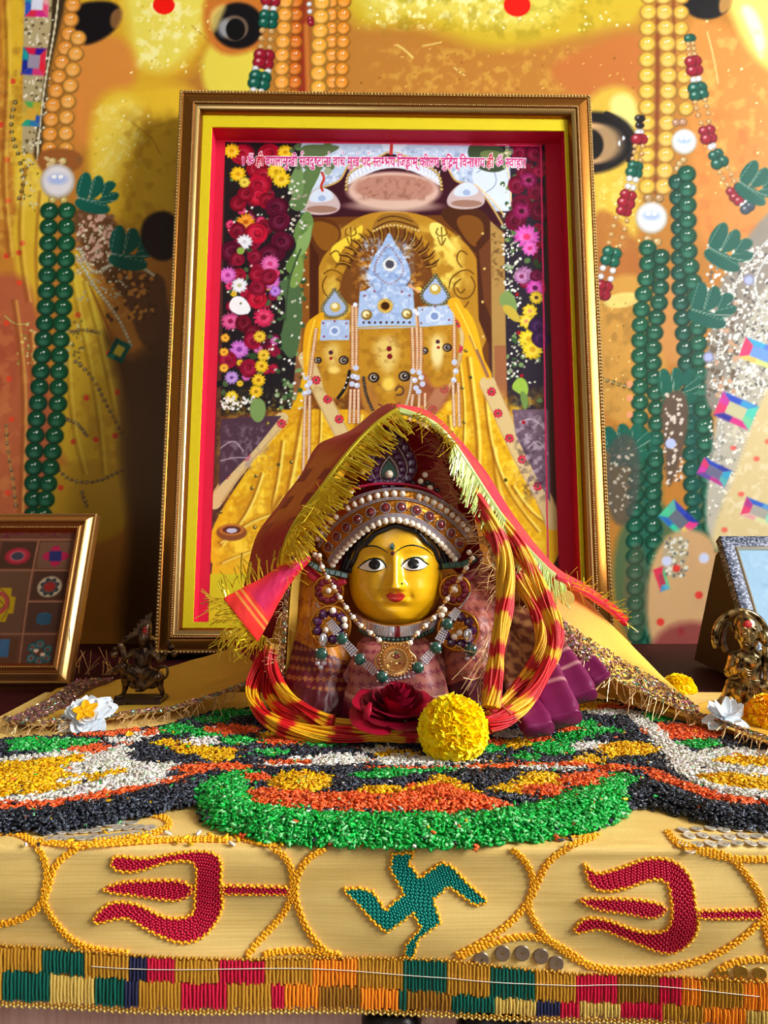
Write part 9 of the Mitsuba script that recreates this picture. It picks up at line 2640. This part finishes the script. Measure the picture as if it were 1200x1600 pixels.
def leaf_petal(L, W, cup, seed):
    rr = np.random.default_rng(seed)
    u, v = np.meshgrid(np.linspace(-1, 1, 7), np.linspace(0, 1, 9), indexing='ij')
    w = W * np.sin(np.clip(v * 0.93 + 0.05, 0, 1) * np.pi) ** 0.7
    return np.stack([u * w, v * L, cup * (v ** 2) * L + 0.25 * W * u ** 2 + 0.05 * W * np.sin(u * 5 + seed)], -1).reshape(-1, 3), gridfaces(7, 9)


def petal_flower(label, c, rings, mats, lean, t=None):
    t = thing('white_flower', label, 'flower')
    m0 = pose(c, z=lean)
    k = 0
    for n, L, W, cup, lift in rings:
        for i in range(n):
            a = (i + 0.5 * (k % 2)) / n * 2 * np.pi + 0.3
            p, f = leaf_petal(L, W, cup, k)
            r = np.array([[math.cos(a), -math.sin(a), 0], [math.sin(a), math.cos(a), 0], [0, 0, 1]])
            p = p @ r.T + [0, 0, lift]
            obj('petal', thick((p @ m0[:3, :3].T + m0[:3, 3], f), 0.0006), mats, t, True)
            k += 1
    return t, m0


t, m0 = petal_flower('white flower with a yellow star heart on the left of the cloth', at(141, 1135, 0.765) + [0, 0, 0.004], [(7, 0.030, 0.011, -0.15, 0.010), (6, 0.024, 0.010, 0.0, 0.013), (5, 0.016, 0.008, 0.12, 0.016)], 'm_white_petal', (0.02, -0.72, 0.9))
for i in range(5):
    a = i / 5 * 2 * np.pi + 0.3
    p, f = leaf_petal(0.0125, 0.0042, 0.05, i)
    r = np.array([[math.cos(a), -math.sin(a), 0], [math.sin(a), math.cos(a), 0], [0, 0, 1]])
    p = p @ r.T + [0, 0, 0.0205]
    obj('star', thick((p @ m0[:3, :3].T + m0[:3, 3], f), 0.001), 'm_star', t, True, label='yellow star heart')
petal_flower('white flower on the yellow veil beside the kneeling brass figure', at(1134, 1128, 0.742) + [0, 0, 0.003], [(7, 0.024, 0.008, -0.05, 0.0), (6, 0.018, 0.007, 0.5, 0.003), (5, 0.012, 0.005, 1.1, 0.005)], 'm_white_petal', (-0.1, -0.45, 0.9))
k = thing('loose_petal', 'small loose yellow petal on the rice below the white flower', 'petal')
for i, a in enumerate((0.2, 2.2, 4.3)):
    p, f = leaf_petal(0.009, 0.004, 0.3, i)
    r = np.array([[math.cos(a), -math.sin(a), 0], [math.sin(a), math.cos(a), 0], [0, 0, 1]])
    m1 = pose(at(202, 1161, 0.722) + [0, 0, 0.003], z=(0, -0.5, 0.9))
    p = p @ r.T
    obj('lobe', thick((p @ m1[:3, :3].T + m1[:3, 3], f), 0.0008), 'm_star', k, True)

# ------------------------------------------------------------------ small cast figures
def patina(p, n, uv):
    return mix(lc('2a1c16'), lc('8a7058'), dr.clip(fbm(p.x * 160, p.y * 160, p.z * 160, 3) * 1.6 - 0.45, 0, 1))


def brassy(p, n, uv):
    return mix(lc('3a2a18'), lc('d0b478'), dr.clip(fbm(p.x * 190, p.y * 190, p.z * 190, 3) * 2.6 - 0.85, 0, 1))


mat('m_bronze', proc(patina), 0.27, 0.85); mat('m_brass', proc(brassy), 0.2, 0.9); mat('m_tilak', 'b01818', 0.6); mat('m_base_bronze', '4a3c34', 0.4, 0.7); mat('m_base_brass', 'b8a070', 0.35, 0.7)


def cast(joints, bones, Y0, edge=0.0011, it=5):
    """A cast body from joints (px, py, depth towards the camera in pixels, radius in pixels) at depth Y0."""
    s = Y0 / FOC
    J = {k: (*at(j[0], j[1], Y0 - j[2] * s), j[3] * s) for k, j in joints.items()}
    return soften(hulls(J, bones), edge, it)


def rings(name, pts, R, bsdf, parent, Y0, tilt=(0, 0, 1), r=0.0007):
    s = Y0 / FOC
    g = np.linspace(0, 2 * np.pi, 20, endpoint=False)
    for q in pts:
        m = pose(at(q[0], q[1], Y0 - q[2] * s), z=q[4] if len(q) > 4 else tilt)
        c = np.stack([q[3] * s * np.cos(g), q[3] * s * np.sin(g), 0 * g], 1) @ m[:3, :3].T + m[:3, 3]
        obj(name, tube(c, r, 6, True), bsdf, parent, True)


YL = 0.846
fig = thing('bronze_figure', 'small dark bronze goddess riding a crane with a raised sword, left of the framed print', 'figurine')
s = YL / FOC
obj('base', rbox(at(178, 1102, YL) + [0, -0.014, 0], at(256, 1090, YL) + [0, 0.020, 0], 0.0012), 'm_base_bronze', fig, label='oblong base with raised letters')
tm = meshkit.text_mesh('III ASIII', 0.0050, 0.0007)
v, f = vf(tm)
obj('lettering', (np.stack([v[:, 0], -v[:, 2], v[:, 1]], 1) + at(204, 1099.5, YL) + [0, -0.014, 0], f), 'm_bronze', fig)
J = dict(hip=(223, 1050, 2, 13), chest=(223, 1025, 3, 12.5), neck=(225, 1011, 4, 5), head=(226, 999, 6, 9.5), jaw=(225, 1005, 8, 6), crown=(227, 985, 4, 9.5), top=(231, 972, 2, 5), hair=(236, 1000, -4, 7), hair2=(238, 1014, -4, 6),
         sl=(208, 1019, 3, 5.5), el=(196, 1028, 5, 4.8), hl=(188, 1008, 7, 4.6), sr=(239, 1020, 3, 5.5), er=(251, 1032, 4, 4.6), hr=(258, 1022, 6, 4), kl=(206, 1049, 14, 9), fl=(217, 1073, 12, 4.5), kr=(245, 1057, 12, 9), fr=(222, 1077, 12, 4), toe=(214, 1078, 14, 3),
         sk=(208, 1070, 8, 6), sk2=(240, 1070, 8, 6))
B = [('hip', 'chest'), ('chest', 'neck'), ('neck', 'head'), ('head', 'jaw'), ('head', 'crown'), ('crown', 'top'), ('head', 'hair'), ('hair', 'hair2'), ('chest', 'sl'), ('sl', 'el'), ('el', 'hl'), ('chest', 'sr'), ('sr', 'er'), ('er', 'hr'), ('hip', 'kl'), ('kl', 'fl'), ('hip', 'kr'), ('kr', 'fr'), ('fr', 'toe'), ('sk', 'sk2', 'hip')]
obj('rider', cast(J, B, YL), 'm_bronze', fig, True)
J = dict(rump=(248, 1057, -2, 9), body=(222, 1060, -3, 11), breast=(198, 1057, 0, 9), head=(193, 1041, 3, 8.5), bill=(180, 1047, 5, 4.5), tip=(169, 1052, 6, 2), k1=(196, 1074, 1, 4.5), a1=(193, 1085, 1, 3), f1=(193, 1089, 1, 2.5), t1=(180, 1089, 4, 2), k2=(250, 1071, 0, 5), a2=(254, 1082, 0, 3.4), f2=(253, 1089, 0, 3), t2=(243, 1089, 3, 2))
B = [('rump', 'body'), ('body', 'breast'), ('breast', 'head'), ('head', 'bill'), ('bill', 'tip'), ('breast', 'k1'), ('k1', 'a1'), ('a1', 'f1'), ('f1', 't1'), ('rump', 'k2'), ('k2', 'a2'), ('a2', 'f2'), ('f2', 't2')]
obj('crane', cast(J, B, YL), 'm_bronze', fig, True)
c = spline(ats([(250, 1056, YL), (257, 1060, YL), (262, 1050, YL), (258, 1041, YL), (250, 1042, YL), (247, 1048, YL)]), 30)
obj('tail', tube(c, 0.0014, 8), 'm_bronze', fig, True)
blade = [(192, 1002), (197, 994), (206, 990), (205, 986), (212, 987), (211, 980), (218, 980), (216, 973), (223, 973), (221, 966), (230, 966), (229, 961), (240, 956), (237, 970), (228, 984), (212, 994), (200, 1000)]
from shapely.geometry import Polygon as Poly_
g = trimesh.creation.extrude_polygon(Poly_(np.array(blade, float) * [1, -1]), 3.0, engine='earcut')
v, f = vf(g)
obj('sword', (np.stack([(v[:, 0] - 600) * s, YL - 0.004 - v[:, 2] * s, EYE + (v[:, 1] + 800) * s], 1), f), 'm_bronze', fig, 30, label='notched sword')
rings('bangle', [(205, 1047, 14, 9.8, (1, 0.1, 0.5)), (209, 1049, 14, 9.8, (1, 0.1, 0.5)), (213, 1051, 13, 9.5, (1, .1, .5)), (241, 1055, 13, 9.5, (-1, .1, .5)), (236, 1054, 12, 9.5, (-1, .1, .5)), (226, 988, 5, 10.2), (227, 982, 5, 9.6), (190, 1012, 7, 5.3), (196, 1026, 5, 5.4), (253, 1030, 4, 5.2)], 0, 'm_bronze', fig, YL)
for px, py, r, d in ((178, 1022, 6, 5), (180, 1014, 4, 6), (267, 1012, 5.5, 3), (272, 1022, 4.5, 3), (264, 1003, 3.5, 3)):
    obj('emblem', move((vf(ball(r * s, 2))[0], vf(ball(r * s, 2))[1]), at(px, py, YL - d * s)), 'm_bronze', fig, True)
for i in range(3):
    c = spline(ats([(213 + i * 2, 1018 + i * 2, YL), (223, 1030 + i * 5, YL), (235 - i * 2, 1018 + i * 2, YL)], YL - 15.5 * s), 16)
    obj('necklace', tube(c, 0.0006, 6), 'm_bronze', fig, True)
for i in range(5):
    c = spline(ats([(203 + i * 4, 1057 + i, YL), (212 + i * 4, 1068, YL), (224 + i * 5, 1072 - i * 2, YL), (244, 1063 - i * 2, YL)], YL - (17 - i) * s), 16)
    obj('skirt_fold', tube(c, 0.0008, 6), 'm_bronze', fig, True)
obj('nose', move(vf(ball(2.2 * s, 2)), at(225, 1000, YL - 15.6 * s)), 'm_bronze', fig, True)
for dx in (-4, 3.5):
    obj('eye', move((vf(ball(1, 2))[0] * np.array([1.9, 1, 1.0]) * s, vf(ball(1, 2))[1]), at(225.5 + dx, 997, YL - 14.4 * s)), 'm_bronze', fig, True)
obj('tilak', move((vf(ball(1, 2))[0] * np.array([3.8, 2, 7]) * s, vf(ball(1, 2))[1]), at(226, 986, YL - 12.6 * s)), 'm_tilak', fig, True, label='red powder on the brow')

YR = 0.815
fig = thing('brass_figure', 'kneeling brass monkey-faced figure with a mace, at the right edge of the altar', 'figurine')
s = YR / FOC
obj('base', rbox(at(1126, 1114, YR) + [0, -0.016, 0], at(1215, 1103, YR) + [0, 0.022, 0], 0.0015), 'm_base_brass', fig, label='flat base')
obj('base_step', rbox(at(1120, 1117.5, YR) + [0, -0.022, 0], at(1220, 1112, YR) + [0, 0.026, 0], 0.0015), 'm_base_brass', fig)
J = dict(head=(1169, 992, 4, 18.5), brow=(1169, 986, 8, 15), muzzle=(1170, 1003, 14, 8.5), chin=(1170, 1008, 10, 7), neck=(1170, 1014, 2, 10), chest=(1171, 1033, 3, 21), waist=(1172, 1058, 3, 16), hip=(1171, 1076, 2, 21), cr=(1165, 976, 2, 17), cr2=(1163, 966, 1, 9), cr3=(1163, 956, 0, 4),
         sl=(1147, 1027, 4, 9), el=(1140, 1051, 6, 8), hl=(1154, 1045, 22, 7.5), fi=(1157, 1031, 24, 5.5), sr=(1194, 1026, 4, 9), er=(1205, 1050, 8, 8), hr=(1200, 1034, 18, 7), th=(1155, 1082, 8, 13), kn=(1161, 1097, 14, 9), k2=(1195, 1072, 16, 11), f2=(1200, 1096, 14, 8), toe=(1196, 1100, 22, 5), sh=(1141, 1066, -4, 7), ft=(1133, 1090, -4, 6.5), ft2=(1122, 1098, -2, 4))
B = [('head', 'brow'), ('brow', 'muzzle'), ('muzzle', 'chin'), ('head', 'chin'), ('head', 'neck'), ('neck', 'chest'), ('chest', 'waist'), ('waist', 'hip'), ('head', 'cr'), ('cr', 'cr2'), ('cr2', 'cr3'), ('chest', 'sl'), ('sl', 'el'), ('el', 'hl'), ('hl', 'fi'), ('chest', 'sr'), ('sr', 'er'), ('er', 'hr'), ('hip', 'th'), ('th', 'kn'), ('hip', 'k2'), ('k2', 'f2'), ('f2', 'toe'), ('hip', 'sh'), ('sh', 'ft'), ('ft', 'ft2')]
obj('body', cast(J, B, YR, 0.0012), 'm_brass', fig, True)
g = np.radians(np.linspace(-28, 205, 50))
c = at(1160, 996, YR) + np.stack([41 * s * np.cos(g), 0 * g + 0.004, 40 * s * np.sin(g)], 1)
obj('tail_arch', tube(c, 0.0030 * np.linspace(0.9, 1.1, 50), 10, squash=1.2), 'm_brass', fig, True, label='tail arched over the head')
c = spline(ats([(1137, 1018, YR), (1130, 1000, YR), (1140, 975, YR), (1148, 985, YR)]) + [0, 0.003, 0], 20)
obj('hair_lock', tube(c, np.linspace(0.006, 0.003, 20), 8, squash=.6), 'm_bronze', fig, True)
obj('mace_handle', tube(ats([(1196, 1062, YR), (1195, 1010, YR)], YR - 20 * s), 0.0026, 10), 'm_brass', fig, 40)
obj('mace_head', move((vf(ball(1, 3))[0] * np.array([8, 8, 12]) * s, vf(ball(1, 3))[1]), at(1194, 996, YR - 20 * s)), 'm_brass', fig, True)
rings('crown_ring', [(1164, 978, 2, 15.8), (1164, 971, 2, 13.2), (1163, 964, 1, 9.0), (1163, 959, 1, 6.2), (1172, 1063, 3, 18), (1172, 1060, 3, 17.5)], 0, 'm_brass', fig, YR)
rings('bangle', [(1141, 1048, 6, 8.9, (0.2, 0.2, 1)), (1147, 1049, 14, 8.4, (1, -1, -.2)), (1139, 1080, -4, 7.4, (0.3, 0, 1)), (1138, 1084, -4, 7.3, (.3, 0, 1))], 0, 'm_brass', fig, YR)
rings('finger', [(1152, 1032, 28, 2.6, (1, 0, .1)), (1157, 1029, 29, 2.6, (1, 0, .1)), (1161, 1031, 28, 2.4, (1, 0, .1))], 0, 'm_brass', fig, YR, r=0.0012)
for i in range(4):
    c = spline(ats([(1152 + i, 1022, YR), (1160 + i * 2, 1040 + i * 4, YR), (1172, 1048 + i * 4, YR), (1184 - i, 1038 + i * 4, YR), (1190 - i, 1022, YR)], YR - 23.5 * s), 24)
    obj('garland', tube(c, 0.0008, 6), 'm_brass', fig, True)
for i in range(6):
    c = ats([(1171 + i * 2.5, 1066, YR - 23 * s), (1168 + i * 5.5, 1094 + (4 if i in (2, 3) else 0), YR - 26 * s)])
    obj('skirt_fold', tube(c, 0.0013, 8), 'm_brass', fig, True)
for dx in (-6, 6):
    obj('eye', move((vf(ball(1, 2))[0] * np.array([3.4, 2, 1.7]) * s, vf(ball(1, 2))[1]), at(1169 + dx, 990, YR - 21.5 * s)), 'm_brass', fig, True)
    c = spline(ats([(1169 + dx * 0.4, 984, YR), (1169 + dx * 1.1, 981, YR), (1169 + dx * 1.9, 986, YR)], YR - 22 * s), 12)
    obj('brow_ridge', tube(c, 0.0011, 6), 'm_brass', fig, True)
c = spline(ats([(1163, 1006, YR), (1170, 1009, YR), (1178, 1005, YR)], YR - 22 * s), 14)
obj('mouth', tube(c, 0.0008, 6), 'm_bronze', fig, True)
for dx in (-17, 17):
    obj('ear', move((vf(ball(1, 2))[0] * np.array([3, 3, 5]) * s, vf(ball(1, 2))[1]), at(1168 + dx, 994, YR - 4 * s)), 'm_brass', fig, True)
obj('tilak', move((vf(ball(1, 2))[0] * np.array([7, 4, 6.5]) * s, vf(ball(1, 2))[1]), at(1168, 976, YR - 17 * s)), 'm_tilak', fig, True, label='red powder on the crown')

# ------------------------------------------------------------------ the two smaller framed pictures
YANTRA_INK = """P 5c3626 13 1 -1611 2259 1398 2259 1511 -12 -1155 -12
P 42281c 13 1 253 1928 734 1928 743 1552 269 1552
P 684634 13 1 777 1928 1240 1928 1251 1552 786 1552
P 5a3c2a 13 1 -375 1506 742 1506 738 643 -259 643
P 44291e 13 1 777 1506 1258 1506 1256 1115 782 1115
P 4a2e24 13 1 781 1072 1255 1072 1253 685 796 685
P 54321f 12 1 0 601 738 601 744 189 11 189
P 5a3426 12 1 801 618 1257 618 1261 213 805 213
L 8a5c46 22 1 219 1966 1269 1966
L 8a5c46 22 1 -207 1524 1272 1524
L 8a5c46 22 1 748 1947 741 1515 813 173
L 8a5c46 21 1 770 1089 1277 1089
L 8a5c46 21 1 -11 652 1276 652
L c08a70 12 1 808 197 1281 197
E 8a202c 173 121 0 0.15 1 502 1725
E a02c38 130 95 0 0.15 1 502 1725
E 3a3440 87 61 0 0.15 1 502 1725
E c8a0a0 95 69 0 0.1 0.3 502 1725
E 3a3440 78 56 0 0.15 1 502 1725
E a01c40 70 78 0 0.15 1 1001 1798 1027 1652
E a01c40 87 61 0 0.15 1 927 1725 1109 1725
P 28285a 13 1 923 1798 1088 1798 1104 1652 940 1652
E a8957c 162 145 0 0.15 1 1013 1292
F 3a3a3a b03030 136 8 1013 1292
E 8a2420 77 68 0 0.15 1 1013 1292
E 30506a 100 84 0 0.15 1 1015 856
P 2a4a60 13 1 918 924 1103 924 1111 787 935 787
F 305050 803028 74 6 935 476 1026 518 1137 451 945 336 1049 303 1142 336
E d8b8a0 33 25 0 0.15 1 992 435 1083 385
P 385878 12 1 501 585 625 585 646 352 523 352
P a08010 13 1 101 1292 513 1274 528 1159 589 1150 599 924 532 924 521 813 170 813
E 9a3a34 186 169 0 0.15 1 336 1063
E a08010 127 110 0 0.15 1 336 1063
L 5a3a20 13 1 316 1159 447 1011 245 1011 316 1159
L 5a3a20 10 1 360 1274 521 1063 466 839
T 5a1430 0 1 1051 2049 1029 2065 1016 2086 1035 2088 1055 2066 1073 2057 1093 2059 1091 2069 1080 2078 1065 2079 1060 2086 1062 2095 1077 2095 1083 2100 1082 2108 1058 2110 1041 2106 1033 2115 1038 2122 1076 2127 1093 2122 1104 2113 1107 2095 1100 2084 1116 2091 1129 2109 1145 2113 1168 2111 1182 2104 1193 2077 1176 2058 1148 2056 1119 2069 1115 2049 1103 2042 1075 2040 | 1139 2075 1166 2075 1167 2089 1159 2096 1149 2096 1140 2089 1135 2082
T 5a1430 0 1 1067 2154 1087 2159 1107 2139 1126 2138 1137 2159 1144 2159 1158 2154 1159 2145 1152 2131 1140 2124 1112 2122 1077 2138
T 5a1430 0 1 1105 2158 1125 2156 1130 2149 1124 2142 1108 2142 1101 2147
T 5a1430 0 1 605 2058 593 2072 590 2086 610 2093 609 2103 604 2108 580 2108 574 2125 962 2125 965 2110 947 2107 957 2028 990 2018 1013 1997 995 1990 968 2011 937 2013 927 2065 891 2065 886 2051 873 2051 855 2060 849 2077 864 2082 859 2108 826 2107 836 2029 817 2029 807 2076 769 2076 760 2071 762 2062 773 2069 784 2065 774 2051 794 2041 789 2029 779 2026 760 2039 746 2030 735 2035 746 2049 736 2074 740 2084 768 2093 805 2093 802 2108 631 2108 636 2086 619 2071 631 2063 661 2068 664 2049 633 2047 | 887 2082 924 2082 920 2108 883 2108
T 5a1430 0 1 670 2065 661 2079 669 2088 728 2088 731 2072 705 2072 707 2061 701 2056 688 2056
T 5a1430 0 1 73 2090 102 2098 100 2108 -15 2108 1 2029 -22 2029 -40 2108 -70 2108 -59 2058 -71 2054 -100 2068 -104 2084 -89 2087 -93 2108 -130 2108 -113 2029 -136 2029 -141 2049 -181 2045 -198 2049 -217 2063 -221 2081 -211 2095 -187 2102 -153 2100 -154 2108 -232 2108 -240 2124 426 2125 419 2149 424 2159 439 2166 464 2166 486 2156 508 2125 530 2124 533 2108 514 2107 529 2029 506 2029 490 2108 463 2107 475 2029 450 2032 408 2029 364 2042 323 2072 320 2088 345 2091 351 2087 351 2105 299 2108 313 2035 334 2023 338 2004 333 1997 312 1990 276 1993 233 2015 233 2020 251 2025 284 2007 310 2007 316 2012 308 2020 281 2017 272 2027 271 2032 286 2035 280 2065 244 2065 239 2051 226 2051 208 2061 202 2077 217 2082 211 2108 175 2107 190 2029 167 2029 150 2108 124 2107 137 2029 117 2029 105 2081 87 2071 83 2058 62 2063 62 2078 41 2081 35 2076 42 2062 81 2038 71 2026 56 2031 27 2049 15 2063 11 2081 21 2093 36 2097 52 2097 | 483 2125 463 2149 450 2149 444 2144 454 2125 | 375 2108 374 2076 360 2069 369 2059 403 2045 438 2045 448 2050 446 2055 436 2051 410 2054 387 2068 383 2088 394 2100 409 2104 437 2102 436 2108 | 417 2069 440 2070 441 2086 414 2087 408 2082 | 240 2082 277 2082 271 2108 235 2108 | -170 2085 -153 2070 -146 2070 -149 2086 | -192 2068 -183 2061 -167 2062 -193 2080"""
mat('m_copper_gilt', 'a8703c', 0.3, 0.9); mat('m_copper_bright', 'd8a868', 0.24, 0.92); mat('m_orange_gilt', 'b85a1c', 0.3, 0.85); mat('m_silver_gilt', 'd8cdb4', 0.22, 0.85)
vmat('m_dark_print', 0.35, specular=0.2)
LEFT = euler([-0.547, 0.93, 0.7585], math.radians(23.1))
k = thing('yantra_picture', 'gilt framed print of coloured diagrams in a grid, at the left edge', 'picture')
G = Frame(k, 0.300, 0.234, LEFT)
G.moulding([(0, -0.014), (0, -0.002), (0.0015, 0.0), (0.003, -0.0005), (0.0042, -0.002)], 'm_copper_bright', 'outer_edge')
G.moulding([(0.0042, -0.002), (0.0055, -0.0015), (0.0085, 0.0011), (0.0115, 0.0032), (0.0130, 0.0034), (0.0135, 0.0015)], 'm_copper_bright', 'raised_band', 50)
G.moulding([(0.0135, 0.0015), (0.0155, -0.0012), (0.0180, -0.0004), (0.0195, 0.0012), (0.0215, 0.0016), (0.023, 0.0012)], 'm_copper_gilt', 'moulding', 50)
G.moulding([(0.023, 0.0012), (0.0255, -0.0015), (0.0275, -0.0055)], 'm_orange_gilt', 'inner_lip')
G.beads(0.0215, 0.0018, 0.0012, 0.0034, 'm_copper_bright', 'carving', 0.8)
G.panel('back_board', (-0.146, 0.004), (0.146, 0.23), -0.0055, 0.004, 'm_backing')
ink = Ink(span(-1230, 1230, 12), span(245, 2100, 12), '5c3626')
run_ink(ink, YANTRA_INK, 8)
X, Y = np.meshgrid(ink.xs, ink.ys, indexing='ij')
obj('print', (G.pt(np.stack([X * 1e-4, Y * 1e-4, X * 0 - 0.0050], -1).reshape(-1, 3)), gridfaces(*X.shape)), 'm_dark_print', k, False, lin(ink.c.reshape(-1, 3)))

RIGHT = euler([0.4545 + 0.132, 0.882, 0.760], math.radians(33))
k = thing('blue_picture', 'blue grey framed pale blue picture at the right edge behind the brass figure', 'picture')
G = Frame(k, 0.264, 0.218, RIGHT)


def blue_wood(p, n, uv):
    a, b, c = voronoi(p.x * 260, p.z * 260 + p.y * 200)
    g = fbm(p.x * 420, p.y * 420, p.z * 420, 3)
    return mix(lc('1c2c44'), lc('b0b4cc'), dr.clip((g - 0.42) * 2.6 + 0.4 * (b - a) - 0.1, 0, 1))


mat('m_shade_block', '3a2218', 0.6); mat('m_blue_frame', proc(blue_wood), 0.35, 0.2)
G.moulding([(0, -0.014), (0, -0.001), (0.001, 0.0), (0.009, 0.0008), (0.016, -0.001)], 'm_blue_frame', 'moulding')
G.moulding([(0.016, -0.001), (0.018, 0.0004), (0.020, -0.0004), (0.0212, -0.0035)], 'm_silver_gilt', 'inner_slope')
G.panel('back_board', (-0.128, 0.004), (0.128, 0.214), -0.004, 0.004, 'm_backing')
from shapely.geometry import Polygon as Stand_  # added block: its dark side imitates the shade left of the leaning frame
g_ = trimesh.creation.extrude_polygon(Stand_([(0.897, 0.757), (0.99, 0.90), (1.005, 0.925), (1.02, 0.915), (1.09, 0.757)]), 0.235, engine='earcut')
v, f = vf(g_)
obj('stand', (np.stack([0.4575 + v[:, 2], v[:, 0], v[:, 1]], 1), f), 'm_shade_block', k, label='added brown block standing for the shade beside the picture')
ink = Ink(span(-1120, 1120, 12), span(205, 1970, 12), '8fb4d0')
run_ink(ink, '''N a8c8e0 160 0.7 -1120 200 1120 1980
N 7a9cc0 90 0.4 -1120 200 1120 1980
L 5a7898 16 0.7 -760 1700 -700 1300 -560 900
L 6a88a8 14 0.6 -640 1700 -520 1300 -380 1000
L 6a88a8 10 0.5 -900 1450 -300 1480 300 1470
S c8d8e4 60 0.8 -1000 820 -400 880 300 840 1000 860 1000 780 -1000 760
L 3a4a66 18 0.8 -900 700 -600 690
L 3a4a66 14 0.8 -500 640 -200 630
N 5f86b0 70 0.6 -1120 205 1120 800
S 4a5a74 30 0.8 -700 800 -640 860 -560 800 -600 740''', 9)
X, Y = np.meshgrid(ink.xs, ink.ys, indexing='ij')
obj('print', (G.pt(np.stack([X * 1e-4, Y * 1e-4, X * 0 - 0.0034], -1).reshape(-1, 3)), gridfaces(*X.shape)), 'm_dark_print', k, False, lin(ink.c.reshape(-1, 3)))
